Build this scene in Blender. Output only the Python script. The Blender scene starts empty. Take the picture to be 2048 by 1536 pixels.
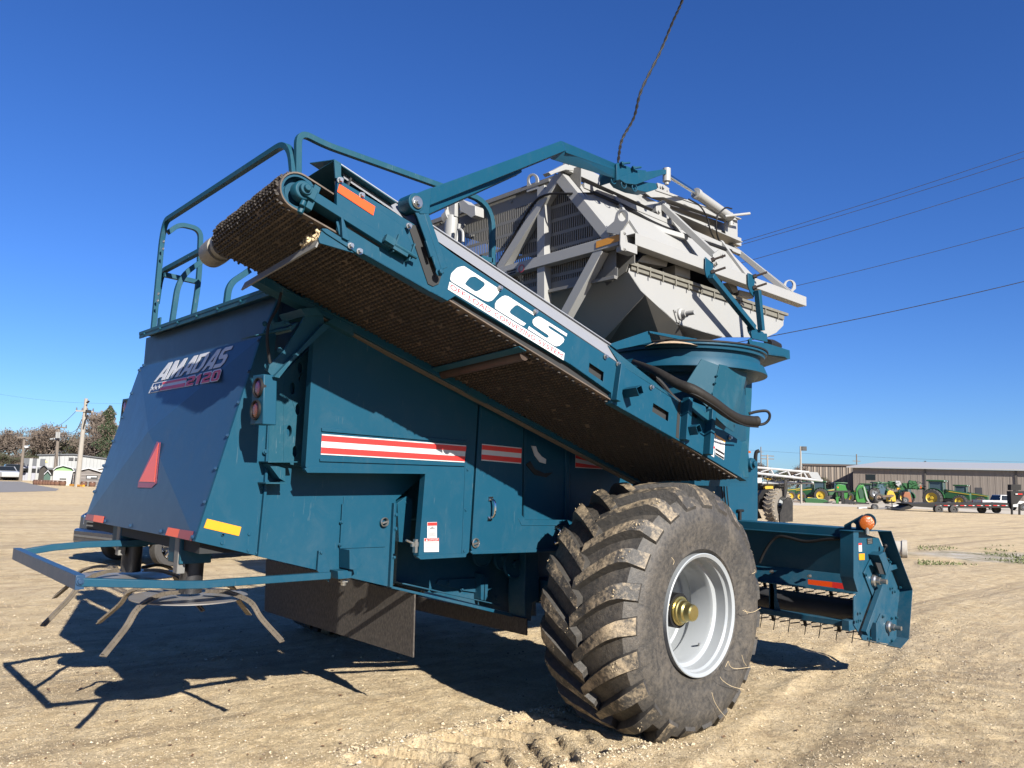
import bpy, bmesh, math, random
from mathutils import Vector as V, Matrix, noise
from mathutils.geometry import tessellate_polygon
random.seed(7)
R = math.radians
sc = bpy.context.scene
COL = sc.collection
# ------------------------------------------------------------------ camera solved from the photograph
FP, CX, CY, HC = 1550., 1024., 768., 1.75
def _n(*a): return V(a).normalized()
_x = _n(2702-CX, 1013-CY, FP); _y = _n(-428-CX, 912-CY, FP)
_z = _x.cross(_y).normalized(); _m = (_x+_y).normalized(); _d = _z.cross(_m).normalized()
AX = (_m-_d).normalized(); AY = (_m+_d).normalized()
if AX.dot(_x) < AY.dot(_x): AX, AY = AY, AX
AU = AX.cross(AY)
RM = Matrix((AX, AY, AU))                 # world = RM @ camera(x right, y down, z forward)
CAM = V((0, 0, HC))
def ray(px, py): return RM @ V(((px-CX)/FP, (py-CY)/FP, 1.))
def onax(px, py, ax, val):
    d = ray(px, py); return CAM + d*((val-CAM[ax])/d[ax])
def XP(px, py, x): return onax(px, py, 0, x)
def S(px, py, y): return onax(px, py, 1, y)
def ZP(px, py, z): return onax(px, py, 2, z)
def PL(px, py, P0, N):
    d = ray(px, py); return CAM + d*((P0-CAM).dot(N)/d.dot(N))
def D(px, py, t): return CAM + ray(px, py)*t
# enlarged working views of the photograph: scale, offset
CR = {0:(1,0,0),1:(.3418,0,560),2:(.3418,280,240),3:(.2539,780,240),4:(.2539,1150,260),5:(.3027,1000,560),6:(.3223,500,800),
      7:(.42,0,1000),8:(.3645,1050,940),'h':(.20833,1460,1000),'r':(.1465,1480,880),'q':(.1504,1740,880),'l':(.14323,0,780),
      'b5':(.16924,560,300),'b6':(.1693,860,480),'b8':(.14648,260,660),'c1':(.2441,500,600),'c2':(.2148,1200,380),
      'c3':(.2148,1180,620),'c4':(.3125,0,1040),'c5':(.1953,750,1050)}
def K(c, x, y): s, ox, oy = CR[c]; return ox+s*x, oy+s*y
def PS(fn, c, pts, *a): return [fn(*K(c, x, y), *a) for x, y in pts]
# conveyor frame: l along, k across, n up
kk = _n(.06, .997, -.05); ll = V((.944, -.06, -.325)); ll = (ll-kk*ll.dot(kk)).normalized(); nn = ll.cross(kk)
if nn.z < 0: nn = -nn
CA = D(1495, 963, 6.0)
CW = 1.0
def CV(px, py, w=0.): return PL(px, py, CA+kk*w, kk)
def CL(a, w, b): return CA+ll*a+kk*w+nn*b
def cln(p): q = p-CA; return q.dot(ll), q.dot(nn)
# ------------------------------------------------------------------ materials
MAT = {}
def _nt(name):
    m = bpy.data.materials.new(name); m.use_nodes = True; MAT[name] = m
    nt = m.node_tree; b = nt.nodes['Principled BSDF']; return m, nt, b
def _node(nt, t, **kw):
    n = nt.nodes.new(t)
    for k_, v in kw.items():
        if k_ in n.inputs: n.inputs[k_].default_value = v
        else: setattr(n, k_, v)
    return n
def _noise(nt, co, scale, detail=4, rough=.6, dist=0.):
    n = _node(nt, 'ShaderNodeTexNoise'); n.inputs['Scale'].default_value = scale; n.inputs['Detail'].default_value = detail
    n.inputs['Roughness'].default_value = rough; n.inputs['Distortion'].default_value = dist
    if co: nt.links.new(co, n.inputs['Vector'])
    return n.outputs['Fac']
def _ramp(nt, fac, stops):
    r = _node(nt, 'ShaderNodeValToRGB'); e = r.color_ramp.elements
    while len(e) < len(stops): e.new(.5)
    for i, (p, c) in enumerate(stops): e[i].position = p; e[i].color = (*c, 1) if len(c) == 3 else c
    nt.links.new(fac, r.inputs['Fac']); return r.outputs['Color']
def _mix(nt, fac, a, b, blend='MIX'):
    m = _node(nt, 'ShaderNodeMix'); m.data_type = 'RGBA'; m.blend_type = blend
    for s, v in ((m.inputs[0], fac), (m.inputs[6], a), (m.inputs[7], b)):
        if hasattr(v, 'is_linked'): nt.links.new(v, s)
        else: s.default_value = v if isinstance(v, (int, float)) else (*v, 1)
    return m.outputs[2]
def _math(nt, op, a, b=0., clamp=False):
    m = _node(nt, 'ShaderNodeMath'); m.operation = op; m.use_clamp = clamp
    for i, v in enumerate((a, b)):
        if hasattr(v, 'is_linked'): nt.links.new(v, m.inputs[i])
        else: m.inputs[i].default_value = v
    return m.outputs[0]
def _bump(nt, b, h, strength, dist=.01, prev=None):
    n = _node(nt, 'ShaderNodeBump'); n.inputs['Strength'].default_value = strength; n.inputs['Distance'].default_value = dist
    nt.links.new(h, n.inputs['Height'])
    if prev: nt.links.new(prev, n.inputs['Normal'])
    nt.links.new(n.outputs[0], b.inputs['Normal']); return n.outputs[0]
def paint(name, col, rough=.35, dust=.12, dustcol=(.38, .33, .26), var=.12, metal=0., wave=.15, spec=.5, coat=0., low=0.):
    """sheet metal paint: slight tone drift, dusty film, fine scratches, waviness"""
    m, nt, b = _nt(name); co = _node(nt, 'ShaderNodeTexCoord').outputs['Object']
    big = _noise(nt, co, 1.7, 5, .65); fine = _noise(nt, co, 60, 3, .7)
    c = _mix(nt, _math(nt, 'MULTIPLY', big, var*2), col, tuple(min(1, x*1.5+.01) for x in col))
    mp = _node(nt, 'ShaderNodeMapping'); nt.links.new(co, mp.inputs[0]); mp.inputs['Scale'].default_value = (1, 1, .7); mp.inputs['Rotation'].default_value = (.4, .5, .3)
    st = _noise(nt, mp.outputs[0], 6, 8, .8, .6)
    f = _math(nt, 'MULTIPLY', _math(nt, 'MULTIPLY', _math(nt, 'SUBTRACT', st, .50, True), 4.0, True), dust)
    if low:
        zc = _node(nt, 'ShaderNodeSeparateXYZ'); nt.links.new(co, zc.inputs[0]); lf = _math(nt, 'MULTIPLY', _math(nt, 'SUBTRACT', 1.45, zc.outputs[2], True), _math(nt, 'SUBTRACT', _noise(nt, co, 5, 7, .8), .38, True), True); f = _math(nt, 'ADD', f, _math(nt, 'MULTIPLY', lf, low), True)
    c = _mix(nt, f, c, dustcol)
    sp = _math(nt, 'GREATER_THAN', fine, .74); c = _mix(nt, _math(nt, 'MULTIPLY', sp, dust*1.6), c, dustcol)
    m2 = _node(nt, 'ShaderNodeMapping'); nt.links.new(co, m2.inputs[0]); m2.inputs['Scale'].default_value = (70, 70, 4); m2.inputs['Rotation'].default_value = (.5, .35, .2)
    sc1 = _math(nt, 'MULTIPLY', _math(nt, 'GREATER_THAN', _noise(nt, m2.outputs[0], 1.6, 2, .5), .70), _math(nt, 'GREATER_THAN', _noise(nt, co, 3.1, 3), .50))
    c = _mix(nt, _math(nt, 'MULTIPLY', sc1, .03+dust*.8), c, tuple(min(1, x*1.3+.06) for x in dustcol))
    nt.links.new(c, b.inputs['Base Color'])
    nt.links.new(_math(nt, 'ADD', _math(nt, 'MULTIPLY', st, .25), rough-.1), b.inputs['Roughness'])
    b.inputs['Metallic'].default_value = metal; b.inputs['Specular IOR Level'].default_value = spec
    b.inputs['Coat Weight'].default_value = coat; b.inputs['Coat Roughness'].default_value = .12
    _bump(nt, b, _noise(nt, co, 2.2, 2, .4), wave, .03)
    return m
def plain(name, col, rough=.5, metal=0., var=.25, scale=20, bump=0., spec=.5):
    m, nt, b = _nt(name); co = _node(nt, 'ShaderNodeTexCoord').outputs['Object']
    n = _noise(nt, co, scale, 4, .6)
    c = _mix(nt, _math(nt, 'MULTIPLY', n, 1), tuple(x*(1-var) for x in col), tuple(min(1, x*(1+var)) for x in col))
    nt.links.new(c, b.inputs['Base Color']); b.inputs['Roughness'].default_value = rough
    b.inputs['Metallic'].default_value = metal; b.inputs['Specular IOR Level'].default_value = spec
    if bump: _bump(nt, b, n, bump, .01)
    return m
TEAL = paint('teal_paint', (.006, .057, .100), .42, .03, var=.06, spec=.16, wave=.3, low=.35)
TEALD = paint('teal_paint_scuffed', (.007, .060, .095), .5, .10, dustcol=(.30, .32, .32), var=.10, spec=.18)
NAVY = paint('rear_teal_sky_tint', (.016, .050, .108), .4, .03, var=.05, wave=.04, spec=.3, coat=.06)  # bluer than the teal: sky reflection and rear-face shade put into the base
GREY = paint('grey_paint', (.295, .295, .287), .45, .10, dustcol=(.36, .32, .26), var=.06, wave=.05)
GREYD = paint('grey_paint_dusty_shaded', (.15, .147, .138), .5, .3, dustcol=(.27, .23, .18), var=.08, wave=.05)  # dust film, plus a base darkened to carry the rear wall's shade
ALU = paint('brushed_aluminium', (.30, .31, .335), .42, .35, dustcol=(.30, .30, .31), metal=.3, wave=.1)
RIMM = paint('rim_paint', (.31, .33, .345), .3, .05, wave=.02, coat=.3)
STEEL = plain('bolt_steel', (.5, .5, .48), .3, .9)
CHROME = plain('chrome', (.75, .75, .75), .12, 1., .05)
ZINC = plain('yellow_zinc', (.62, .52, .22), .28, .95, .2, 12)
BLACK = plain('black_rubber', (.012, .012, .013), .6, 0, .3, spec=.2)
BLACKP = paint('black_paint', (.016, .016, .018), .4, .15)
HOSE = plain('dusty_hose', (.016, .014, .012), .65, 0, .5, 30, .3, .2)
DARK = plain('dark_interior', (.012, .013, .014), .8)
ORANGE = plain('orange_reflector', (.85, .085, .01), .3, 0, .04)
REDR = plain('red_reflector', (.62, .03, .028), .28, 0, .06)
REDD = plain('dark_red_reflector', (.25, .008, .02), .3, 0, .1)
YELR = plain('yellow_reflector', (.70, .30, .012), .35, 0, .05)
WHITE = plain('white_vinyl', (.56, .56, .56), .4, 0, .03)
REDV = plain('red_vinyl', (.68, .03, .025), .4, 0, .05)
PINKV = plain('faded_red_lettering', (.42, .012, .03), .45, 0, .05)
NAVYV = plain('navy_vinyl', (.015, .03, .08), .4)
AMBER = plain('amber_lens', (.38, .085, .006), .15, 0, .3, 150, .5)
LENSR = plain('tail_lens_red', (.10, .015, .04), .1, 0, .2, 90, .3)
LENSA = plain('tail_lens_amber', (.16, .035, .01), .2, 0, .4, 90, .3)
RUST = plain('worn_steel', (.16, .11, .075), .6, .3, .5, 14, .3)
SCRAP = paint('worn_steel_disc', (.36, .34, .32), .4, .5, dustcol=(.2, .13, .08), metal=.6)
STRAW = plain('straw', (.6, .47, .28), .8)
CONC = plain('concrete', (.42, .39, .34), .85, 0, .2, 9, .2)
# rubber mat flap with dust specks
m, nt, b = _nt('rubber_mat'); co = _node(nt, 'ShaderNodeTexCoord').outputs['Object']
mp = _node(nt, 'ShaderNodeMapping'); nt.links.new(co, mp.inputs[0]); mp.inputs['Scale'].default_value = (1, 1, .3)
c = _ramp(nt, _noise(nt, mp.outputs[0], 90, 4, .75), [(.42, (.032, .027, .022)), (.72, (.15, .125, .1))])
c = _mix(nt, _math(nt, 'MULTIPLY', _noise(nt, co, 4, 3), .5), c, (.05, .04, .033)); nt.links.new(c, b.inputs['Base Color']); b.inputs['Roughness'].default_value = .8
FLAP = m
# tyre rubber + mud
def tyre_mat(name, mud, lo, hi):
    m, nt, b = _nt(name); co = _node(nt, 'ShaderNodeTexCoord').outputs['Object']
    n1 = _noise(nt, co, 3.2, 8, .72, .4); n2 = _noise(nt, co, 28, 6, .75)
    f = _math(nt, 'ADD', _math(nt, 'MULTIPLY', n1, .6), _math(nt, 'MULTIPLY', n2, .4))
    rub = _ramp(nt, n2, [(.3, (.022, .021, .020)), (.7, (.065, .057, .048))])
    c = _mix(nt, _ramp(nt, f, [(lo, (0, 0, 0)), (hi, (1, 1, 1))]), rub, mud)
    nt.links.new(c, b.inputs['Base Color']); b.inputs['Roughness'].default_value = .6
    _bump(nt, b, f, .7, .02); return m
TYRE = tyre_mat('tyre_rubber', (.125, .105, .082), .46, .70)
LUGM = tyre_mat('muddy_lug', (.40, .31, .20), .46, .60)
LUGS = tyre_mat('lug_side', (.15, .12, .09), .56, .74)
BGTY = plain('old_tyre', (.045, .042, .04), .8)
# belt rubber
m, nt, b = _nt('conveyor_belt'); co = _node(nt, 'ShaderNodeTexCoord').outputs['Object']
c = _ramp(nt, _noise(nt, co, 7, 6, .7), [(.32, (.055, .040, .030)), (.7, (.19, .138, .10))])
c = _mix(nt, _math(nt, 'MULTIPLY', _noise(nt, co, 120, 3), .5), c, (.1, .07, .05)); c = _mix(nt, _ramp(nt, _noise(nt, co, 1.6, 5, .7), [(.4, (0,0,0)), (.62, (.75,.75,.75))]), c, (.045, .036, .03)); nt.links.new(c, b.inputs['Base Color']); b.inputs['Roughness'].default_value = .72
BELT = m
CLEAT = plain('belt_cleat', (.035, .027, .021), .7, 0, .5, 40)  # near-black, so the shadow arcs at the cleats sit in the colour
# galvanised building claddings etc. are made per building below
def ribbed(name, col, pitch, axis=0, depth=.02, rough=.55, dark=.75):
    m, nt, b = _nt(name); co = _node(nt, 'ShaderNodeTexCoord').outputs['Object']
    sp = _node(nt, 'ShaderNodeSeparateXYZ'); nt.links.new(co, sp.inputs[0])
    s = _math(nt, 'SINE', _math(nt, 'MULTIPLY', sp.outputs[axis], 2*math.pi/pitch))
    h = _math(nt, 'MAXIMUM', _math(nt, 'SUBTRACT', s, .5), 0)
    n = _noise(nt, co, .8, 4)
    c = _mix(nt, n, tuple(x*.9 for x in col), tuple(min(1, x*1.1) for x in col))
    c = _mix(nt, _math(nt, 'MULTIPLY', _math(nt, 'LESS_THAN', s, -.6), 1-dark), c, (0.05, .05, .05))
    nt.links.new(c, b.inputs['Base Color']); b.inputs['Roughness'].default_value = rough
    _bump(nt, b, h, 1., depth); return m
# ------------------------------------------------------------------ mesh builder
class MB:
    def __init__(s): s.v = []; s.f = []; s.m = []; s.cm = 0
    def add(s, vs, fs):
        o = len(s.v); s.v += [V(p) for p in vs]
        for f in fs: s.f.append([i+o for i in f]); s.m.append(s.cm)
        return s
    def box(s, c, d, rot=None):
        x, y, z = d[0]/2, d[1]/2, d[2]/2
        P = [V((i*x, j*y, k_*z)) for i in (-1, 1) for j in (-1, 1) for k_ in (-1, 1)]
        if rot: P = [rot @ p for p in P]
        return s.add([V(c)+p for p in P], [(0,1,3,2),(4,6,7,5),(0,4,5,1),(2,3,7,6),(0,2,6,4),(1,5,7,3)])
    def bx(s, a, b): return s.box([(a[i]+b[i])/2 for i in range(3)], [abs(b[i]-a[i]) for i in range(3)])
    def prism(s, pts, vec, holes=()):
        vec = V(vec); pts = [V(p) for p in pts]
        if not holes:
            n = len(pts)
            return s.add(pts+[p+vec for p in pts], [tuple(range(n)), tuple(range(2*n-1, n-1, -1))]+[(i, (i+1)%n, (i+1)%n+n, i+n) for i in range(n)])
        loops = [pts]+[[V(p) for p in h] for h in holes]; allp = [p for l_ in loops for p in l_]; N = len(allp)
        tr = tessellate_polygon(loops); fs = [tuple(t) for t in tr]+[tuple(i+N for i in reversed(t)) for t in tr]
        o = 0
        for l_ in loops:
            n = len(l_); fs += [(o+i, o+(i+1)%n, o+(i+1)%n+N, o+i+N) for i in range(n)]; o += n
        return s.add(allp+[p+vec for p in allp], fs)
    def hexa(s, a, b):          # two quads
        return s.add(list(a)+list(b), [(3,2,1,0),(4,5,6,7),(0,1,5,4),(1,2,6,5),(2,3,7,6),(3,0,4,7)])
    def beam(s, p0, p1, w, h, up=(0, 0, 1), ext=0.):
        p0, p1 = V(p0), V(p1); d = (p1-p0).normalized(); p0 = p0-d*ext; p1 = p1+d*ext
        u = V(up); sd = d.cross(u)
        if sd.length < 1e-4: sd = d.cross(V((1, 0, 0)))
        sd.normalize(); u = sd.cross(d).normalized(); a = sd*w/2; b = u*h/2
        return s.hexa([p0-a-b, p0+a-b, p0+a+b, p0-a+b], [p1-a-b, p1+a-b, p1+a+b, p1-a+b])
    def cyl(s, p0, p1, r0, r1=None, n=20, cap=True):
        p0, p1 = V(p0), V(p1); r1 = r0 if r1 is None else r1; d = (p1-p0).normalized()
        a = d.orthogonal().normalized(); b = d.cross(a)
        vs = [p0+(a*math.cos(t)+b*math.sin(t))*r0 for t in [2*math.pi*i/n for i in range(n)]]
        vs += [p1+(a*math.cos(t)+b*math.sin(t))*r1 for t in [2*math.pi*i/n for i in range(n)]]
        fs = [(i, (i+1)%n, (i+1)%n+n, i+n) for i in range(n)]
        if cap: fs += [tuple(range(n-1, -1, -1)), tuple(range(n, 2*n))]
        return s.add(vs, fs)
    def bolt(s, p, d, r=.011, h=.012):
        d = V(d).normalized(); p = V(p); s.cyl(p, p+d*h*.25, r*1.5, n=10); return s.cyl(p+d*h*.25, p+d*h, r, r*.92, n=6)
    def tube(s, pts, r, n=8, cap=True, sq=False):
        pts = [V(p) for p in pts]; rs = r if isinstance(r, (list, tuple)) else [r]*len(pts)
        if sq: n = 4
        d0 = (pts[1]-pts[0]).normalized(); a = d0.cross(V((0, 0, 1)))
        if a.length < .05: a = d0.cross(V((0, 1, 0)))
        a.normalize(); vs = []
        for i, p in enumerate(pts):
            d = ((pts[min(i+1, len(pts)-1)]-p).normalized()+(p-pts[max(i-1, 0)]).normalized()).normalized()
            a = (a-d*a.dot(d)).normalized(); b = d.cross(a)
            for j in range(n):
                t = 2*math.pi*(j+(.5 if sq else 0))/n; vs.append(p+(a*math.cos(t)+b*math.sin(t))*rs[i]*(1.4142 if sq else 1))
        fs = [(i*n+j, i*n+(j+1)%n, (i+1)*n+(j+1)%n, (i+1)*n+j) for i in range(len(pts)-1) for j in range(n)]
        if cap: fs += [tuple(range(n-1, -1, -1)), tuple((len(pts)-1)*n+j for j in range(n))]
        return s.add(vs, fs)
    def lathe(s, c, ax, prof, n=48, closed=False):
        c = V(c); ax = V(ax).normalized(); a = ax.orthogonal().normalized()
        if abs(ax.z) < .9: a = (V((0, 0, 1))-ax*ax.z).normalized()
        b = ax.cross(a); vs = []
        for h, r in prof:
            for j in range(n):
                t = 2*math.pi*j/n; vs.append(c+ax*h+(a*math.cos(t)+b*math.sin(t))*r)
        m_ = len(prof); fs = []
        for i in range(m_ if closed else m_-1):
            k_ = (i+1)%m_
            fs += [(i*n+j, i*n+(j+1)%n, k_*n+(j+1)%n, k_*n+j) for j in range(n)]
        return s.add(vs, fs)
    def build(s, name, mats, parent=None, bevel=0., world=True, smooth=True, ang=35, recalc=True, **props):
        me = bpy.data.meshes.new(name); off = V((0, 0, 0))
        if parent is not None and world:
            p = parent
            while p: off += p.location; p = p.parent
        me.from_pydata([tuple(p-off) for p in s.v], [], s.f)
        mats = mats if isinstance(mats, (list, tuple)) else [mats]
        for m_ in mats: me.materials.append(m_)
        if len(mats) > 1: me.polygons.foreach_set('material_index', s.m)
        if recalc:
            bm = bmesh.new(); bm.from_mesh(me); bmesh.ops.recalc_face_normals(bm, faces=bm.faces); bm.to_mesh(me); bm.free()
        if smooth:
            me.polygons.foreach_set('use_smooth', [True]*len(me.polygons)); me.set_sharp_from_angle(angle=R(ang))
        me.update()
        o = bpy.data.objects.new(name, me); COL.objects.link(o); o.parent = parent
        if bevel:
            b = o.modifiers.new('bevel', 'BEVEL'); b.width = bevel; b.segments = 2; b.limit_method = 'ANGLE'; b.angle_limit = R(40)
        for k_, v in props.items(): o[k_] = v
        return o
def bolts(lst, name, mat, parent):
    for a in lst: mb = MB(); mb.bolt(*a); mb.build(name, mat, parent)
def thing(name, label, cat, loc=(0, 0, 0), rz=0., group=None):
    o = bpy.data.objects.new(name, None); COL.objects.link(o); o.location = loc; o.rotation_euler = (0, 0, rz)
    o.empty_display_size = .3; o['label'] = label; o['category'] = cat
    if group: o['group'] = group
    return o
def tag(o, label, cat, group=None):
    o['label'] = label; o['category'] = cat
    if group: o['group'] = group
    return o
def kids(o): return [c for c in bpy.data.objects if c.parent == o]
def dup(o, loc, rz, label, parent=None, scale=None):
    def rec(x, par):
        c = x.copy(); COL.objects.link(c); c.parent = par
        for ch in kids(x): rec(ch, c)
        return c
    c = rec(o, parent); c.location = loc; c.rotation_euler = (0, 0, rz); c['label'] = label
    if scale: c.scale = scale
    return c
def bez(pts, n=8):
    """Catmull-Rom through pts"""
    P = [V(p) for p in pts]; P = [P[0]*2-P[1]]+P+[P[-1]*2-P[-2]]; out = []
    for i in range(1, len(P)-2):
        for j in range(n):
            t = j/n; a, b, c, d = P[i-1:i+3]
            out.append(.5*((2*b)+(c-a)*t+(2*a-5*b+4*c-d)*t*t+(3*b-a-3*c+d)*t**3))
    return out+[P[-2]]
def fillet(pts, r=.12, n=6):
    P = [V(p) for p in pts]; out = [P[0]]
    for i in range(1, len(P)-1):
        a, b, c = P[i-1], P[i], P[i+1]; ra = min(r, (a-b).length*.45, (c-b).length*.45)
        p, q = b+(a-b).normalized()*ra, b+(c-b).normalized()*ra
        for j in range(n+1):
            t = j/n; out.append(p*(1-t)**2+b*2*t*(1-t)+q*t*t)
    return out+[P[-1]]
def bil(q, u, v):           # quad bl,br,tr,tl
    return q[0]*(1-u)*(1-v)+q[1]*u*(1-v)+q[2]*u*v+q[3]*(1-u)*v
def textmesh(mb, s, quad, vec):
    cu = bpy.data.curves.new('t', 'FONT'); cu.body = s; cu.resolution_u = 3
    ob = bpy.data.objects.new('t', cu); me = bpy.data.meshes.new_from_object(ob)
    xs = [v.co.x for v in me.vertices]; ys = [v.co.y for v in me.vertices]
    x0, x1, y0, y1 = min(xs), max(xs), min(ys), max(ys)
    mb.add([bil(quad, (v.co.x-x0)/(x1-x0), (v.co.y-y0)/(y1-y0))+V(vec) for v in me.vertices], [tuple(p.vertices) for p in me.polygons])
    bpy.data.objects.remove(ob); bpy.data.curves.remove(cu); bpy.data.meshes.remove(me)
# ================================================================== THE HARVESTER
HV = thing('peanut_harvester', 'large teal harvester with folded conveyor, muddy wide tyre and grey slatted basket on top', 'harvester', (5, 5.7, 0))
YD, YL = 4.40, 4.65                        # side doors, lower body side
NY = V((0, -1, 0)); NX = V((-1, 0, 0))
def yplate(c, pts, y, t, mb=None, holes=()):
    mb = mb or MB(); mb.prism(PS(S, c, pts, y), (0, t, 0), [PS(S, c, h, y) for h in holes]); return mb
def sdecal(c, pts, y, name, mat, parent, off=.009): 
    mb = MB(); mb.prism(PS(S, c, pts, y-off), (0, off*.6, 0)); return mb.build(name, mat, parent)
# ---- hull
hull = MB()
hull.bx((2.42, YL+.2, 1.42), (7.58, 7.05, 2.45)); hull.bx((2.45, YL+.06, 2.0), (5.2, 7.1, 2.52))
hull.bx((6.6, YD+.03, 1.46), (7.62, 7.1, 2.4))
hull.bx((5.35, YL+.75, .95), (7.3, 6.3, 1.5))
h_o = hull.build('body_shell', TEAL, HV, .012)
# upper rear box (behind the lights)
BRc = S(390, 1083, YL); TRc = S(523, 673, YL); PN = (TRc-BRc).cross(V((0, 1, 0))).normalized()
if PN.x > 0: PN = -PN
def PP(px, py, off=0.): return PL(px, py, BRc+PN*off, PN)
XT = S(560, 591, YL).x
tl, bl_ = PP(280, 734), PP(169, 1040); apex = PP(320, 869)+PN*.085
# upper rear sheet
u = [XP(292, 676, XT), XP(560, 591, XT), XP(548, 668, XT), XP(289, 734, XT)]
mb = MB(); mb.prism(u, (.03, 0, 0)); mb.bx((XT, YL+.02, 2.5), (2.5, u[0].y, u[0].z-.01))
mb.build('upper_rear_sheet', NAVY, HV, .004)
mb = MB(); a, b_ = XP(285, 668, XT-.05), XP(562, 588, XT-.05)
mb.box(((XT+.0), (a.y+b_.y)/2, a.z+.0), (.16, a.y-b_.y, .025)); mb.box((XT-.07, (a.y+b_.y)/2, a.z-.02), (.012, a.y-b_.y, .05))
for i in range(7): mb.bolt((XT-.076, b_.y+.15+(a.y-b_.y-.3)*i/6, a.z-.02), NX)
mb.build('top_lip', TEALD, HV, .003)
# creased rear panel
mb = MB(); c4 = [tl, TRc, BRc, bl_]; dn = -PN*.03
for i in range(4):
    p, q = c4[i], c4[(i+1)%4]; mb.add([p, q, apex], [(0, 1, 2)])
mb.hexa([p-PN*.004 for p in c4], [p+dn for p in c4])
for c_, x, y in ((1,820,530),(1,775,665),(1,720,805),(1,668,945),(1,612,1088),(1,558,1240),(1,1520,355),(1,1463,538),(1,1400,720),(1,1337,912),(1,1268,1105),(1,1203,1302),(1,1135,1505),(1,735,1093),(1,680,1250),(1,828,1268),(1,1005,1283),(1,1065,1102),(1,948,1472),(1,770,1440),(1,622,1412),(0,289,731)):
    mb.bolt(PP(*K(c_, x, y))+PN*.006, PN, .010, .012)
panel = mb.build('rear_panel', NAVY, HV, smooth=False)
def facet(a, b, c):
    n_ = (b-a).cross(c-a).normalized(); n_ = n_ if n_.dot(PN) > 0 else -n_
    return a, n_
FT = facet(tl, TRc, apex); FB = facet(bl_, BRc, apex)
def ft(px, py, off=.003): return PL(px, py, FT[0]+FT[1]*off, FT[1])
def fb(px, py, off=.003): return PL(px, py, FB[0]+FB[1]*off, FB[1])
GL = {'A':([(0,0),(.22,0),(.36,.2),(.66,.2),(.68,0),(1,0),(.9,1),(.52,1)],[(.46,.38),(.68,.38),(.7,.75)]),
 'M':([(0,0),(.2,0),(.3,.58),(.4,0),(.55,0),(.76,.58),(.76,0),(1,0),(1,1),(.74,1),(.5,.42),(.36,1),(.06,1)],None),
 'D':([(0,0),(.72,0),(1,.25),(1,.82),(.84,1),(0,1)],[(.27,.18),(.6,.18),(.7,.32),(.7,.72),(.62,.82),(.27,.82)]),
 'S':([(0,0),(.78,0),(1,.2),(1,.5),(.82,.62),(.38,.62),(.32,.68),(.32,.76),(.4,.81),(1,.81),(1,1),(.22,1),(0,.84),(0,.56),(.18,.43),(.64,.43),(.7,.37),(.7,.25),(.62,.19),(0,.19)],None),
 '2':([(0,0),(1,0),(1,.2),(.32,.2),(.32,.34),(.86,.42),(1,.56),(1,.84),(.84,1),(0,1),(0,.8),(.62,.8),(.68,.74),(.68,.64),(.6,.58),(.15,.52),(0,.38)],None),
 '1':([(.3,0),(.75,0),(.75,1),(.45,1),(.1,.8),(.1,.62),(.3,.68)],None),
 '0':([(.15,0),(.85,0),(1,.15),(1,.85),(.85,1),(.15,1),(0,.85),(0,.15)],[(.32,.2),(.68,.2),(.68,.8),(.32,.8)])}
def word(mb, s, quad, widths, gap, fn, off, grow=0., vec=.0015):
    """quad in enlarged-view coords (bl,br,tr,tl), projected on a facet"""
    Q = [V((x, y, 0)) for x, y in quad]; x = 0; tot = sum(widths)+gap*(len(s)-1)
    for ch, w in zip(s, widths):
        o_, h_ = GL[ch]
        def mp(pt, g=1):
            px_ = .5+(pt[0]-.5)*(1+grow*g); py_ = .5+(pt[1]-.5)*(1+grow*g*.8)
            q = bil(Q, (x+w*px_)/tot, py_); return fn(*K('b8', q.x, q.y), off)
        mb.prism([mp(p) for p in o_], FT[1]*vec, [[mp(p, -1) for p in h_]] if h_ else ()); x += w+gap
mb = MB(); word(mb, 'AMADAS', [(325,712),(1262,498),(1412,212),(452,470)], [.165,.2,.165,.165,.165,.15], .012, ft, .003)
mb.build('maker_name_lettering', WHITE, panel, smooth=False)
q2 = [(752,770),(1205,685),(1250,535),(800,640)]
mb = MB(); word(mb, '2120', q2, [.24,.2,.26,.26], .03, ft, .003, .16); mb.build('number_outline', WHITE, panel, smooth=False)
mb = MB(); word(mb, '2120', q2, [.24,.2,.26,.26], .03, ft, .005, -.06); mb.build('model_number_lettering', REDV, panel, smooth=False)
def ftpoly(mb, pts, off, vec=.0012): mb.prism([ft(*K('b8', x, y), off) for x, y in pts], FT[1]*vec)
mb = MB(); ftpoly(mb, [(318,730),(788,640),(748,778),(252,866)], .002); mb.build('flag_border', WHITE, panel, smooth=False)
mb = MB(); ftpoly(mb, [(326,738),(446,714),(405,828),(270,855)], .0045); mb.build('flag_canton', NAVYV, panel, smooth=False)
mb = MB(); ftpoly(mb, [(452,713),(780,648),(770,678),(440,742)], .0045); ftpoly(mb, [(424,785),(756,722),(743,770),(405,826)], .0045); mb.build('flag_stripes', REDV, panel, smooth=False)
mb = MB()
for sx in (308, 352, 402):
    sy = 795-(sx-308)*.19; mb.prism([ft(*K('b8', sx+(34 if i%2==0 else 13)*math.sin(i*math.pi/5)*.75-(0 if i else 0), sy-(34 if i%2==0 else 13)*math.cos(i*math.pi/5)*1.1), .007) for i in range(10)], FT[1]*.001)
mb.build('flag_stars', WHITE, panel, smooth=False)
def fbpoly(name, mat, pts, off=.004): mb = MB(); mb.prism([fb(*K(1, x, y), off) for x, y in pts], FB[1]*.0015); return mb.build(name, mat, panel, smooth=False)
fbpoly('slow_vehicle_emblem_border', REDD, [(920,945),(940,950),(915,1190),(888,1216),(806,1214),(812,1178)], .003)
fbpoly('slow_vehicle_emblem', ORANGE, [(928,955),(905,1183),(815,1180)], .006)
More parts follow.
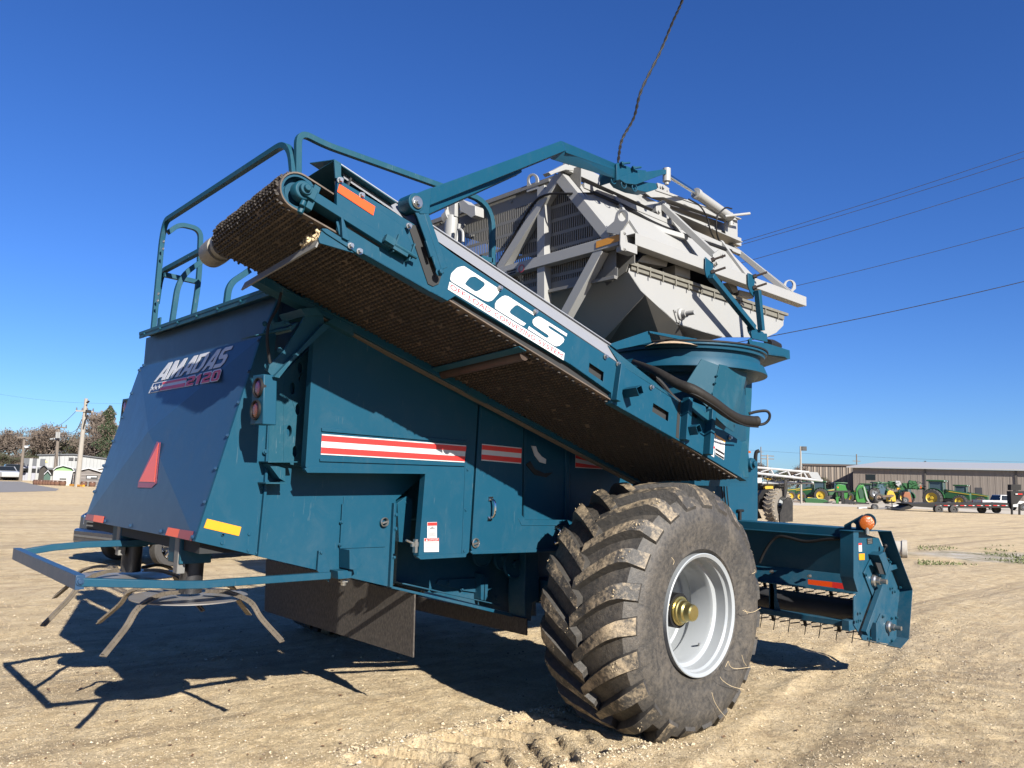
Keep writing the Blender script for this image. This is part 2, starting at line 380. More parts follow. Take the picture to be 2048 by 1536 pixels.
fbpoly('reflective_tape_orange', ORANGE, [(552,1375),(610,1383),(601,1422),(545,1412)]); fbpoly('reflective_tape_red', REDD, [(510,1370),(552,1375),(545,1412),(498,1402)])
fbpoly('reflective_tape_orange', ORANGE, [(985,1447),(1053,1459),(1040,1508),(968,1492)]); fbpoly('reflective_tape_red', REDD, [(1053,1459),(1132,1470),(1120,1527),(1040,1508)])
# trapezoid cheek beside the rear panel
mb = yplate(0, [(390,1083),(523,673),(560,591),(537,847),(517,1112)], YL-.005, .03)
for c_, x, y in ((1,1302,1488),(1,1455,1487),(7,1058,166),(7,1180,240),(7,1055,205),(6,92,322),(6,70,545),(6,40,950)): mb.bolt(S(*K(c_, x, y), YL), NY)
cheek = mb.build('rear_side_sheet', TEAL, HV, .004)
sdecal(1, [(1213,1397),(1412,1445),(1398,1498),(1193,1450)], YL, 'yellow_reflector', YELR, cheek)
# far cheek
mb = MB(); mb.prism([V((p.x, bl_.y-.03, p.z)) for p in [S(390,1083,YL), S(523,673,YL), S(544,690,YL), S(517,1112,YL)]], (0, .03, 0)); mb.build('rear_side_sheet', TEAL, HV)
mb = MB(); mb.bx((BRc.x+.05, YL+.05, 1.25), (2.5, bl_.y-.05, 1.42)); mb.build('hood_floor', DARK, HV)
# lower side sheet
mb = yplate(0, [(541,800),(516,1113),(780,1174),(792,1000),(860,940),(860,700),(545,700)], YL+.006, .03)
mb.prism(PS(S, 6, [(112,150),(90,560),(50,972),(66,972),(106,560),(128,150)], YL-.03), (0, .05, 0))
mb.prism(PS(S, 6, [(895,640),(912,640),(886,1165),(868,1160)], YL-.025), (0, .03, 0))
for x, y in ((905,712),(903,800),(893,975),(95,322)): mb.bolt(S(*K(6, x, y), YL-.025), NY)
lsd = mb.build('lower_side_sheet', TEAL, HV, .003)
mb = yplate(6, [(584,600),(868,600),(840,912),(560,922)], YL, .012); mb.prism(PS(S, 6, [(574,645),(588,645),(572,922),(558,922)], YL-.012), (0, .012, 0))
for x, y in ((568,758),(560,898)): mb.bolt(S(*K(6, x, y), YL-.012), NY, .009)
hat = mb.build('access_hatch', TEAL, HV, .002)
def latch(cx, cy, y, par, r=.035):
    c0 = S(cx, cy, y); mb = MB(); mb.lathe(c0, NY, [(.0,r*1.0),(.012,r*1.05),(.018,r*.9),(.012,r*.75),(0,r*.7)], 20); mb.beam(c0+V((-r*.8,-.015,-.006)), c0+V((r*.8,-.015,.006)), .012, .012); mb.build('turn_latch', STEEL, par)
latch(*K(6, 832, 757), YL-.012, hat, .032)
# post with lightening holes
mb = MB(); mb.prism(PS(S, 'c1', [(275,600),(505,380),(440,1370),(275,1335)], YL-.035), (0, .02, 0), [PS(S, 'c1', [(cx+22*math.cos(t), cy+48*math.sin(t)) for t in [i*math.pi/8 for i in range(16)]], YL-.035) for cx, cy in ((412,556),(350,725),(393,897),(322,1073),(369,1243))])
mb.prism(PS(S, 'c1', [(172,600),(275,600),(275,1330),(148,1322)], YL-.033), (0, .012, 0)); mb.prism(PS(S, 'c1', [(148,1322),(390,1322),(388,1332),(150,1332)], YL-.14), (0, .13, 0))
mb.prism(PS(S, 'c1', [(150,1340),(290,1380),(290,1490),(240,1460)], YL-.1), (0, .1, 0)); mb.prism(PS(S, 'c1', [(130,1495),(300,1495),(300,1508),(130,1506)], YL-.12), (0, .12, 0))
mb.prism(PS(S, 'c1', [(470,830),(520,800),(480,1235),(440,1238)], YL-.06), (0, .02, 0))
for x, y in ((490,945),(470,1145)): mb.bolt(S(*K('c1', x, y), YL-.06), NY)
mb.build('door_post', TEALD, HV, .003)
# slanted support bracket
mb = MB(); y0 = YL-.35
mb.prism(PS(S, 'c1', [(455,125),(600,125),(610,200),(340,490),(180,625),(130,565),(270,430)], y0), (0, .02, 0)); mb.prism(PS(S, 'c1', [(600,195),(660,212),(350,500),(240,640),(200,630)], y0-.04), (0, .1, 0))
mb.prism(PS(S, 'c1', [(45,285),(300,225),(400,180),(340,260),(330,240),(48,292)], y0), (0, .2, 0)); mb.prism(PS(S, 'c1', [(420,70),(545,60),(600,130),(455,130)], y0-.01), (0, .3, 0)); mb.prism(PS(S, 'c1', [(175,190),(300,165),(340,200),(160,245)], y0-.01), (0, .06, 0))
for x, y in ((120,195),(178,182),(295,192),(243,410),(138,540)): mb.bolt(S(*K('c1', x, y), y0-.012), NY)
mb.build('conveyor_rest', TEALD, HV, .003)
mb = MB(); mb.tube(bez(PS(S, 'c1', [(255,-60),(225,60),(160,180),(140,300),(150,420),(165,520)], y0-.06), 6), .009); mb.build('rear_cable', BLACK, HV)
# tail light box
xl = S(*K('c1', 110, 800), YL-.16).x-.10
mb = MB(); mb.prism([XP(*K('c1', x, y), xl) for x, y in ((22,618),(112,606),(104,1018),(0,1022))], (.085, 0, 0)); lb = mb.build('light_box', TEAL, HV, .006)
for (x, y), mt_, nm in (((70, 718), LENSR, 'tail_lamp_red'), ((50, 902), LENSA, 'tail_lamp_amber')):
    c0 = XP(*K('c1', x, y), xl-.002); ax = NX
    mb = MB(); mb.lathe(c0, ax, [(-.02,.060),(.010,.060),(.013,.056),(.008,.050),(-.0,.048)], 32); mb.build('lamp_bezel', BLACK, lb)
    mb = MB(); mb.lathe(c0, ax, [(.0,.049),(.005,.044),(.009,.028),(.010,.001)], 32); mb.build(nm, mt_, lb)
mb = MB(); mb.prism([XP(*K(1, x, y), XT) for x, y in ((718,697),(765,690),(705,840),(700,835))], (.1, 0, 0)); c0 = XP(*K(1, 733, 745), XT-.01); mb2 = MB(); mb2.lathe(c0, NX, [(0,.07),(.012,.068),(.012,.055)], 24)
fb_ = mb.build('light_box', TEAL, HV); mb2.build('lamp_bezel', BLACK, fb_); mb2 = MB(); mb2.lathe(c0, NX, [(.004,.055),(.01,.04),(.012,.001)], 24); mb2.build('tail_lamp_red', LENSR, fb_)
# ---- side doors
def stripes(c, tl_, tr_, br_, bl2, y, par):
    Q = [S(*K(c, *p), y-.005) for p in (bl2, br_, tr_, tl_)]
    mb = MB(); mb.prism([bil(Q, a, b) for a, b in ((0,0),(1,0),(1,1),(0,1))], (0, .002, 0)); mb.build('stripe_white', WHITE, par)
    mb = MB()
    for v0, v1 in ((.06,.355),(.655,.94)): mb.prism([bil(Q, a, b)+V((0,-.002,0)) for a, b in ((0,v0),(1,v0),(1,v1),(0,v1))], (0, .0015, 0))
    mb.build('stripe_red', REDV, par)
mb = yplate(0, [(630,640),(611,932),(616,943),(851,944),(837,1112),(841,1118),(931,1111),(938,1104),(958,780),(961,700)], YD, .06)
mb.prism(PS(S, 'c1', [(590,1048),(1780,1155),(1780,1178),(590,1075)], YD-.012), (0, .02, 0)); mb.prism(PS(S, 'c1', [(575,1300),(1760,1345),(1762,1362),(575,1322)], YD-.012), (0, .02, 0))
mb.prism(PS(S, 6, [(1342,250),(1350,250),(1320,950),(1314,950)], YD-.004), (0, .01, 0)); mb.prism(PS(S, 'c1', [(450,1385),(485,1365),(1445,1405),(1440,1425),(470,1415)], YD-.012), (0, .02, 0))
mb.prism(PS(S, 6, [(1040,975),(1055,965),(1345,950),(1340,975),(1060,990)], YD-.012), (0, .02, 0))
for x, y in ((1350,430),(1338,680),(1328,935)): mb.bolt(S(*K(6, x, y), YD), NY, .012, .008)
d1 = mb.build('side_door', TEAL, HV, .008)
stripes('c1', (590,1098), (1772,1192), (1757,1331), (580,1266), YD, d1)
def decal_danger(cx, quads, y, par):
    (tlx, tly, brx, bry) = quads; Q = [S(tlx, bry, y), S(brx, bry-.5, y), S(brx, tly, y), S(tlx, tly+.5, y)]; o = V((0, -.004, 0))
    mb = MB(); mb.prism([p+o for p in Q], (0, .002, 0)); mb.build('warning_label', WHITE, par)
    q = [bil(Q, a, b)+o*1.6 for a, b in ((.02,.78),(.98,.78),(.98,.98),(.02,.98))]; mb = MB(); mb.prism(q, (0, .001, 0)); mb.build('label_header', REDV, par)
    return Q
Q = decal_danger(0, (847.5,1076,877,1104), YD, d1)
mb = MB(); textmesh(mb, 'DANGER', [bil(Q, a, b) for a, b in ((.28,.82),(.93,.82),(.93,.95),(.28,.95))], (0, -.009, 0)); mb.prism([bil(Q, a, b)+V((0,-.009,0)) for a, b in ((.08,.82),(.22,.82),(.15,.95))], (0,.001,0)); mb.build('label_lettering', WHITE, d1, smooth=False)
mb = MB()
for v_ in (.68,.56,.45,.33,.22,.12): mb.prism([bil(Q, a, b)+V((0,-.0065,0)) for a, b in ((.08,v_),(.9-.2*((v_*50)%2),v_),(.9-.2*((v_*50)%2),v_+.025),(.08,v_+.025))], (0,.0005,0))
Q2 = decal_danger(0, (854,1044,873,1076), YD, d1)
for v_ in (.34,.28,.22,.16,.1): mb.prism([bil(Q2, a, b)+V((0,-.0065,0)) for a, b in ((.1,v_),(.9,v_),(.9,v_+.018),(.1,v_+.018))], (0,.0005,0))
mb.prism([bil(Q2, a, b)+V((0,-.0065,0)) for a, b in ((.15,.6),(.45,.56),(.85,.6),(.6,.68),(.5,.76),(.4,.68))], (0,.0005,0))
mb.build('label_small_print', plain('print_grey', (.2,.2,.2), .5), d1, smooth=False)
# door catch
c0 = S(*K(6, 1035, 895), YD+.02); mb = MB(); mb.box(c0, (.09,.02,.03)); mb.box(c0+V((-.02,-.01,-.01)), (.02,.03,.09)); mb.cyl(c0+V((-.09,0,.03)), c0+V((-.04,0,.01)), .008); mb.build('door_catch', STEEL, d1)
mb = yplate(0, [(966,720),(943,1098),(946,1107),(1112,1102),(1150,1098),(1150,1040),(1052,1040),(1044,1030),(1045,985),(1048,780)], YD, .12)
mb.prism(PS(S, 6, [(1370,945),(1380,935),(1900,925),(1900,942),(1385,958)], YD-.012), (0, .02, 0)); mb.prism(PS(S, 6, [(1668,730),(1690,772),(1960,772),(1975,742),(1975,752),(1962,780),(1686,780),(1664,735)], YD-.004), (0, .01, 0))
d2 = mb.build('side_door', TEAL, HV, .008)
stripes(6, (1440,272), (1686,297), (1682,396), (1436,375), YD, d2)
def handle(x0, y0_, x1, y1_, y, par):
    a, b = S(x0, y0_, y), S(x1, y1_, y); mb = MB(); mb.box(a+V((0,-.006,0)), (.04,.012,.03)); mb.box(b+V((0,-.006,0)), (.04,.012,.03))
    m1 = a.lerp(b, .2)+V((.01,-.045,0)); m2 = a.lerp(b, .8)+V((.01,-.045,0)); mb.tube(bez([a+V((0,-.008,0)), m1, m2, b+V((0,-.008,0))], 6), .0095, 8); mb.build('door_handle', CHROME, par)
handle(*K(6,1490,612), *K(6,1484,735), YD, d2); handle(*K(6,1898,790), *K(6,1890,890), YD, d2)
latch(*K(6, 1397, 887), YD, d2, .034); latch(*K(6, 1972, 862), YD, d2, .034)
for x, y in ((1980,805),): pass
# set-back panel behind the wheel, gauge window
mb = yplate(0, [(1044,770),(1048,1040),(1300,1060),(1380,1060),(1380,940)], YD+.07, .08); mb.prism(PS(S, 6, [(1700,-100),(1715,-100),(1715,560),(1700,580)], YD+.05), (0,.03,0)); mb.prism(PS(S, 6, [(1960,0),(1985,0),(1985,760),(1960,760)], YD+.055), (0,.03,0))
d3 = mb.build('side_door', TEAL, HV, .006)
stripes(5, (500,1145), (770,1235), (770,1255), (498,1240), YD+.07, d3)
arc = [(1750,285),(1775,288),(1785,320),(1810,350),(1838,368),(1836,395),(1800,385),(1770,345)]
mb = yplate(6, arc, YD+.06, .01); mb.build('gauge_window', WHITE, d3)
mb = yplate(6, [(1715,400),(1740,380),(1770,430),(1830,455),(1880,450),(1840,480),(1770,465)], YD+.06, .02); mb.build('slot_opening', DARK, d3)
# front side box above header
mb = yplate(0, [(1290,940),(1290,1046),(1512,1048),(1516,1040),(1516,930)], YD, .1); d4 = mb.build('front_side_sheet', TEAL, HV, .01)
for x0 in (1443, 1447, 1453):
    mb = MB(); mb.tube(bez([S(x0, 940, YD-.02), S(x0+1, 980, YD-.03), S(x0+5, 1020, YD-.02), S(x0+8, 1050, YD)], 4), .006, 6); mb.build('hydraulic_line', BLACK, HV)
mb = MB(); c0 = S(1480, 1028, YD-.02); mb.cyl(c0+V((0,0,-.1)), c0+V((0,0,.03)), .016); mb.cyl(c0+V((-.05,0,.035)), c0+V((.06,0,.035)), .014); mb.build('grip_valve', BLACK, HV)
# ---- things under the doors
mb = yplate('c5', [(200,300),(200,600),(1500,930),(1650,930),(1650,200)], 5.02, .03); mb.prism(PS(S, 'c5', [(1085,500),(1125,510),(1112,770),(1085,765)], 4.93), (0, .1, 0)); mb.prism(PS(S, 'c5', [(1130,540),(1160,545),(1150,780),(1125,775)], 4.93), (0, .1, 0))
mb.prism(PS(S, 'c5', [(630,600),(900,672),(1085,700),(1090,540),(650,560)], 5.0), (0,.01,0))
for x, y in ((750,590),(890,655),(1065,590),(1050,680),(1125,655),(1190,665),(1238,745)): mb.bolt(S(*K('c5', x, y), 4.99), NY)
mb.build('inner_side_sheet', TEAL, HV, .003)
mb = MB(); mb.prism(PS(S, 'c5', [(170,625),(1400,905),(1420,945),(170,650)], YL), (0, .06, 0)); mb.prism(PS(S, 'c5', [(280,590),(1300,820),(1300,830),(280,605)], YL+.1), (0, .2, 0)); mb.build('lower_side_rail', TEAL, HV, .003)
for i, (x, y, r, yy) in enumerate(((1115,300,.10,4.85),(1330,340,.10,4.8),(1440,400,.115,4.76))):
    c0 = S(*K('c5', x, y), yy); mb = MB(); mb.lathe(c0, NY, [(-.03,r*.97),(-.03,r),(0,r),(0,r*.96),(-.012,r*.9),(-.012,.03),(.02,.03),(.02,.001)], 36); mb.build('belt_pulley', TEAL, HV)
mb = yplate('c5', [(235,150),(480,170),(470,330),(400,600),(260,590),(215,570)], 4.95, .03); mb.build('chute_sheet', TEAL, HV)
mb = yplate(6, [(915,640),(975,595),(1012,625),(990,890),(925,880)], YL+.02, .06); 
for x, y in ((972,638),(958,870)): mb.bolt(S(*K(6, x, y), YL+.02), NY)
mb.build('corner_bracket', TEAL, HV, .004)
mb = yplate('c5', [(1545,250),(1680,250),(1680,770),(1620,800),(1600,985),(1540,975),(1530,760)], 4.7, .2); mb.build('axle_mount', TEAL, HV, .006)
mb = MB(); mb.beam((4.9, 3.75, .815), (4.9, 7.9, .815), .2, .2); mb.beam((4.9, 5.0, .9), (4.9, 5.0, 1.4), .3, .25); mb.beam((4.9, 6.8, .9), (4.9, 6.8, 1.4), .3, .25); mb.build('axle', TEAL, HV, .01)
# rubber flaps across the machine
xf = S(828, 1193, YL+.01).x
mb = MB(); f4 = [XP(532,1118,xf), XP(828.7,1189,xf), XP(825.5,1315,xf), XP(529,1222,xf)]; mb.prism(f4, (.012, 0, 0)); mb.build('rubber_flap', FLAP, HV)
xg = S(1053, 1241, YL+.01).x
mb = MB(); mb.prism([XP(700,1165,xg), XP(1053,1238,xg), XP(1053,1271,xg), XP(700,1190,xg)], (.012, 0, 0)); mb.build('rubber_flap', FLAP, HV)
# ---- guard bar round the back
YB = YL-.03
brk = MB(); brk.prism(PS(S, 6, [(428,935),(455,940),(495,1035),(490,1130),(418,1060)], YL-.02), (0, .02, 0)); brk.prism(PS(S, 6, [(618,930),(698,1022),(655,1055),(618,1050)], YL-.13), (0, .13, 0)); brk.prism(PS(S, 6, [(545,1062),(632,1055),(630,1105),(548,1112)], YL-.1), (0, .1, 0)); brk.prism(PS(S, 6, [(590,930),(620,930),(620,1035),(588,1035)], YL-.01), (0, .01, 0))
for x, y in ((440,945),(604,940),(600,1018)): brk.bolt(S(*K(6, x, y), YL-.02), NY)
gb = MB(); pA, pB, pC = S(*K(6, 492, 1088), YB), S(405, 1169, YB), S(158, 1164, YB)
xr = pC.x; pD = XP(33, 1107, xr); far = bl_.y
gb.tube([pA, S(440,1166,YB), pB, S(360,1169.5,YB), pC], .022, sq=True)
guard = gb.build('rear_guard_bar', TEAL, HV, .004); brk.build('guard_bracket', TEAL, guard, .003)
mb = MB(); mb.cyl(S(*K(6,582,1115),YB), S(*K(6,580,1150),YB), .022, .018, 10); mb.cyl(S(*K(6,582,1120),YB)+V((0,0,.0)), S(*K(6,582,1128),YB), .035, None, 6); mb.build('leveling_bolt', STEEL, guard)
mb = MB(); mb.beam(pC+V((0,-.02,0)), pD, .045, .075); mb.bolt(S(*K('c4', 512, 395), YB-.025), NY, .014); mb.build('guard_crossbar', NAVY, guard, .004)
mb = MB(); yf = pD.y; mb.tube([pD, S(105,1095,yf), S(170,1089,yf), S(252,1086,yf), S(400,1078,yf)], .022, sq=True); mb.build('guard_side_bar', TEAL, guard, .004)
# ---- straw spreaders
ARMM = plain('worn_arm_steel', (.19, .16, .125), .55, .35, .45, 14, .3)
def spreader(px, py, y, rad, post, arms):
    c0 = S(px, py, y); mb = MB()
    top = c0.z+.42; mb.cyl(c0+V((0,0,.0)), V((c0.x,c0.y,top)), .07, .07, 24); sp = mb.build('spreader_post', BLACKP, HV)
    mb = MB(); mb.box((c0.x-.02, c0.y, top-.1), (.2,.2,.26)); mb.build('gearbox', TEALD, sp, .006)
    mb = MB(); mb.box((c0.x-.10, c0.y-.05, top-.16), (.05,.07,.26)); mb.build('motor_guard', GREYD, sp, .004)
    mb = MB(); mb.lathe(c0+V((0,0,-.02)), V((0,0,1)), [(0,.01),(0,rad),(-.006,rad),(-.03,.01)], 56); mb.build('spreader_disc', SCRAP, sp)
    for ang, L, drop, tw in arms:
        d = V((math.cos(R(ang)), math.sin(R(ang)), 0)); t = d.cross(V((0,0,1))); mb = MB(); pts = bez([c0+d*rad*.35+V((0,0,.01)), c0+d*rad*.8+V((0,0,.015)), c0+d*(rad+.1)+V((0,0,-.03))+t*tw*.3, c0+d*(rad+L*.55)+V((0,0,-drop*.5))+t*tw*.7, c0+d*(rad+L)+V((0,0,-drop))+t*tw], 5)
        for i in range(len(pts)-1): mb.beam(pts[i], pts[i+1], .045, .006, ext=.002); mb.beam(pts[i]+V((0,0,.010)), pts[i+1]+V((0,0,.010)), .016, .016, ext=.002)
        mb.build('spreader_arm', ARMM, sp)
    return c0
ARMS1 = [(-165,.36,.36,0),(-42,.38,.32,0),(150,.33,.3,0),(40,.3,.3,0)]
s1 = spreader(380, 1185, 5.05, .35, 0, [(212,.34,.25,0),(300,.34,.24,0),(122,.32,.24,0),(32,.32,.24,0)])
s2 = spreader(261, 1143, 6.27, .35, 0, [(212,.40,.27,0),(302,.3,.24,0),(122,.32,.24,0),(32,.32,.24,0)])
# ---- wheels
def farmwheel(par, c, sgn, R_=.912, W=.80, rr=.433, nl=23, far=False):
    """sgn=-1: dish faces -Y"""
    ax = V((0, sgn, 0)); hw = W/2; cc = V(c)
    prof = [(-hw+.09,rr),(-hw-.0,rr+.09),(-hw-.035,rr+.22),(-hw-.01,rr+.33),(-hw+.05,R_-.075),(-hw+.16,R_-.05),(-.15,R_-.04),(.15,R_-.04),(hw-.16,R_-.05),(hw-.05,R_-.075),(hw+.01,rr+.33),(hw+.035,rr+.22),(hw,rr+.09),(hw-.0,rr+.03),(hw-.04,rr-.004),(hw-.12,rr-.02),(-hw+.12,rr-.02)]
    def flat(v):                       # sag onto the ground
        dz = v.z-.012
        if dz < 0: v.z = .012+dz*.15
        return v
    mb = MB(); mb.lathe(cc, ax, prof, 120, closed=True); mb.v = [flat(v) for v in mb.v]; wl = mb.build('wheel', TYRE, par)
    mb = MB(); st = 9
    def P(h, phi, r): return flat(cc+V((math.cos(phi)*r, sgn*h, math.sin(phi)*r)))
    for i in range(nl):
        for sd in (-1, 1):
            ph0 = 2*math.pi*(i+(.5 if sd > 0 else 0))/nl; pv = None
            for j in range(st+1):
                t = j/st; h = sd*(-.03+t*(hw+.02)); a = abs(h)
                over = max(0, t-.86)/.14
                rb = (R_-.05)-(.03*max(0, (a-hw*.5)/(hw*.5))**2)-over*.09
                rt = rb+.068-over*.03; rt += (noise.noise(V((i*3.1, sd*5, t*6)))*.008)
                phi = ph0+(1-t)**1.25*.30; wd = (.036+.016*t+over*.012)/R_
                hh = h if t < 1 else sd*(hw+.0); hs = sd*over*.02
                cr = [P(hh, phi-wd*1.45, rb-.02), P(hh+hs, phi-wd, rt), P(hh+hs, phi+wd, rt), P(hh, phi+wd*1.45, rb-.02)]
                o = len(mb.v); mb.v += cr
                if pv is not None:
                    for k_ in range(3): mb.f.append([pv+k_, pv+k_+1, o+k_+1, o+k_]); mb.m.append(0 if k_ == 1 else 1)
                else: mb.f.append([o, o+1, o+2, o+3]); mb.m.append(1)
                pv = o
            mb.f.append([pv, pv+1, pv+2, pv+3]); mb.m.append(1)
            # sidewall toe of the lug
            a0 = [P(sd*(hw+.0), ph0-.045, R_-.13), P(sd*(hw+.0), ph0+.045, R_-.13), P(sd*(hw+.035), ph0+.03, R_-.26), P(sd*(hw+.035), ph0-.01, R_-.26)]
            a1 = [P(sd*(hw-.06), ph0-.045, R_-.13), P(sd*(hw-.06), ph0+.045, R_-.13), P(sd*(hw), ph0+.03, R_-.26), P(sd*(hw), ph0-.01, R_-.26)]
            mb.cm = 1; mb.hexa(a0, a1)
    mb.build('tyre_tread', [LUGM, LUGS], wl, ang=50)
    if not far:
        g = random.Random(8); mb = MB()
        for _ in range(2600):
            i = g.randrange(nl); sd = g.choice((-1, 1)); t = g.random()**.8; a = abs(-.03+t*(hw+.02)); ph0 = 2*math.pi*(i+(.5 if sd > 0 else 0))/nl
            rb = (R_-.05)-(.03*max(0, (a-hw*.5)/(hw*.5))**2)-max(0, t-.86)/.14*.09; phi = ph0+(1-t)**1.25*.30+g.uniform(-.045, .045); top = abs(phi-ph0-(1-t)**1.25*.30) < .04
            if noise.noise(V((i*1.7+sd, t*5, 3))) < -.05: continue
            p = P(sd*(-.03+t*(hw+.02)), phi, rb+(.062 if top else .004)); s_ = g.uniform(.003, .009); e = [p+V(d_)*s_*g.uniform(.5, 1.2) for d_ in ((1,0,0),(0,1,0),(-1,0,0),(0,-1,0),(0,0,1),(0,0,-1))]
            mb.add(e, [(0,1,4),(1,2,4),(2,3,4),(3,0,4),(1,0,5),(2,1,5),(3,2,5),(0,3,5)])
        mb.build('dried_mud', plain('dried_mud', (.42,.33,.21), .95, 0, .4, 30), wl, smooth=False, recalc=False, kind='stuff')
    mb = MB(); hw2 = hw
    mb.lathe(cc, ax, [(hw2+.008,rr),(hw2+.012,rr-.006),(hw2+.0,rr-.028),(hw2-.03,rr-.032),(hw2-.045,rr-.045),(hw2-.12,rr-.05),(hw2-.135,rr-.075),(hw2-.16,rr-.085),(hw2-.32,rr-.088),(hw2-.34,rr-.072),(hw2-.41,rr-.07),(hw2-.42,rr-.09),(hw2-.5,rr-.1),(hw2-.51,rr-.16),(hw2-.49,rr-.2),(hw2-.5,.05),(hw2-.53,.05),(hw2-.53,rr-.1),(-hw2,rr-.05),(-hw2,rr),(hw2-.2,rr-.018)], 96, closed=True)
    mb.build('rim', RIMM, wl, ang=28)
    mb = MB(); b0 = cc+ax*(hw2-.5); mb.cyl(b0, b0+ax*.31, .125, .125, 32); hub = mb.build('hub', BLACK, wl)
    mb = MB(); b1 = cc+ax*(hw2-.195); mb.lathe(b1, ax, [(0,.104),(.018,.104),(.02,.09),(.035,.088),(.04,.078),(.07,.075),(.082,.064),(.125,.06),(.135,.052),(.135,.001)], 40); mb.build('hub_cap', ZINC, hub, ang=25)
    mb = MB()
    for i in range(10):
        t = 2*math.pi*i/10; p = b0+V((math.cos(t)*.165, 0, math.sin(t)*.165)); mb.cyl(p, p+ax*.05, .012, None, 8); mb.cyl(p, p+ax*.028, .022, None, 6)
    mb.build('wheel_nuts', RUST, hub)
    v0 = cc+ax*(hw2-.17)+V((.22, 0, -.27)); mb = MB(); mb.cyl(v0, v0+ax*.03+V((-.03,0,.03)), .008); mb.build('valve', STEEL, wl)
    return wl
WC = V((4.92, 3.212+.42, .832))
w1 = farmwheel(HV, WC, -1)
w2 = farmwheel(HV, V((4.92, 7.9, .832)), 1, far=True)
mb = MB()
for pts in ([(1195,770),(1215,778),(1250,780),(1292,758)], [(1205,765),(1222,790)], [(1100,1080),(1115,1050),(1125,1075),(1160,1090),(1262,1078)], [(1190,1015),(1200,1050),(1215,1075)], [(1070,1135),(1085,1155),(1130,1185),(1200,1205)], [(1025,1220),(1040,1270),(1070,1320),(1110,1365)], [(805,480),(818,500),(812,520)], [(1245,570),(1262,560),(1260,545)]):
    mb.tube(bez([S(*K(8, x, y), 3.17) for x, y in pts], 5), .0016, 5)
mb.build('straw_scraps', STRAW, w1)
# ================================================================== FOLDED CONVEYOR
cvr = MB()
def cplate(c, pts, w, t, mb=None, holes=()):
    mb = mb or MB(); mb.prism(PS(CV, c, pts, w), kk*t, [PS(CV, c, h, w) for h in holes]); return mb
out = [K(*a) for a in (('b5',672,335),(0,831,450),(0,911,511),(0,1148,668),(0,1242,730),(0,1360,807),(0,1369,796),(0,1411,813),(0,1418,842),(0,1484,884),(0,1478,938),(0,1493,962),(0,1408,911),(0,1358,882),(0,1224,806.5),(0,1222.5,786),(0,1139,727.5),(0,948,615),(0,910.5,592),(0,895,601.5),(0,857.5,582),(0,728,508),('b5',735,1040),('b5',670,945),('b5',668,860))]
slots = [[('c3',-5,490),('c3',130,580),('c3',124,668),('c3',-12,575)], [('c3',590,866),('c3',735,955),('c3',730,1038),('c3',580,945)], [('c3',925,915),('c3',1004,965),('c3',1000,1014),('c3',922,965)]]
slots = [[K(*p) for p in s] for s in slots]
mb = MB(); near = [CV(px, py) for px, py in out]; mb.prism(near, kk*.008, [[CV(*p) for p in s] for s in slots])
low = [K(*a) for a in ((0,1493,962),(0,1408,911),(0,1358,882),(0,1224,806.5),(0,1222.5,786),(0,1139,727.5),(0,948,615),(0,910.5,592),(0,895,601.5),(0,857.5,582),(0,728,508),('b5',735,1040))]
lowp = [CV(*p) for p in low]
for a, b in zip(lowp, lowp[1:]): mb.hexa([a, b, b+kk*.06, a+kk*.06], [a+nn*.006, b+nn*.006, b+nn*.006+kk*.06, a+nn*.006+kk*.06])
conv = mb.build('conveyor_side_frame', TEAL, HV, .0025)
# far side, mirrored across the belt
mb = MB(); sh = kk*(CW-.008); mb.prism([p+sh for p in near], kk*.008)
for a, b in zip(lowp, lowp[1:]): mb.hexa([p+sh for p in (a, b, b-kk*.06, a-kk*.06)], [p+sh+nn*.006 for p in (a, b, b-kk*.06, a-kk*.06)])
mb.build('conveyor_side_frame', TEALD, HV, .0025)
mb = MB(); mb.hexa([CL(-3.45,CW-.055,-.075), CL(-.1,CW-.055,-.045), CL(-.1,CW+.02,-.045), CL(-3.45,CW+.02,-.075)], [CL(-3.45,CW-.055,.0), CL(-.1,CW-.055,.02), CL(-.1,CW+.02,.02), CL(-3.45,CW+.02,.0)]); mb.build('frame_beam', TEAL, HV, .003)
mb = MB(); mb.hexa([CL(-3.45,CW-.03,-.085), CL(-.1,CW-.03,-.055), CL(-.1,CW+.03,-.055), CL(-3.45,CW+.03,-.085)], [CL(-3.45,CW-.03,-.077), CL(-.1,CW-.03,-.047), CL(-.1,CW+.03,-.047), CL(-3.45,CW+.03,-.077)]); mb.build('frame_flange', plain('dusty_flange', (.12,.10,.08), .8, 0, .3), HV)
# upright ribs and seams on the near frame
for (c, p0, p1, w_) in (('c3',(268,515),(222,850),.045),('c3',(880,825),(850,1215),.06),('c3',(1098,930),(1068,1350),.06)):
    a, b = CV(*K(c, *p0)), CV(*K(c, *p1)); mb = MB(); mb.beam(a-kk*w_*.5, b-kk*w_*.5, .045, w_, up=kk); mb.build('frame_rib', TEAL, conv, .003)
mb = MB(); mb.prism(PS(CV, 'c3', [(845,850),(828,1200),(800,1185),(820,880)], -.002), kk*.004); mb.build('seam_gap', DARK, conv)
mb = MB(); mb.hexa([CL(-3.4,.03,-.012), CL(-.15,.03,-.012), CL(-.15,.03,.27), CL(-3.4,.03,.27)], [CL(-3.4,.035,-.012), CL(-.15,.035,-.012), CL(-.15,.035,.27), CL(-3.4,.035,.27)]); mb.build('shade_backing', DARK, conv)  # added dark sheet: paints the shade seen through the frame slots
mb = cplate('c3', [(905,835),(1030,905),(1070,960),(1120,935),(1118,1020),(1060,1030),(985,960),(915,905)], -.03, .01); mb.build('corner_gusset', TEALD, conv)
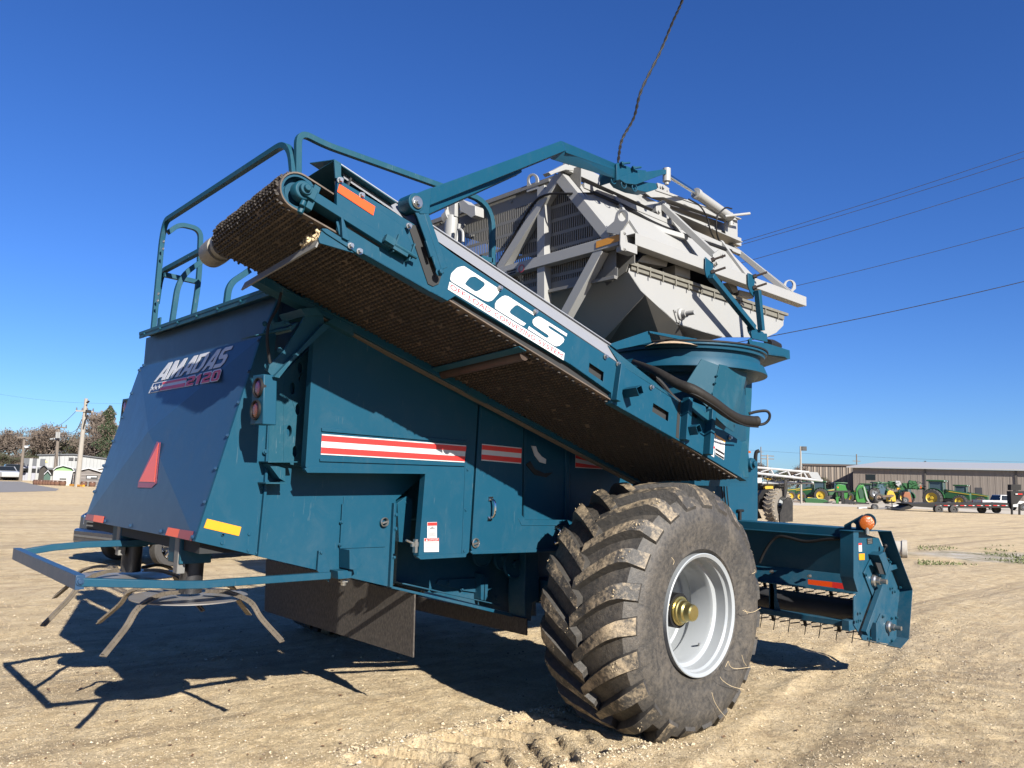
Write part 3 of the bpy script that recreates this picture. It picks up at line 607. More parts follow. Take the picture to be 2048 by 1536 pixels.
for c_, pts in (('c3',[(430,722),(480,698),(502,775),(458,800)]),('c3',[(985,1083),(1022,1062),(1046,1130),(1008,1160)])):
    o_ = PS(CV, c_, pts, -.13); i_ = [p+kk*.13 for p in o_]; ce = sum(o_, V((0,0,0)))/4
    mb = MB(); th = [o_[i].lerp(ce, .12) for i in range(4)]
    for i in range(4):
        j = (i+1)%4; mb.hexa([o_[i], o_[j], i_[j], i_[i]], [th[i], th[j], th[j]+kk*.13, th[i]+kk*.13])
    mb.build('stub_tube', TEAL, conv)
# proud upper head panel with orange reflector
mb = cplate('b5', [(682,352),(1465,905),(1600,1230),(1550,1260),(1215,1080),(1225,1045),(735,765),(672,690),(672,560)], -.03, .03); hp = mb.build('head_panel', TEAL, conv, .003)
mb = cplate('b5', [(795,880),(1210,1105),(1185,1150),(800,920)], -.003, .002); mb.build('panel_shadow', DARK, conv)  # dark strip painted as the shadow below the proud head panel
mb = cplate('b5', [(703,402),(1125,668),(1102,772),(678,492)], -.034, .002); mb.build('orange_reflector', ORANGE, hp)
bolts([(CV(*K(c_, x, y), w), -kk, .012, .022) for c_, x, y, w in (('b5',708,362,-.03),('b5',962,540,-.03),('b5',1520,900,-.03),('b6',822,570,-.005),('b6',1240,850,-.005),('c3',142,436,-.005),('c3',258,505,-.005),('c3',568,720,-.005),('c3',1300,1190,-.005),('b5',832,1135,-.02),('b5',937,1200,-.02))], 'bolt', STEEL, conv)
# head bracket strip + tension rod
mb = cplate('b5', [(500,925),(560,930),(1005,1210),(990,1225),(935,1235),(545,985),(500,945)], -.02, .02); mb.prism(PS(CV, 'b5', [(500,940),(545,985),(930,1230),(780,1190),(470,1100),(455,1050)], -.012), kk*.01)
mb.prism(PS(CV, 'b5', [(725,775),(745,790),(830,1065),(805,1070),(740,1035)], -.035), kk*.03); mb.prism(PS(CV, 'b5', [(665,845),(690,840),(740,1010),(700,1000)], -.01), kk*.01)
mb.build('scraper_bracket', TEAL, conv, .002)
mb = MB(); a, b = CV(*K('b5', 1230, 1040), -.05), CV(*K('b5', 1615, 1270), -.05); mb.cyl(a, b, .012, None, 10); mb.beam(CV(*K('b5',1240,1075),-.05), CV(*K('b5',1510,1240),-.05), .03, .012, up=kk); mb.beam(CV(*K('b5',1240,1035),-.06), CV(*K('b5',1350,1105),-.06), .04, .03, up=kk)
for x, y in ((1375, 1105), (1560, 1215)):
    p = CV(*K('b5', x, y), -.045); mb.hexa([p+ll*-.004+nn*.06, p+ll*-.004-nn*.05, p+ll*-.004-nn*.05+kk*.045, p+ll*-.004+nn*.06+kk*.045], [p+ll*.004+nn*.06, p+ll*.004-nn*.05, p+ll*.004-nn*.05+kk*.045, p+ll*.004+nn*.06+kk*.045])
mb.build('belt_tensioner', TEALD, conv, .001)
# OCS lettering, traced as flat vinyl on the frame
mb = MB(); vo = -.003
def b6(pts, w): return PS(CV, 'b6', pts, w)
def rnd(pts, r=.3):
    o_ = []; n = len(pts)
    for i in range(n):
        a, b, c = V((*pts[i-1], 0)), V((*pts[i], 0)), V((*pts[(i+1)%n], 0)); d = min(22, (a-b).length*.45, (c-b).length*.45); p, q = b+(a-b).normalized()*d, b+(c-b).normalized()*d
        for j in range(4): t = j/3; m_ = p*(1-t)**2+b*2*t*(1-t)+q*t*t; o_.append((m_.x, m_.y))
    return o_
mb.prism(b6(rnd([(238,470),(250,395),(320,325),(400,305),(818,578),(818,620),(740,712),(685,730),(635,712),(262,497)]), vo), kk*.0015, [b6(rnd([(408,520),(470,440),(530,428),(645,505),(648,535),(592,590),(540,612)]), vo)])
mb.prism(b6([(768,805),(768,755),(790,715),(850,668),(885,655),(925,665),(1238,866),(1226,892),(1060,782),(1035,768),(1010,772),(955,822),(942,845),(950,868),(1135,987),(1110,1012),(1082,1006),(795,828)], vo), kk*.0015)
mb.prism(b6([(1212,978),(1214,945),(1250,912),(1280,903),(1310,912),(1622,1108),(1612,1140),(1430,1022),(1405,1012),(1396,1025),(1408,1042),(1570,1145),(1587,1175),(1575,1208),(1530,1248),(1490,1256),(1455,1242),(1156,1052),(1170,1017),(1355,1145),(1385,1158),(1405,1142),(1395,1122),(1230,1010)], vo), kk*.0015)
mb.build('conveyor_initials', WHITE, conv, smooth=False)
mb = MB(); mb.prism(b6([(232,492),(1590,1337),(1579,1422),(211,582)], vo), kk*.0015); mb.build('lettering_strip', WHITE, conv)
tq = b6([(234,572),(1556,1392),(1570,1346),(246,516)], vo)
for wd_, u0, u1 in (('OFF-LOAD', 0, .335), ('CONVEYING', .37, .735), ('SYSTEM', .77, 1.)): mb = MB(); textmesh(mb, wd_, [bil(tq, u0, 0), bil(tq, u1, 0), bil(tq, u1, 1), bil(tq, u0, 1)], kk*-.001); mb.build('strip_lettering', PINKV, conv, smooth=False)
# warning labels near the tail
for pts, hc, hdr in (([(1170,1160),(1258,1212),(1248,1395),(1165,1345)], YELR, .12), ([(1112,1118),(1168,1150),(1155,1372),(1098,1335)], YELR, .1)):
    Q = [CV(*K('c3', *p), -.003) for p in (pts[3], pts[2], pts[1], pts[0])]
    mb = MB(); mb.prism(Q, kk*.0015); mb.build('warning_label', WHITE, conv)
    mb = MB(); mb.prism([bil(Q, a, b)-kk*.001 for a, b in ((0,1-hdr),(1,1-hdr),(1,1),(0,1))], kk*.0005); mb.build('label_header', hc, conv)
    mb = MB(); 
    for i in range(9): v_ = .8-i*.055; mb.prism([bil(Q, a, b)-kk*.001 for a, b in ((.1,v_),(.9-.2*(i%3==2),v_),(.9-.2*(i%3==2),v_+.015),(.1,v_+.015))], kk*.0005)
    if hdr > .11: mb.cm = 1; mb.prism([bil(Q, a, b)-kk*.001 for a, b in ((.03,.22),(.97,.22),(.97,.33),(.03,.33))], kk*.0005); mb.prism([bil(Q, a, b)-kk*.001 for a, b in ((.03,.02),(.97,.02),(.97,.12),(.03,.12))], kk*.0005)
    mb.build('label_small_print', [MAT['print_grey'], BLACK], conv, smooth=False)
    if hdr < .11: mb = MB(); mb.prism([bil(Q, a, b)-kk*.0015 for a, b in ((0,.36),(1,.36),(1,.44),(0,.44))], kk*.0005); mb.build('label_header', REDV, conv)
# galvanised cover along the top, roof sheet over the belt
def coverq(p0, p1, p2, p3, w0, w1, mat, nm, th=.004):
    q = [CV(*p0, w0), CV(*p1, w0), CV(*p2, w1), CV(*p3, w1)]; mb = MB(); mb.prism(q, kk*th); return mb.build(nm, mat, conv, .001)
coverq((688,356),(1239,727),(1218,690),(683,331), .03, .12, ALU, 'belt_cover')
coverq(K('c3',285,510),K('c3',845,868),K('c3',770,800),K('c3',165,325), .0, .1, TEALD, 'belt_cover')
a0 = cln(CV(*K('b5', 720, 170), .1)); a1 = cln(CV(1218, 690, .12)); TOPN = a0[1]
mb = MB(); mb.hexa([CL(a0[0], .1, a0[1]), CL(a1[0], .1, a1[1]), CL(a1[0], CW, a1[1]), CL(a0[0], CW, a0[1]-.02)], [CL(a0[0], .1, a0[1]+.005), CL(a1[0], .1, a1[1]+.005), CL(a1[0], CW, a1[1]+.005), CL(a0[0], CW, a0[1]-.015)]); mb.build('roof_sheet', ALU, HV)
# head hood
mb = MB(); mb.prism(PS(CV, 'b5', [(640,118),(722,165),(722,305),(765,345),(655,330)], 0.0), kk*.01); mb.prism([*PS(CV, 'b5', [(640,118)], 0), *PS(CV, 'b5', [(722,165)], 0), CL(a0[0], .3, a0[1]+.02), CL(a0[0]-.1, .3, a0[1]+.02)], nn*.005)
p_ = CV(*K('b5', 640, 118), 0); h_ = cln(p_); mb.hexa([CL(h_[0], 0, h_[1]), CL(h_[0]+.4, 0, h_[1]), CL(h_[0]+.4, .35, h_[1]+.03), CL(h_[0], .35, h_[1]+.03)], [CL(h_[0], 0, h_[1]-.004), CL(h_[0]+.4, 0, h_[1]-.004), CL(h_[0]+.4, .35, h_[1]+.026), CL(h_[0], .35, h_[1]+.026)])
mb.hexa([CL(h_[0], .35, h_[1]+.03), CL(h_[0]+.4, .35, h_[1]+.03), CL(h_[0]+.4, CW, h_[1]-.12), CL(h_[0], CW, h_[1]-.12)], [CL(h_[0], .35, h_[1]+.026), CL(h_[0]+.4, .35, h_[1]+.026), CL(h_[0]+.4, CW, h_[1]-.124), CL(h_[0], CW, h_[1]-.124)])
mb.build('head_hood', TEALD, HV)
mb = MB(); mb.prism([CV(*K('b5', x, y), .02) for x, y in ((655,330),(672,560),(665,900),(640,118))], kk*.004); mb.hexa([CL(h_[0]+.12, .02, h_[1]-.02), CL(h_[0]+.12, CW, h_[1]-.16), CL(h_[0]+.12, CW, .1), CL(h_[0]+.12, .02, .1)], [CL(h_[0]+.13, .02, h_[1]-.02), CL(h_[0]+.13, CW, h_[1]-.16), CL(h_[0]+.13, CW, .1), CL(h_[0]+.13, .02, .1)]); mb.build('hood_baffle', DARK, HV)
# pulley, belt
pc = cln(CV(600, 381, -.0)); PR = .100; PLL, PLN = pc[0], pc[1]
BW0, BW1 = .012, CW-.045
tailc = (-.12, .12)
def beltpath():
    pts = []; x0, x1 = PLL, tailc[0]
    n = int((x1-x0)/.032)
    yb0, yb1 = PLN-PR, -.015
    for i in range(n+1):
        t = i/n; x = x1+(x0-x1)*t; y = yb1+(yb0-yb1)*(max(0, (t-.88)/.12)**1.0) if t > .88 else yb1
        pts.append((x, y))
    m_ = 14
    for i in range(1, m_): a = math.pi*1.5-math.pi*i/m_; pts.append((x0+PR*math.cos(a), PLN+PR*math.sin(a)))
    for i in range(0, 30): pts.append((x0+i*.028, PLN+PR))
    return pts
bp = beltpath(); mb = MB(); N = len(bp)
def off2(i):
    a = bp[max(i-1, 0)]; b = bp[min(i+1, N-1)]; d = V((b[0]-a[0], b[1]-a[1], 0)).normalized(); return V((d.y, -d.x, 0))   # outward
nrm = []
for i in range(N):
    o_ = off2(i); cxy = V((bp[i][0], bp[i][1], 0)); 
    nrm.append(-o_)
# outward = away from belt interior: for the lower run that is -n
if nrm[3].y > 0: nrm = [-q for q in nrm]
vs = []
for (x, y), q in zip(bp, nrm):
    for w in (BW0, BW1): vs.append(CL(x, w, y)); vs.append(CL(x-q.x*.008, w, y-q.y*.008))
fs = []
for i in range(N-1): o_ = i*4; fs += [(o_, o_+2, o_+6, o_+4), (o_+1, o_+3, o_+7, o_+5), (o_, o_+1, o_+5, o_+4), (o_+2, o_+3, o_+7, o_+6)]
mb.add(vs, fs)
wn = 23; pitch = (BW1-BW0-.03)/wn
for i in range(N-32):
    x, y = bp[i]; q = nrm[i]; tl_ = V((bp[i+1][0]-bp[i][0], bp[i+1][1]-bp[i][1], 0)).normalized()
    for j in range(wn):
        if random.random() < .012: continue
        w0 = BW0+.02+(j+(.5 if i%2 else 0))*pitch; w1 = w0+pitch*.86; wm = (w0+w1)/2; hh = .014*(1+.25*random.uniform(-1, 1))
        P3 = []
        for w, e in ((w0, 0), (w0+pitch*.2, .010), (w1-pitch*.2, .010), (w1, 0)):
            for off, th in ((0, -.0045), (1, -.002), (1, .002), (0, .0045)):
                P3.append(CL(x+tl_.x*(e+th)+q.x*hh*off, w, y+tl_.y*(e+th)+q.y*hh*off))
        mb.cm = 1; mb.add(P3, [(a*4+b, a*4+b+1, a*4+b+5, a*4+b+4) for a in range(3) for b in range(3)]+[(0,1,2,3),(12,13,14,15)])
mb.build('conveyor_belt', [BELT, CLEAT], HV, smooth=False, recalc=False)
mb = MB(); c0 = CL(PLL, BW0+.02, PLN); mb.lathe(c0, -kk, [(-.9,PR-.01),(.0,PR-.008),(.012,PR-.004),(.012,PR-.022),(-.03,PR-.024),(-.03,.06),(-.02,.058),(-.02,.02)], 48); pul = mb.build('head_pulley', TEAL, HV)
mb = MB(); b0 = CL(PLL+.012, -.0, PLN+.0); mb.lathe(b0, -kk, [(-.02,.055),(.02,.052),(.03,.045),(.03,.03),(.02,.03),(.055,.03),(.055,.018),(.075,.016),(.075,.001)], 28); mb.beam(b0-nn*.075+ll*.055, b0+nn*.065+ll*.055, .035, .05, up=kk); mb.beam(b0, b0+ll*.06, .06, .09, up=kk); mb.cyl(b0-nn*.08+ll*.02+kk*-.02, b0-nn*.05+ll*.02+kk*-.02, .014); mb.cyl(b0+ll*.03-nn*.11, b0+ll*.03-nn*.06, .016, None, 6); mb.build('pulley_bearing', TEALD, pul, .003)
for w_ in (.012, CW-.012): mb = MB(); mb.beam(CL(PLL+.05, w_, PLN), CL(PLL+.55, w_, PLN), .05, .09, up=kk); mb.build('take_up_tube', TEAL, HV, .003)
mb = MB(); m0 = CL(PLL, CW-.02, PLN); mb.lathe(m0, kk, [(0,.05),(.05,.05),(.05,.085),(.09,.085),(.09,.07),(.14,.07),(.14,.082),(.2,.085),(.22,.085),(.3,.082),(.3,.07),(.3,.001)], 36); mb.build('belt_drive_motor', plain('motor_casting', (.2,.19,.165), .55, .3, .3, 30, .2), HV)
# scraper, cross bars, return roller
mb = MB(); s0, s1_ = CV(639, 476, .0), CV(499, 571, CW); sa = cln(s0)
mb.hexa([CL(sa[0], 0, sa[1]), CL(sa[0], CW, sa[1]), CL(sa[0]-.004, CW, sa[1]-.055), CL(sa[0]-.004, 0, sa[1]-.055)], [CL(sa[0]+.008, 0, sa[1]), CL(sa[0]+.008, CW, sa[1]), CL(sa[0]+.006, CW, sa[1]-.055), CL(sa[0]+.006, 0, sa[1]-.055)]); mb.build('belt_scraper', GREYD, HV, .001)
mb = MB()
for i in range(90): w = random.uniform(.0, .22)**1.0; b0 = CL(sa[0]+.0, w, sa[1]); mb.cyl(b0, b0+nn*random.uniform(.01,.05)+V([random.uniform(-.02,.02) for _ in range(3)]), .0012, .0008, 3)
for i in range(7):
    p = CL(sa[0]-.01, random.uniform(.01,.25), sa[1]+.01+random.uniform(0,.03)); mb.lathe(p, V([random.uniform(-1,1) for _ in range(3)]), [(-.016,.002),(-.012,.009),(-.003,.007),(.004,.007),(.012,.01),(.018,.002)], 8)
mb.build('chaff', STRAW, HV)
ca = cln(CV(1040, 665, .03)); mb = MB(); mb.hexa([CL(ca[0], .0, -.035), CL(ca[0]+.06, .0, -.035), CL(ca[0]+.06, CW, -.035), CL(ca[0], CW, -.035)], [CL(ca[0], .0, -.041), CL(ca[0]+.06, .0, -.041), CL(ca[0]+.06, CW, -.041), CL(ca[0], CW, -.041)])
mb.build('cross_strap', TEALD, HV, .001)
cr = cln(CV(1052, 692, .08)); mb = MB(); mb.cyl(CL(cr[0], .07, -.030), CL(cr[0], CW-.05, -.030), .036, None, 24); mb.build('return_roller', plain('rusty_roller', (.085,.055,.038), .5, .4, .5, 9, .3), HV)
mb = MB()
for px, py in ((735,667),(1050,1)):
    pass
for a, b, n_ in ((-3.75, -3.3, -.085), (-3.25, -3.05, -.1), (-2.1, -1.9, -.07)): mb = MB(); mb.hexa([CL(a, CW-.06, n_), CL(b, CW-.06, n_), CL(b, CW+.05, n_), CL(a, CW+.05, n_)], [CL(a+.03, CW-.06, n_+.05), CL(b-.03, CW-.06, n_+.05), CL(b-.03, CW+.05, n_+.05), CL(a+.03, CW+.05, n_+.05)]); mb.build('frame_hanger', TEALD, HV, .002)
# ---- lift arm
pin = CV(835, 406, -.05)
def armpts(c, pts, ys): return [S(*K(c, x, y), yy) for (x, y), yy in zip(pts, ys)]
ya, yb, yc = pin.y, 3.95, 4.35
mb = MB()
def boxsweep(top0, bot0, top1, bot1, y0, y1, dy):
    a, b, c, d = S(*top0, y0), S(*bot0, y0), S(*bot1, y1), S(*top1, y1); mb.hexa([a, b, c, d], [p+V((.02, dy, 0)) for p in (a, b, c, d)])
boxsweep(K(3,165,600), K(3,225,745), (K(3,1385,235)[0], K(3,1385,235)[1]), K(3,1380,240), ya, yb, .01) if 0 else None
boxsweep(K(3,215,575), K(3,270,690), K(3,1350,162), K(3,1385,240), ya, yb, .10)
boxsweep(K(3,275,680), K(3,300,745), K(3,1035,380), K(3,1040,410), ya+.03, yb-.12, .09)
boxsweep(K(3,1350,162), K(3,1385,240), K(3,1785,345), K(3,1775,378), yb, yc, .012)
boxsweep(K(3,1385,240), K(3,1260,300), K(3,1785,395), K(3,1780,460), yb, yc, .012)
boxsweep(K(3,1385,238), K(3,1388,258), K(3,1785,380), K(3,1785,400), yb, yc, .10)
pl = S(*K(3,205,650), ya); mb.lathe(pl, NY, [(-.1,.052),(.006,.052),(.006,.001)], 28)
mb.prism(armpts(3, [(150,620),(160,600),(215,575),(330,530),(310,740),(240,740)], [ya-.004]*6), (.0,.012,0))
arm = mb.build('lift_arm', TEAL, HV, .004)
mb = MB(); mb.lathe(S(*K(3,210,650), ya-.006), NY, [(0,.035),(.01,.035),(.014,.03),(.014,.001)], 24); mb.bolt(S(*K(3,215,655), ya-.02), NY, .014, .02); mb.build('pivot_pin', STEEL, arm)
mb = MB(); L = [(150,625),(165,600),(235,640),(270,705),(455,1160),(370,1190),(215,760)]; mb.prism([CV(*K(3, x, y), -.045) for x, y in L], kk*.012); mb.prism([CV(*K(3, x, y), .04) for x, y in L], kk*.012)
mb.prism([CV(*K(3, x, y), -.047) for x, y in ((262,715),(300,720),(455,1160),(405,1180))], kk*.09); mb.beam(CV(*K(3,285,950),-.055), CV(*K(3,325,1080),-.055), .02, .02, up=kk)
mb.bolt(CV(*K(3, 385, 1200), -.05), -kk, .016, .03); mb.build('arm_link', TEAL, HV, .003)
mb = MB(); mb.prism(PS(CV, 3, [(140,820),(205,830),(410,1210),(385,1290),(340,1310),(300,1290)], -.006), kk*.004); mb.build('link_shadow', DARK, conv)  # near-black patch standing in for the shade beside the link
mb = MB(); yq = yc
mb.prism(PS(S, 3, [(1785,340),(1800,335),(1935,390),(2048,410),(2060,440),(1870,440),(1815,475),(1780,470)], yq), (0,.02,0)); mb.prism(PS(S, 3, [(1785,345),(1800,335),(1810,470),(1785,475)], yq-.04), (0,.2,0))
mb.prism(PS(S, 4, [(340,380),(420,350),(700,308),(745,320),(740,345),(690,352),(480,430),(400,420)], yq-.02), (0,.012,0)); mb.prism(PS(S, 4, [(345,385),(470,400),(640,420),(650,465),(570,490),(470,470),(380,430)], yq+.02), (0,.12,0))
mb.prism(PS(S, 4, [(440,305),(560,318),(560,335),(450,345)], yq+.08), (0,.02,0))
for c_, x, y in ((3,1820,345),(3,1910,380)): p = S(*K(c_, x, y), yq-.02); mb.cyl(p-V((0,.0,.0)), p+V((.09,-.03,.03)), .011, None, 8); mb.cyl(p, p+V((.02,-.007,.007)), .022, None, 6)
for c_, x, y in ((4,300,395),(4,380,430),(4,465,455)): mb.lathe(S(*K(c_, x, y), yq), NY, [(0,.04),(.01,.04),(.01,.03),(0,.03)], 14)
mb.build('arm_yoke', TEAL, HV, .003)
# ================================================================== GREY BASKET
YH = 4.10; XH = S(1245, 485, YH).x
bs = MB()
def yb_(c, a, b, w, y, h=None, up=(0,1,0)): bs.beam(S(*K(c, *a), y), S(*K(c, *b), y), h or w, w, up=up)
# near rail (square tube open at its end), front to back
r0, r1 = S(*K('c2', 285, 465), YH), S(*K('c2', 1880, 1045), YH); T = .10
d = (r1-r0).normalized(); zz = V((0,0,1)); 
for o_ in (V((0,-T/2,0)), V((0,T/2,0))): bs.beam(r0+o_, r1+o_, .008, T, up=zz)
for o_ in (zz*T/2, zz*-T/2): bs.beam(r0+o_, r1+o_, T+.008, .008, up=zz)
bs.box(r1, (.008,T,T))
rail = bs.build('basket_rail', GREY, HV, .003)
def xb(mb, c, a, b, w, x=None, d=.09): mb.beam(XP(*K(c, *a), XH if x is None else x), XP(*K(c, *b), XH if x is None else x), w, d, up=(1,0,0))
mb = MB(); xb(mb, 0, (1000,548), (1243,481), .10); xb(mb, 0, (1088,375), (1088,680), .10, XH+.02)
rear_tube = mb.build('basket_frame', GREY, HV, .004)
mb = MB(); xb(mb, 0, (1120,352), (1222,477), .10, XH+.005); xb(mb, 3, (1345,450), (880,1180), .10, XH+.01); xb(mb, 0, (1205,500), (1120,655), .10, XH+.005); mb.build('basket_brace', GREY, HV, .004)
q0 = XP(*K(3, 1620,985), XH-.05)
mb = MB(); mb.prism([XP(*K(3, x, y), XH-.048) for x, y in ((1625,958),(1808,898),(1808,952),(1622,1010))], (-.002,0,0)); mb.build('orange_reflector', plain('dull_orange_tape',(.62,.27,.03),.45,0,.1), rear_tube)
mb = MB(); mb.prism([XP(*K(3, x, y), XH-.048) for x, y in ((918,1185),(995,1165),(993,1210),(918,1230))], (-.002,0,0)); mb.cm = 1; mb.prism([XP(*K(3, x, y), XH-.0505) for x, y in ((923,1190),(990,1172),(989,1184),(923,1202))], (-.001,0,0)); mb.prism([XP(*K(3, x, y), XH-.0505) for x, y in ((923,1210),(990,1192),(989,1204),(923,1222))], (-.001,0,0)); mb.build('data_plate', [GREYD, BLACK], rear_tube)
mb = MB(); c0 = XP(*K(3, 1035, 1170), XH-.05); mb.lathe(c0, NX, [(0,.04),(.002,.04),(.002,.032),(0,.032)], 20); mb.build('seal_sticker', PINKV, rear_tube)
# end plate, lifting eyes
def eye(fn, c, pts, hole, y, t, par, nm='lifting_eye'):
    cx, cy, rx, ry = hole; H = [(cx+rx*math.cos(i*math.pi/10), cy+ry*math.sin(i*math.pi/10)) for i in range(20)]
    mb = MB(); v_ = (0, t, 0) if fn is S else (t, 0, 0); mb.prism(PS(fn, c, pts, y), v_, [PS(fn, c, H, y)]); return mb.build(nm, GREY, par, .002)
def ring(cx, cy, rx, ry, a0, a1, n=10): return [(cx+rx*math.cos(R(a0+(a1-a0)*i/n)), cy+ry*math.sin(R(a0+(a1-a0)*i/n))) for i in range(n+1)]
eye(XP, 'c2', [(60,350),(130,290)]+ring(205,240,62,62,200,350)+[(262,290),(200,385),(190,420),(60,395)], (205,245,36,46), XH-.06, .015, rear_tube)
eye(XP, 3, [(1075,570),(1078,490)]+ring(1122,478,46,58,190,350)+[(1168,540)], (1120,475,26,38), XH+.02, .015, rear_tube)
eye(S, 'c2', [(1690,890)]+ring(1770,890,55,55,190,360)+[(1825,920),(1775,965),(1720,930)], (1768,888,34,44), YH+.3, .015, rail)
mb = MB(); mb.prism(PS(S, 'c2', [(195,380),(240,365),(245,570),(200,560),(190,500)], YH-.055), (0,.012,0)); 
for x, y in ((232,400),(232,548)): mb.bolt(S(*K('c2', x, y), YH-.058), NY)
mb.bx((XH-.02, YH-.05, r0.z-.13), (XH+.14, YH+.05, r0.z-.055)); mb.build('rail_end_plate', GREY, rail, .003)
# ridge tubes
ZR = XP(1131, 331, XH).z; YR = XP(1131, 331, XH).y
mb = MB(); mb.beam(S(*K(3,1385,372), YR), S(*K(4,640,620), YR), .09, .10); mb.beam(S(*K(4,700,650), YR+.05), S(*K(4,1285,890), YR+.05), .09, .10); mb.prism(PS(S, 4, [(450,490),(570,530),(640,600),(520,560)], YR-.045), (0,.09,0))
mb.prism(PS(S, 3, [(1250,410),(1290,395),(1385,345),(1480,385),(1480,405),(1385,392),(1300,420),(1270,435)], YR-.05), (0,.08,0)); ridge = mb.build('ridge_tube', GREY, HV, .004)
mb = MB(); yl = YR-.12; mb.beam(S(*K(4,60,440), yl), S(*K(4,1300,972), yl), .05, .05); mb.beam(S(*K(4,60,520), yl-.05), S(*K(4,1000,900), yl-.05), .03, .03)
mb.beam(S(*K(4,1300,972), yl), S(*K(4,1700,1300), YH), .06, .06); mb.beam(S(*K(4,1215,900), YR+.05), S(*K(4,1710,1290), YH+.03), .05, .05); mb.beam(S(*K(4,430,720), yl), S(*K(4,880,850), YH+.35), .05, .05); mb.build('screen_frame', GREY, HV, .003)
mb = MB(); pts = bez([S(*K(4,150,500), yl-.08), S(*K(4,400,610), yl-.08), S(*K(4,700,770), yl-.08), S(*K(4,1240,960), yl-.08)], 5)
mb.tube(pts, .012, 6); mb.tube([p+V((0,.01,.02)) for p in pts], .01, 6); mb.tube(bez([XP(*K(3,830,1170), XH-.02), XP(*K(3,1100,700), XH-.04), XP(*K(3,1230,590), XH-.05), XP(*K(3,1420,580), XH-.05), S(*K(4,150,500), yl-.08)], 6), .011, 6); mb.build('hydraulic_hose', BLACK, HV)
# mast channel with cylinder
mb = MB(); ym = YR-.05
mb.prism(PS(S, 4, [(555,495),(575,470),(640,452),(690,470),(1260,690),(1280,712),(1130,690),(700,530),(600,530)], ym-.05), (0,.012,0))
top = PS(S, 4, [(560,490),(640,462),(1270,698),(1180,730),(640,560)], ym); mb.prism(PS(S, 4, [(1180,720),(1280,705),(1282,880),(1190,850)], ym), (0,.012,0)); mb.prism(PS(S, 4, [(700,560),(1180,735),(1185,850),(1110,800),(760,620)], ym+.15), (0,.012,0))
a, b = S(*K(4, 600, 478), ym), S(*K(4, 1275, 705), ym); mb.hexa([a+V((0,-.06,0)), b+V((0,-.06,0)), b+V((0,.14,0)), a+V((0,.14,0))], [p+V((0,0,-.012)) for p in (a+V((0,-.06,0)), b+V((0,-.06,0)), b+V((0,.14,0)), a+V((0,.14,0)))])
a, b = S(*K(4, 720, 640), ym), S(*K(4, 1285, 885), ym); mb.hexa([a+V((0,-.06,0)), b+V((0,-.06,0)), b+V((0,.14,0)), a+V((0,.14,0))], [p+V((0,0,-.012)) for p in (a+V((0,-.06,0)), b+V((0,-.06,0)), b+V((0,.14,0)), a+V((0,.14,0)))])
mb.prism(PS(S, 4, [(650,415),(700,430),(745,460),(735,490),(660,470)], ym), (0,.1,0)); mb.bolt(S(*K(4,685,455), ym-.01), NY, .02, .03); mb.bolt(S(*K(4,720,490), ym-.01), NY, .02, .03)
mb.build('swing_mast', GREY, HV, .003)
mb = MB(); c0, c1, c2_ = S(*K(4,722,352), yq), S(*K(4,955,500), ym-.08), S(*K(4,1225,690), ym-.06)
mb.cyl(c1, c2_, .052, None, 28); mb.cyl(c1-(c2_-c1)*.02, c1+(c2_-c1)*.05, .06, None, 28); cyl_ = mb.build('swing_cylinder', GREY, HV, .002)
mb = MB(); mb.cyl(c0, c1, .022, None, 16); mb.build('cylinder_rod', CHROME, cyl_); mb = MB(); mb.cyl(c0+V((0,0,-.07)), c0+V((0,0,.06)), .04, None, 16); mb.cyl(c0+V((0,0,-.1)), c0+V((0,0,-.07)), .022, None, 8); mb.build('rod_eye', GREY, cyl_); mb = MB(); mb.cyl(S(*K(4,1180,680),ym-.1), S(*K(4,1375,658),ym-.2), .016, None, 10); mb.cyl(c2_+V((0,0,-.1)), c2_+V((0,0,.05)), .03, None, 12); mb.build('cylinder_pin', GREY, cyl_)
mb = MB(); mb.tube(bez([S(*K(4,895,545),ym-.12), S(*K(4,985,600),ym-.12), S(*K(4,1040,690),ym-.1), S(*K(4,1070,800),ym-.1), S(*K(4,1110,880),ym-.05)], 6), .009, 6); mb.tube(bez([S(*K(4,1235,620),ym-.1), S(*K(4,1180,615),ym-.12), S(*K(4,1120,690),ym-.12), S(*K(4,1115,800),ym-.1), S(*K(4,1140,890),ym-.05)], 6), .009, 6); mb.build('cylinder_hose', BLACK, HV)
# brace from ridge to near rail with its brackets
mb = MB(); mb.beam(S(*K(4,690,600), YR-.07), S(*K(4,1100,985), YH+.02), .075, .06); mb.prism(PS(S, 4, [(640,600),(700,550),(750,600),(740,700),(670,690),(640,640)], YR-.08), (0,.16,0)); mb.prism(PS(S, 4, [(1090,980),(1140,940),(1180,970),(1175,1000),(1105,1060),(1090,1060)], YH-.06), (0,.02,0)); mb.prism(PS(S, 4, [(1140,940),(1235,1015),(1240,1080),(1200,1130),(1105,1060)], YH+.06), (0,.02,0))
for c_, x, y, yy in ((4,700,585,YR-.08),(4,655,645,YR-.08),(4,1157,990,YH-.06),(4,1108,1050,YH-.06)): mb.bolt(S(*K(c_, x, y), yy), NY, .018, .025)
mb.build('ridge_brace', GREY, HV, .003)
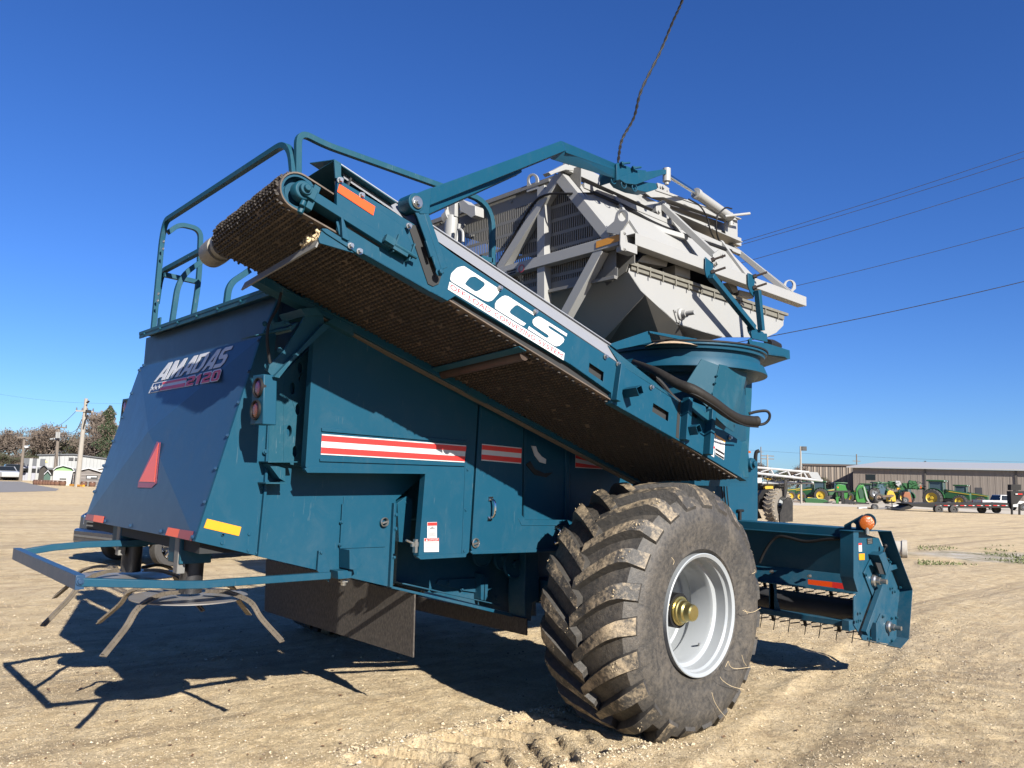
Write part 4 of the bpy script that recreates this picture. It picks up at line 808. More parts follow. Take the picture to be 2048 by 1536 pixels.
# sloped near side, far side and ends
RX0, RX1, FYB = XH+.06, r1.x-.35, 7.25
zr = r0.z-.02; ZT = ZR-.12
mb = MB()
def quadsheet(mb, pts, th): mb.prism(pts, th)
quadsheet(mb, [V((RX0, YH+.12, zr+.02)), V((RX1-.0, YH+.12, zr+.02)), V((RX1-.35, YR-.1, ZT-.06)), V((RX0, YR-.1, ZT-.06))], (0,.0,-.008))
for i in range(3): x = RX0+.5+i*.95; mb.beam((x, YH+.13, zr+.04), (x, YR-.12, ZT-.05), .05, .03)
mb.build('basket_side_sheet', GREY, HV, .002)
mb = MB(); mb.bx((RX0+.05, YR-.08, ZT-.06), (RX1-.35, FYB-.5, ZT-.05)); mb.bx((RX1-.36, YR-.1, zr-.3), (RX1-.35, FYB, ZT-.06)); mb.bx((RX0+.02, FYB-.01, zr-.4), (RX1-.3, FYB, ZT-.1)); mb.build('basket_back_sheet', DARK, HV)  # near-black colour stands in for the shade inside the basket
# rear wall of slotted sheet: solid bands with rows of thin bars between
yN, yF = YH+.10, FYB; z0r, z1r = 3.42, XP(1060, 372, XH+.06).z
mb = MB(); xw = XH+.06; z = z1r; rows = []
yl_, yr_ = XP(*K(3, 1560, 900), xw).y, XP(*K(3, 560, 900), xw).y
zt = XP(*K(3, 1120, 650), xw).z
mb.bx((xw, YR-.14, zt), (xw+.006, yF, z1r+.02)); rh, gap_ = .105, .03; z = zt; i = 0
def ysl(z_): return YH+.12+max(0, min(1, (z_-zr)/(ZT-.06-zr)))*(YR-.1-YH-.12)
while z > 3.60:
    ya_ = YH+.55-.0*i; ya_ = YR-.25-.085*i+(.0); ya_ = max(ya_, YH+.25); yb2 = 6.35+.04*i
    ys0, ys1 = ysl(z), ysl(z-rh); ya_ = max(ya_, ys0+.1); mb.prism([V((xw, ys1, z-rh)), V((xw, ya_, z-rh)), V((xw, ya_, z)), V((xw, ys0, z))], (.006,0,0)); mb.bx((xw, yb2, z-rh), (xw+.006, yF, z))
    y = ya_
    while y < yb2:
        mb.hexa([V((xw, y, z-rh)), V((xw, y+.013, z-rh)), V((xw, y+.013, z)), V((xw, y, z))], [V((xw+.006, y, z-rh)), V((xw+.006, y+.013, z-rh)), V((xw+.006, y+.013, z)), V((xw+.006, y, z))]); y += .027
    z -= rh; mb.prism([V((xw, ysl(z-gap_), z-gap_)), V((xw, yF, z-gap_)), V((xw, yF, z)), V((xw, ysl(z), z))], (.006,0,0)); z -= gap_; i += 1
ZBW = S(*K('c2', 265, 765), YH+.12).z
mb.bx((xw, yN, ZBW), (xw+.006, yF, z)); 
for (x, y) in ((960,645),(685,745),(590,828),(660,912),(400,817),(640,915),(455,775)): mb.bolt(XP(*K(3, x, y), xw), NX, .012)
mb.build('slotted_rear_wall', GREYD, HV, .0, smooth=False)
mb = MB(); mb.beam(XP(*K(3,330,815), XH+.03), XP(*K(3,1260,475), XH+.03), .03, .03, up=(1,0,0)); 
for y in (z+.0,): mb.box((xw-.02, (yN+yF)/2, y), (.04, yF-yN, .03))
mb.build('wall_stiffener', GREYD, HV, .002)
mb = MB()   # husk heap inside the basket
for i in range(420):
    p = V((xw+.12+random.random()*.9, random.uniform(4.4,6.4), 0)); p.z = 3.6+.55*math.exp(-((p.y-5.1)/.7)**2)*random.random()
    mb.box(p, (.1*random.random()+.03, .12*random.random()+.02, .05), Matrix.Rotation(random.random()*3, 3, V((random.random(), random.random(), 1))))
mb.build('crop_residue', plain('residue', (.1,.07,.045), .9, 0, .5), HV)
# grey hydraulic post left of the basket
mb = MB(); xq = XH-.12; mb.cyl(XP(*K(3,475,1000), xq), XP(*K(3,490,760), xq), .075, None, 24); mb.cyl(XP(*K(3,455,790),xq)+V((0,-.0,0)), XP(*K(3,490,790),xq)+V((0,-.0,.05)), .09, None, 24); mb.beam(XP(*K(3,505,770),xq), XP(*K(3,510,650),xq), .1, .07, up=(1,0,0)); mb.beam(XP(*K(3,470,770),xq), XP(*K(3,468,690),xq), .05, .1, up=(1,0,0))
mb.prism([XP(*K(3, x, y), xq) for x, y in ((540,640),(575,628),(620,665),(670,675),(672,750),(640,770),(600,740),(555,720))], (.12,0,0)); mb.build('lift_cylinder', GREY, HV, .004)
mb = MB(); mb.tube(bez([XP(*K(3,575,960),xq-.05), XP(*K(3,572,880),xq-.05), XP(*K(3,540,860),xq-.05), XP(*K(3,530,900),xq-.05), XP(*K(3,525,970),xq-.05)], 5), .014, 8); mb.cyl(XP(*K(3,545,820),xq-.05), XP(*K(3,540,860),xq-.05), .02); mb.build('steel_pipe', GREY, HV)
# lower hopper
yW = YH+.12
W = [S(*K('c2', x, y), yW) for x, y in ((265,765),(280,690),(1712,1178),(1708,1262),(1640,1330),(1550,1372),(1140,1372),(990,1330),(720,1252),(420,975),(375,930))]
mb = MB(); mb.prism(W, (0,.008,0))
inn = [V((p.x, 0, p.z)) for p in W]
# underside facets
def dn_(i, dy, dz=0, dx=0): p = W[i].copy(); p.y += dy; p.z += dz; p.x += dx; return p
chain = [9, 8, 7, 6]
for a, b in zip(chain, chain[1:]): mb.prism([W[a], W[b], dn_(b, 1.2, -.12), dn_(a, 1.2, -.12)], (0,0,.01))
mb.prism([W[0], W[10], W[9], dn_(9, .9, -.45, .25), dn_(0, 2.6, -.2, -.02), dn_(0, 2.6, 0, 0)], (.01,0,.0))
lh = mb.build('hopper_wall', GREY, HV, .002)
mb = MB(); e0 = S(*K('c2', 265, 765), yW); rx = e0.x
pb = XP(*K('c2', 330, 1370), rx+.9)
mb.add([V((rx, yW, e0.z+.03)), V((rx, FYB-.1, e0.z+.03)), V((rx+.95, 6.7, 2.98)), V((rx+1.05, 4.55, 2.98)), W[9], W[10]], [(0,1,2,3,4,5)]); mb.prism([W[9], V((rx+1.05, 4.55, 2.98)), V((rx+1.9, 4.7, 2.98)), W[8]], (0,.01,0)); mb.prism([V((rx+.95,6.7,2.97)),V((rx+1.05,4.5,2.97)),V((RX1-.4,4.5,2.97)),V((RX1-.4,6.7,2.97))],(0,0,.01))
mb.prism([XP(*K('c2', x, y), rx-.03) for x, y in ((0,770),(110,600),(320,590),(320,680),(265,690),(240,760),(60,890))], (.01,0,0))
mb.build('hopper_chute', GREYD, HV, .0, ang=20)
mb = MB(); mb.beam(S(*K('c2',278,683), yW-.02), S(*K('c2',1742,1162), yW-.02), .035, .03); mb.beam(S(*K('c2',290,710), yW-.015), S(*K('c2',1712,1185), yW-.015), .012, .06)
for i in range(12):
    t = (i+.5)/12; p = S(*K('c2', 290+t*1430, 690+t*478), yW-.03); mb.cyl(p+V((0,0,.03)), p+V((0,0,-.07)), .008, None, 6)
mb.build('hopper_rim', plain('rim_olive', (.18,.17,.14), .6, .2, .3), lh, .002)
mb = MB(); 
for pts in ([(350,665),(400,612),(470,600),(480,560),(640,640),(620,715)], [(700,700),(840,740),(840,830),(700,790)], [(1190,860),(1270,880),(1290,950),(1240,960)], [(1300,930),(1420,960),(1430,1010),(1290,980)]):
    mb.prism(PS(S, 'c2', pts, yW+.03), (0,.15,0))
mb.bx((rx+.05, yW+.3, e0.z-.02), (RX1-.3, yW+.31, r0.z)); mb.build('hopper_rib', GREY, HV, .002)
mb = MB(); p = S(*K('c2',740,1160), yW); mb.prism(PS(S, 'c2', [(688,1115),(700,1110),(760,1220),(745,1245),(720,1230)], yW-.012), (0,.012,0)); mb.lathe(p, NY, [(0,.06),(.03,.058),(.04,.04),(.08,.036),(.08,.024),(.17,.022),(.17,.001)], 24)
for x, y in ((702,1130),(738,1225)): mb.bolt(S(*K('c2', x, y), yW-.012), NY)
mb.build('shaft_bearing', GREY, lh)
# teal braces carrying the turret
mb = MB(); yz = YH-.065
for P_ in ([(983,622),(1003,640),(1055,680),(1055,720),(1045,790),(1050,870),(1030,860),(990,800),(980,740)], [(1378,772),(1400,778),(1443,800),(1440,930),(1435,1000),(1400,950),(1380,890)]): mb.prism(PS(S, 'c2', P_, yz-.012), (0,.012,0))
a, b = S(*K('c2',1035,800), yz-.05), S(*K('c2',1430,1285), yz-.05); mb.beam(a, b, .055, .055, up=(0,1,0)); a, b = S(*K('c2',1467,935), yz-.05), S(*K('c2',1503,1310), yz-.05); mb.beam(a, b, .055, .055, up=(0,1,0))
mb.prism(PS(S, 'c2', [(1375,1270),(1440,1275),(1470,1300),(1520,1320),(1560,1390),(1555,1415),(1420,1385),(1385,1320)], yz-.02), (0,.014,0))
mb.build('turret_brace', TEAL, HV, .004)
mb = MB()
for x, y in ((1035,655),(1035,768),(1428,808),(1425,912)): p = S(*K('c2', x, y), yz-.012); mb.cyl(p, p+V((.06,-.12,.04)), .012, None, 8); mb.cyl(p, p+V((.015,-.03,.01)), .022, None, 6)
for x, y in ((1435,1350),(1490,1368),(1545,1385)): mb.bolt(S(*K('c2', x, y), yz-.02), NY, .016)
mb.build('brace_bolts', plain('rusty_bolt', (.06,.045,.04), .6, .5), HV)
# ================================================================== TURRET
zn0, zn1 = S(1400, 684, 3.55).z, S(1400, 722, 3.55).z
TC = V((6.22, 4.33, zn1+.03)); RH = zn0-zn1+.04
mb = MB(); mb.lathe(TC, V((0,0,1)), [(RH,.77),(RH,.80),(RH-.018,.80),(RH-.022,.78),(RH-.05,.775),(RH-.055,.735),(.075,.735),(.07,.77),(.0,.80),(-.012,.80),(-.012,.72),(-.05,.68),(-.05,.50)], 72); trt = mb.build('turret_ring', TEAL, HV, ang=30)
mb = MB(); mb.lathe(TC, V((0,0,1)), [(RH+.003,.81),(RH+.016,.81),(RH+.016,.75),(RH+.003,.75)], 64, closed=True); mb.build('ring_seal', BLACK, trt)
mb = MB(); n = 12; topv = []; botv = []
x0, x1, y0, y1 = 5.85, 6.75, 3.95, 4.6; zb = 1.75
for i in range(n):
    t = 2*math.pi*(i+.5)/n; topv.append(TC+V((math.cos(t)*.62, math.sin(t)*.62, -.03))); s_ = max(abs(math.cos(t)), abs(math.sin(t))); botv.append(V(((x0+x1)/2+.05+math.cos(t)/s_*(x1-x0)/2, (y0+y1)/2+math.sin(t)/s_*(y1-y0)/2, zb)))
for i in range(n): j = (i+1)%n; mb.hexa([topv[i], topv[j], botv[j], botv[i]], [topv[i].lerp(TC, .01), topv[j].lerp(TC, .01), botv[j].lerp(TC, .01), botv[i].lerp(TC, .01)])
mb.build('turret_chute', TEAL, HV, smooth=False)
def c3y(pts): return [S(*K('c3', x, y), yy) for x, y, yy in pts]
mb = MB(); q = c3y([(1040,456,3.66),(1210,520,3.60),(1120,860,3.62),(1090,900,3.64),(885,700,3.75)]); mb.prism(q, (.0,.006,0))
p1 = mb.build('chute_plate', TEALD, HV)
q = c3y([(1205,505,3.6),(1470,560,3.62),(1528,545,3.85),(1410,800,3.80),(1340,1135,3.66),(1270,1090,3.62),(1100,930,3.62),(1120,860,3.62)]); mb = MB(); mb.add(q, [(0,1,6,7),(1,5,6),(1,4,5),(1,3,4),(1,2,3)]); mb.add([p+V((0,.006,0)) for p in q], [(0,1,6,7),(1,5,6),(1,4,5),(1,3,4),(1,2,3)])
for x, y in ((1180,612),(1165,680),(1135,780),(1385,1045)): mb.bolt(S(*K('c3', x, y), 3.6), NY, .008)
mb.build('chute_plate', TEALD, HV, recalc=False, ang=12)
yt = 4.42; mb = MB(); mb.prism(PS(S, 'c3', [(1440,560),(1512,590),(1507,800),(1490,1100),(1470,1450),(1480,1700),(1372,1700),(1380,1240),(1330,1130),(1400,800)], yt), (0,.03,0)); mb.build('turret_support', TEALD, HV, .004)
mb = MB(); mb.prism(PS(S, 'c3', [(1375,1240),(1465,1210),(1472,1460),(1480,1560),(1372,1560)], 3.62), (0,.02,0)); mb.build('tail_side_sheet', TEALD, HV, .003)
# side bracket of the ring
yk = TC.y-.55; mb = MB(); mb.prism(PS(S, 'c3', [(1390,375),(1500,285),(1650,310),(1860,375),(1865,455),(1845,460),(1815,430),(1500,390),(1400,415)], 3.95), (0,.02,0)); 
P4 = PS(S, 'c3', [(1400,415),(1500,392),(1815,432),(1845,460)], 3.95); back = [p+V((0,.55,-.02)) for p in P4]
mb.prism([P4[0], P4[1], P4[2], P4[3], P4[3]+V((-.1,.5,-.14)), P4[0]+V((.2,.5,-.14))], (0,0,.01)); mb.prism(PS(S, 'c3', [(1480,275),(1500,262),(1510,262),(1505,330),(1490,320)], 3.93), (0,.02,0)); mb.prism(PS(S, 'c3', [(1502,200),(1650,220),(1655,300),(1510,265)], 3.93), (0,.02,0))
mb.build('turret_arm', TEAL, HV, .004)
mb = MB(); a = S(*K('c3', 1655,310), 4.1); mb.tube(bez([a, S(*K('c3',1700,315),4.15), S(*K('c3',1750,340),4.2)], 5), .045, 10); mb.build('rubber_bumper', BLACK, HV)
# funnel lip and crop heap under the hopper
mb = MB(); mb.prism(PS(S, 'c3', [(555,195),(1000,268),(980,300),(860,280),(560,215)], 3.9), (0,.02,0)); mb.prism(PS(S, 'c3', [(180,320),(545,195),(575,300),(400,340),(250,370)], 3.92), (0,.02,0)); mb.build('funnel_lip', TEAL, HV, .003)
mb = MB(); hc = S(*K('c3', 760, 300), 4.0); mb.lathe(hc+V((0,0,-.05)), V((0,0,1)), [(0,.24),(.02,.2),(.04,.12),(.055,.05),(.06,.001)], 24); mb.build('spilled_crop', plain('crop_tan', (.42,.31,.2), .95, 0, .4, 40, .8), HV)
# hose and loop
mb = MB(); hp_ = [D(*K('c3', x, y), t) for (x, y), t in (((405,482),5.9),((520,530),5.75),((640,585),5.62),((820,690),5.5),((960,745),5.45),((1130,850),5.5),((1280,960),5.6),((1400,1020),5.7),((1520,1035),5.8))]
pts = bez(hp_, 7); rr_ = [.018+.022*math.sin(min(1, i/len(pts)*1.35)*math.pi*.62) for i in range(len(pts))]; mb.tube(pts, rr_, 14); q = D(*K('c3', 1540, 1035), 5.82); mb.cyl(D(*K('c3',1505,1038),5.8), D(*K('c3',1560,1036),5.82), .04, None, 16)
mb.build('hose_bundle', HOSE, HV); mb = MB(); mb.tube(bez([D(*K('c3', x, y), 5.9) for x, y in ((1480,965),(1560,945),(1640,940),(1672,970),(1665,1020),(1620,1060),(1540,1070))], 7), .011, 8); mb.tube(bez([p+V((0,-.04,-.045)) for p in hp_], 6), .006, 6); mb.build('hose_loop', BLACK, HV)
mb = MB(); p0 = D(*K('c3', 640, 660), 5.75); mb.tube(bez([D(*K('c3', x, y), 5.7) for x, y in ((560,590),(660,680),(760,800),(830,860))], 5), .02, 8); mb.build('hydraulic_hose', BLACK, HV)
mb = MB(); mb.prism(PS(S, 5, [(1570,1240),(1640,1130),(1650,1200),(1690,1290),(1640,1320),(1600,1330)], 4.0), (0,.1,0)); mb.lathe(S(*K(5,1655,1215),3.98), NY, [(0,.06),(.03,.055),(.03,.03),(.06,.03),(.06,.001)], 20); mb.build('tail_bearing', TEAL, HV, .003)
# ================================================================== RAILINGS
xa = XT+.1; g = .021
def rl(c, pts, x, r=.28): 
    mb = MB(); mb.tube(fillet([XP(*K(c, a, b), x) for a, b in pts], r, 7), g, sq=True); return mb
yN_ = XP(593, 300, xa).y
mb = rl(2, [(78,1228),(128,700),(150,590),(880,115),(905,420)], xa); mb.box(XP(*K(2,112,1195), xa-.02), (.012,.07,.12)); hr = mb.build('handrail', TEALD, HV, .002)
for (x, y) in ((140,712),(137,755),(105,1018),(102,1060)): pass
mb = MB(); 
for x, y in ((140,712),(137,755),(109,1018),(105,1058)): mb.bolt(XP(*K(2, x, y), xa-.03), NX, .012)
mb.build('rail_bolts', STEEL, hr)
rl(2, [(98,1075),(125,890),(330,780),(900,470)], xa+.06, .2).build('handrail', TEALD, HV, .002)
yfar = XP(*K(2, 78, 1228), xa).y
def ry(c, pts, y, r=.28): mb = MB(); mb.tube(fillet([S(*K(c, a, b), y) for a, b in pts], r, 7), g, sq=True); return mb
mb = ry(2, [(162,660),(230,610),(355,640),(345,930),(312,1145)], yfar-.02, .22); mb.tube([S(*K(2,140,905), yfar-.02), S(*K(2,335,948), yfar-.02)], g, sq=True); mb.build('handrail', TEALD, HV, .002)
ry(2, [(186,1195),(228,920),(400,800)], yfar-.35, .2).build('handrail', TEALD, HV, .002)
ry(2, [(505,1085),(520,960),(640,880)], yfar-1.6, .2).build('handrail', TEALD, HV, .002)
mb = ry(0, [(595,385),(596,262),(650,290),(880,372)], yN_+.02, .4)
mb.tube(fillet([S(880,372,yN_+.02), S(985,405,yN_+.02), S(984,535,yN_+.02)], .35, 7), g, sq=True); mb.tube([S(*K(3,700,1085),yN_+.02), S(*K(3,800,1110),yN_+.02)], g, sq=True); mb.build('handrail', TEALD, HV, .002)
mb = ry(0, [(984,530),(984,600)], yN_+.02, .1); mb.build('rail_post', TEALD, HV)
# ================================================================== HEADER
YE = 3.0; h = 'h'
mb = MB(); mb.prism(PS(S, h, [(1190,300),(1430,365),(1560,680),(1632,870),(1590,1240),(1570,1380),(1275,1340),(1190,1200),(1190,930),(1235,885),(1235,330)], YE+.12), (0,.012,0)); hd = mb.build('header_end_sheet', TEAL, HV, .003)
rim_o = PS(S, h, [(1190,296),(1550,296),(1660,610),(1755,860),(1720,1330),(1640,1420),(1275,1342)], YE)
rim_i = [p+V((0,.13,0)) for p in rim_o]; mb = MB()
for i in range(len(rim_o)-1): mb.hexa([rim_o[i], rim_o[i+1], rim_i[i+1], rim_i[i]], [p+V((0,0,-.005 if i != 5 else .005))+V((-.005,0,0)) for p in (rim_o[i], rim_o[i+1], rim_i[i+1], rim_i[i])])
mb.prism(PS(S, h, [(1187,296),(1235,300),(1235,885),(1225,880),(1187,745)], YE+.02), (0,.12,0)); mb.prism(PS(S, h, [(1525,630),(1665,610),(1660,640),(1545,680)], YE+.06), (0,.02,0)); mb.prism(PS(S, h, [(1500,560),(1520,560),(1660,610),(1630,620)], YE+.1), (0,.01,0))
mb.build('header_shroud', TEAL, hd, .004)
mb = MB(); mb.prism(PS(S, h, [(1285,700),(1350,570),(1475,490),(1530,610),(1440,860),(1385,960)], YE+.105), (0,.012,0)); mb.prism(PS(S, h, [(1405,1190),(1450,1090),(1600,1100),(1600,1370),(1415,1370)], YE+.108), (0,.01,0)); mb.prism(PS(S, h, [(1405,1180),(1425,1180),(1425,1365),(1405,1360)], YE+.06), (0,.05,0)); mb.prism(PS(S, h, [(1425,1180),(1440,1190),(1535,1385),(1425,1365)], YE+.1), (0,.01,0))
a, b = S(*K(h, 1525,620), YE+.07), S(*K(h, 1290,1280), YE+.07); mb.beam(a, b, .055, .05, up=(0,1,0)); mb.prism(PS(S, h, [(1430,530),(1480,500),(1530,620),(1500,720),(1460,600)], YE+.02), (0,.1,0)); mb.build('header_bracket', TEAL, hd, .003)
mb = MB(); mb.prism(PS(S, h, [(1398,600),(1462,608),(1505,715),(1440,710)], YE+.035), (0,.01,0)); mb.build('guard_opening', DARK, hd)
bolts([(S(*K(h, x, y), YE+.1), NY, .010, .014) for x, y in ((1350,630),(1385,705),(1303,718),(1380,830),(1430,830),(1395,915),(1245,1085),(1250,1155),(1212,1165),(1308,1150),(1360,1080),(1400,960),(1340,1325),(1420,1335),(1470,1118),(1555,1135),(1598,1130),(1555,1350),(1555,845),(1578,880),(1495,735),(1450,850),(1535,595),(1632,838))], 'bolt', TEALD, hd)
for x, y, r in ((1380,772,.055),(1520,1215,.05)):
    p = S(*K(h, x, y), YE+.1); mb = MB(); mb.lathe(p, NY, [(0,r*1.1),(.02,r),(.03,r*.7),(.06,r*.6),(.06,r*.45),(.12,r*.42),(.12,.001)], 24); mb.build('shaft_bearing', STEEL, hd)
mb = MB(); mb.cyl(S(*K(h,1470,515),YE+.06), S(*K(h,1490,450),YE+.06), .007); mb.lathe(S(*K(h,1490,440),YE+.06), V((0,0,1)), [(-.02,.001),(-.015,.016),(0,.022),(.015,.016),(.02,.001)], 12); mb.build('gear_lever', BLACK, hd)
for pts, mt, nm in (([(1237,515),(1293,513),(1293,575),(1240,577)], YELR, 'yellow_reflector'), ([(1235,415),(1265,413),(1268,495),(1237,496)], WHITE, 'warning_label'), ([(1317,370),(1370,366),(1370,420),(1320,425)], BLACK, 'data_plate')): mb = MB(); mb.prism(PS(S, h, pts, YE+.114), (0,.002,0)); mb.build(nm, mt, hd)
mb = MB(); mb.prism(PS(S, h, [(1235,415),(1264,413),(1265,432),(1236,434)], YE+.112), (0,.001,0)); mb.build('label_header', REDV, hd)
for y in (373,392,410): mb = MB(); mb.prism(PS(S, h, [(1323,y),(1365,y-2),(1365,y+5),(1323,y+7)], YE+.112), (0,.001,0)); mb.build('plate_lettering', GREYD, hd)
xs = S(*K(h, 1187, 500), YE+.12).x; YW = 8.6
zt_, zm, zl = XP(*K(h, 1000, 262), xs).z, XP(*K(h, 1000, 338), xs-.0).z, XP(*K(h, 800, 690), xs).z
zg = XP(*K(h, 800, 735), xs).z; zk = XP(*K(h,800,840), xs).z
mb = MB(); mb.bx((xs, YE+.12, zm), (xs+.3, YW, zt_)); mb.bx((xs-.03, YE+.12, zm-.012), (xs+.1, YW, zm)); mb.prism([V((xs+.02, YE+.12, zm)), V((xs+.10, YE+.12, zl)), V((xs+.11, YE+.12, zl)), V((xs+.03, YE+.12, zm))], (0, YW-YE-.12, 0)); mb.prism([V((xs+.10, YE+.12, zl)), V((xs+.02, YE+.12, zk)), V((xs+.03, YE+.12, zk)), V((xs+.11, YE+.12, zl))], (0, YW-YE-.12, 0)); mb.bx((xs-.02, YE+.12, zk-.012), (xs+.08, YW, zk))
mb.bx((xs+.5, YE+.2, zt_-.45), (xs+.95, YW, zt_-.2))
hb = mb.build('header_back_sheet', TEAL, HV, .003)
mb = MB()
for x, y in ((405,688),(768,730),(1162,775)): mb.bolt(XP(*K(h, x, y), xs+.04), NX, .012, .04)
mb.build('sheet_bolts', STEEL, hb)
for pts, mt, nm in (([(748,762),(985,787),(980,840),(750,808)], ORANGE, 'orange_reflector'), ([(985,787),(1130,805),(1180,850),(1225,848),(1228,875),(980,840)], REDV, 'red_reflector'), ([(1135,808),(1220,825),(1215,850),(1180,848)], GREYD, 'torn_tape')):
    mb = MB(); mb.prism([XP(*K(h, x, y), xs-.02) for x, y in pts], (-.002,0,0)); mb.build(nm, mt, hb)
mb = MB(); zb0 = XP(*K(h, 800, 1110), xs).z; zb1 = XP(*K(h, 800, 1165), xs).z; mb.bx((xs-.03, YE+.16, zb1), (xs+.06, YW, zb0)); mb.bx((xs-.1, YE+.13, zb1-.02), (xs+.06, YE+.2, zb0+.02)); 
for y in (XP(*K(h, 400, 1000), xs).y, XP(*K(h,400,1000),xs).y+1.4): mb.bx((xs, y-.03, zb0), (xs+.05, y+.03, zk)); mb.prism([V((xs, y-.09, zb0)), V((xs, y+.02, zb0)), V((xs, y+.02, zk)), V((xs, y-.01, zk))], (.01,0,0))
mb.build('header_frame', TEAL, HV, .004)
mb = MB(); mb.cyl((xs+.36, YE+.14, zb0+.02), (xs+.36, YW, zb0+.02), .13, None, 32); drum = mb.build('pickup_drum', plain('drum_grey', (.035,.036,.04), .5), HV)
mb = MB(); y = YE+.2; xg_ = xs+.55
while y < 5.6:            # expanded screen: slanted strips
    for i in range(11):
        z_ = zk-.0-i*.045; mb.beam((xg_+.02*i, y, z_-.02), (xg_+.02*i, y+.10, z_-.045), .012, .02, up=(1,0,0))
    y += .118
for y in [YE+.25+i*.36 for i in range(8)]: mb.beam((xg_-.01, y, zk), (xg_+.22, y, zk-.5), .03, .02)
mb.build('stripper_screen', BLACKP, HV)
mb = MB(); yy = YE+.14
for i in range(22):
    y = YE+.14+i*.155; zz_ = zb1+.0+random.uniform(-.01,.01); x_ = xs+.35+random.uniform(-.03,.03); mb.tube(bez([V((x_, y, zb1+.05)), V((x_-.01, y, zb1-.08)), V((x_-.03-random.random()*.02, y+.005, zb1-.20))], 4), .0045, 5)
mb.beam((xs+.34, YE+.13, zb1-.03), (xs+.34, YW, zb1-.03), .08, .04)
mb.build('pickup_tines', BLACK, HV)
# amber lamp on its bracket
mb = MB(); pts = [(1093,240),(1270,140)]+ring(1325,205,78,75,230,400,10)+[(1340,300),(1095,300)]
mb.prism([XP(*K(h, x, y), xs-.02) for x, y in pts], (.01,0,0), [[XP(*K(h, x, y), xs-.02) for x, y in ((1162,245),(1165,225),(1185,218),(1205,235),(1208,275),(1165,275))]]); lb2 = mb.build('lamp_bracket', TEAL, HV, .003)
c0 = XP(*K(h, 1313, 220), xs-.05); ax = _n(-.85,-.5,0); mb = MB(); mb.lathe(c0, ax, [(-.05,.03),(-.045,.062),(0,.066),(.012,.06),(.022,.035),(.025,.001)], 32); mb.build('amber_lamp', AMBER, lb2)
mb = MB(); mb.cyl(c0+V((0,0,-.1)), c0+V((0,0,-.04)), .02); mb.build('lamp_stem', STEEL, lb2)
mb = MB(); mb.tube(bez([XP(*K(h, x, y), xs-.03) for x, y in ((285,600),(330,500),(400,395),(470,350),(560,360),(700,395),(800,395),(900,380),(1075,370))], 6), .014, 8); mb.tube(bez([XP(*K(h, x, y), xs-.05) for x, y in ((1075,375),(1110,330),(1160,315),(1185,330))], 6), .012, 8); mb.tube(bez([XP(*K(h, x, y), xs-.07) for x, y in ((1085,365),(1130,345),(1175,350))], 6), .012, 8); mb.build('header_hose', BLACK, HV)
# hanging twisted cable
ct = [(4.45,(1236,325)),(4.45,(1244,280)),(4.4,(1268,235)),(4.35,(1283,180)),(4.3,(1320,105)),(4.2,(1345,45)),(4.1,(1365,0)),(3.9,(1385,-70)),(3.2,(1450,-400))]
pts = bez([S(*p, y) for y, p in ct], 14); 
def twist(sg):
    o_ = []
    for i, p in enumerate(pts):
        a = i*.9; o_.append(p+V((math.cos(a), math.sin(a), .0))*.008*sg)
    return o_
mb = MB(); mb.tube(twist(1), .0075, 6); mb.tube(twist(-1), .0075, 6)
tag(mb.build('power_cable', BLACK), 'twisted black cable hanging from above onto the teal lift arm', 'cable')
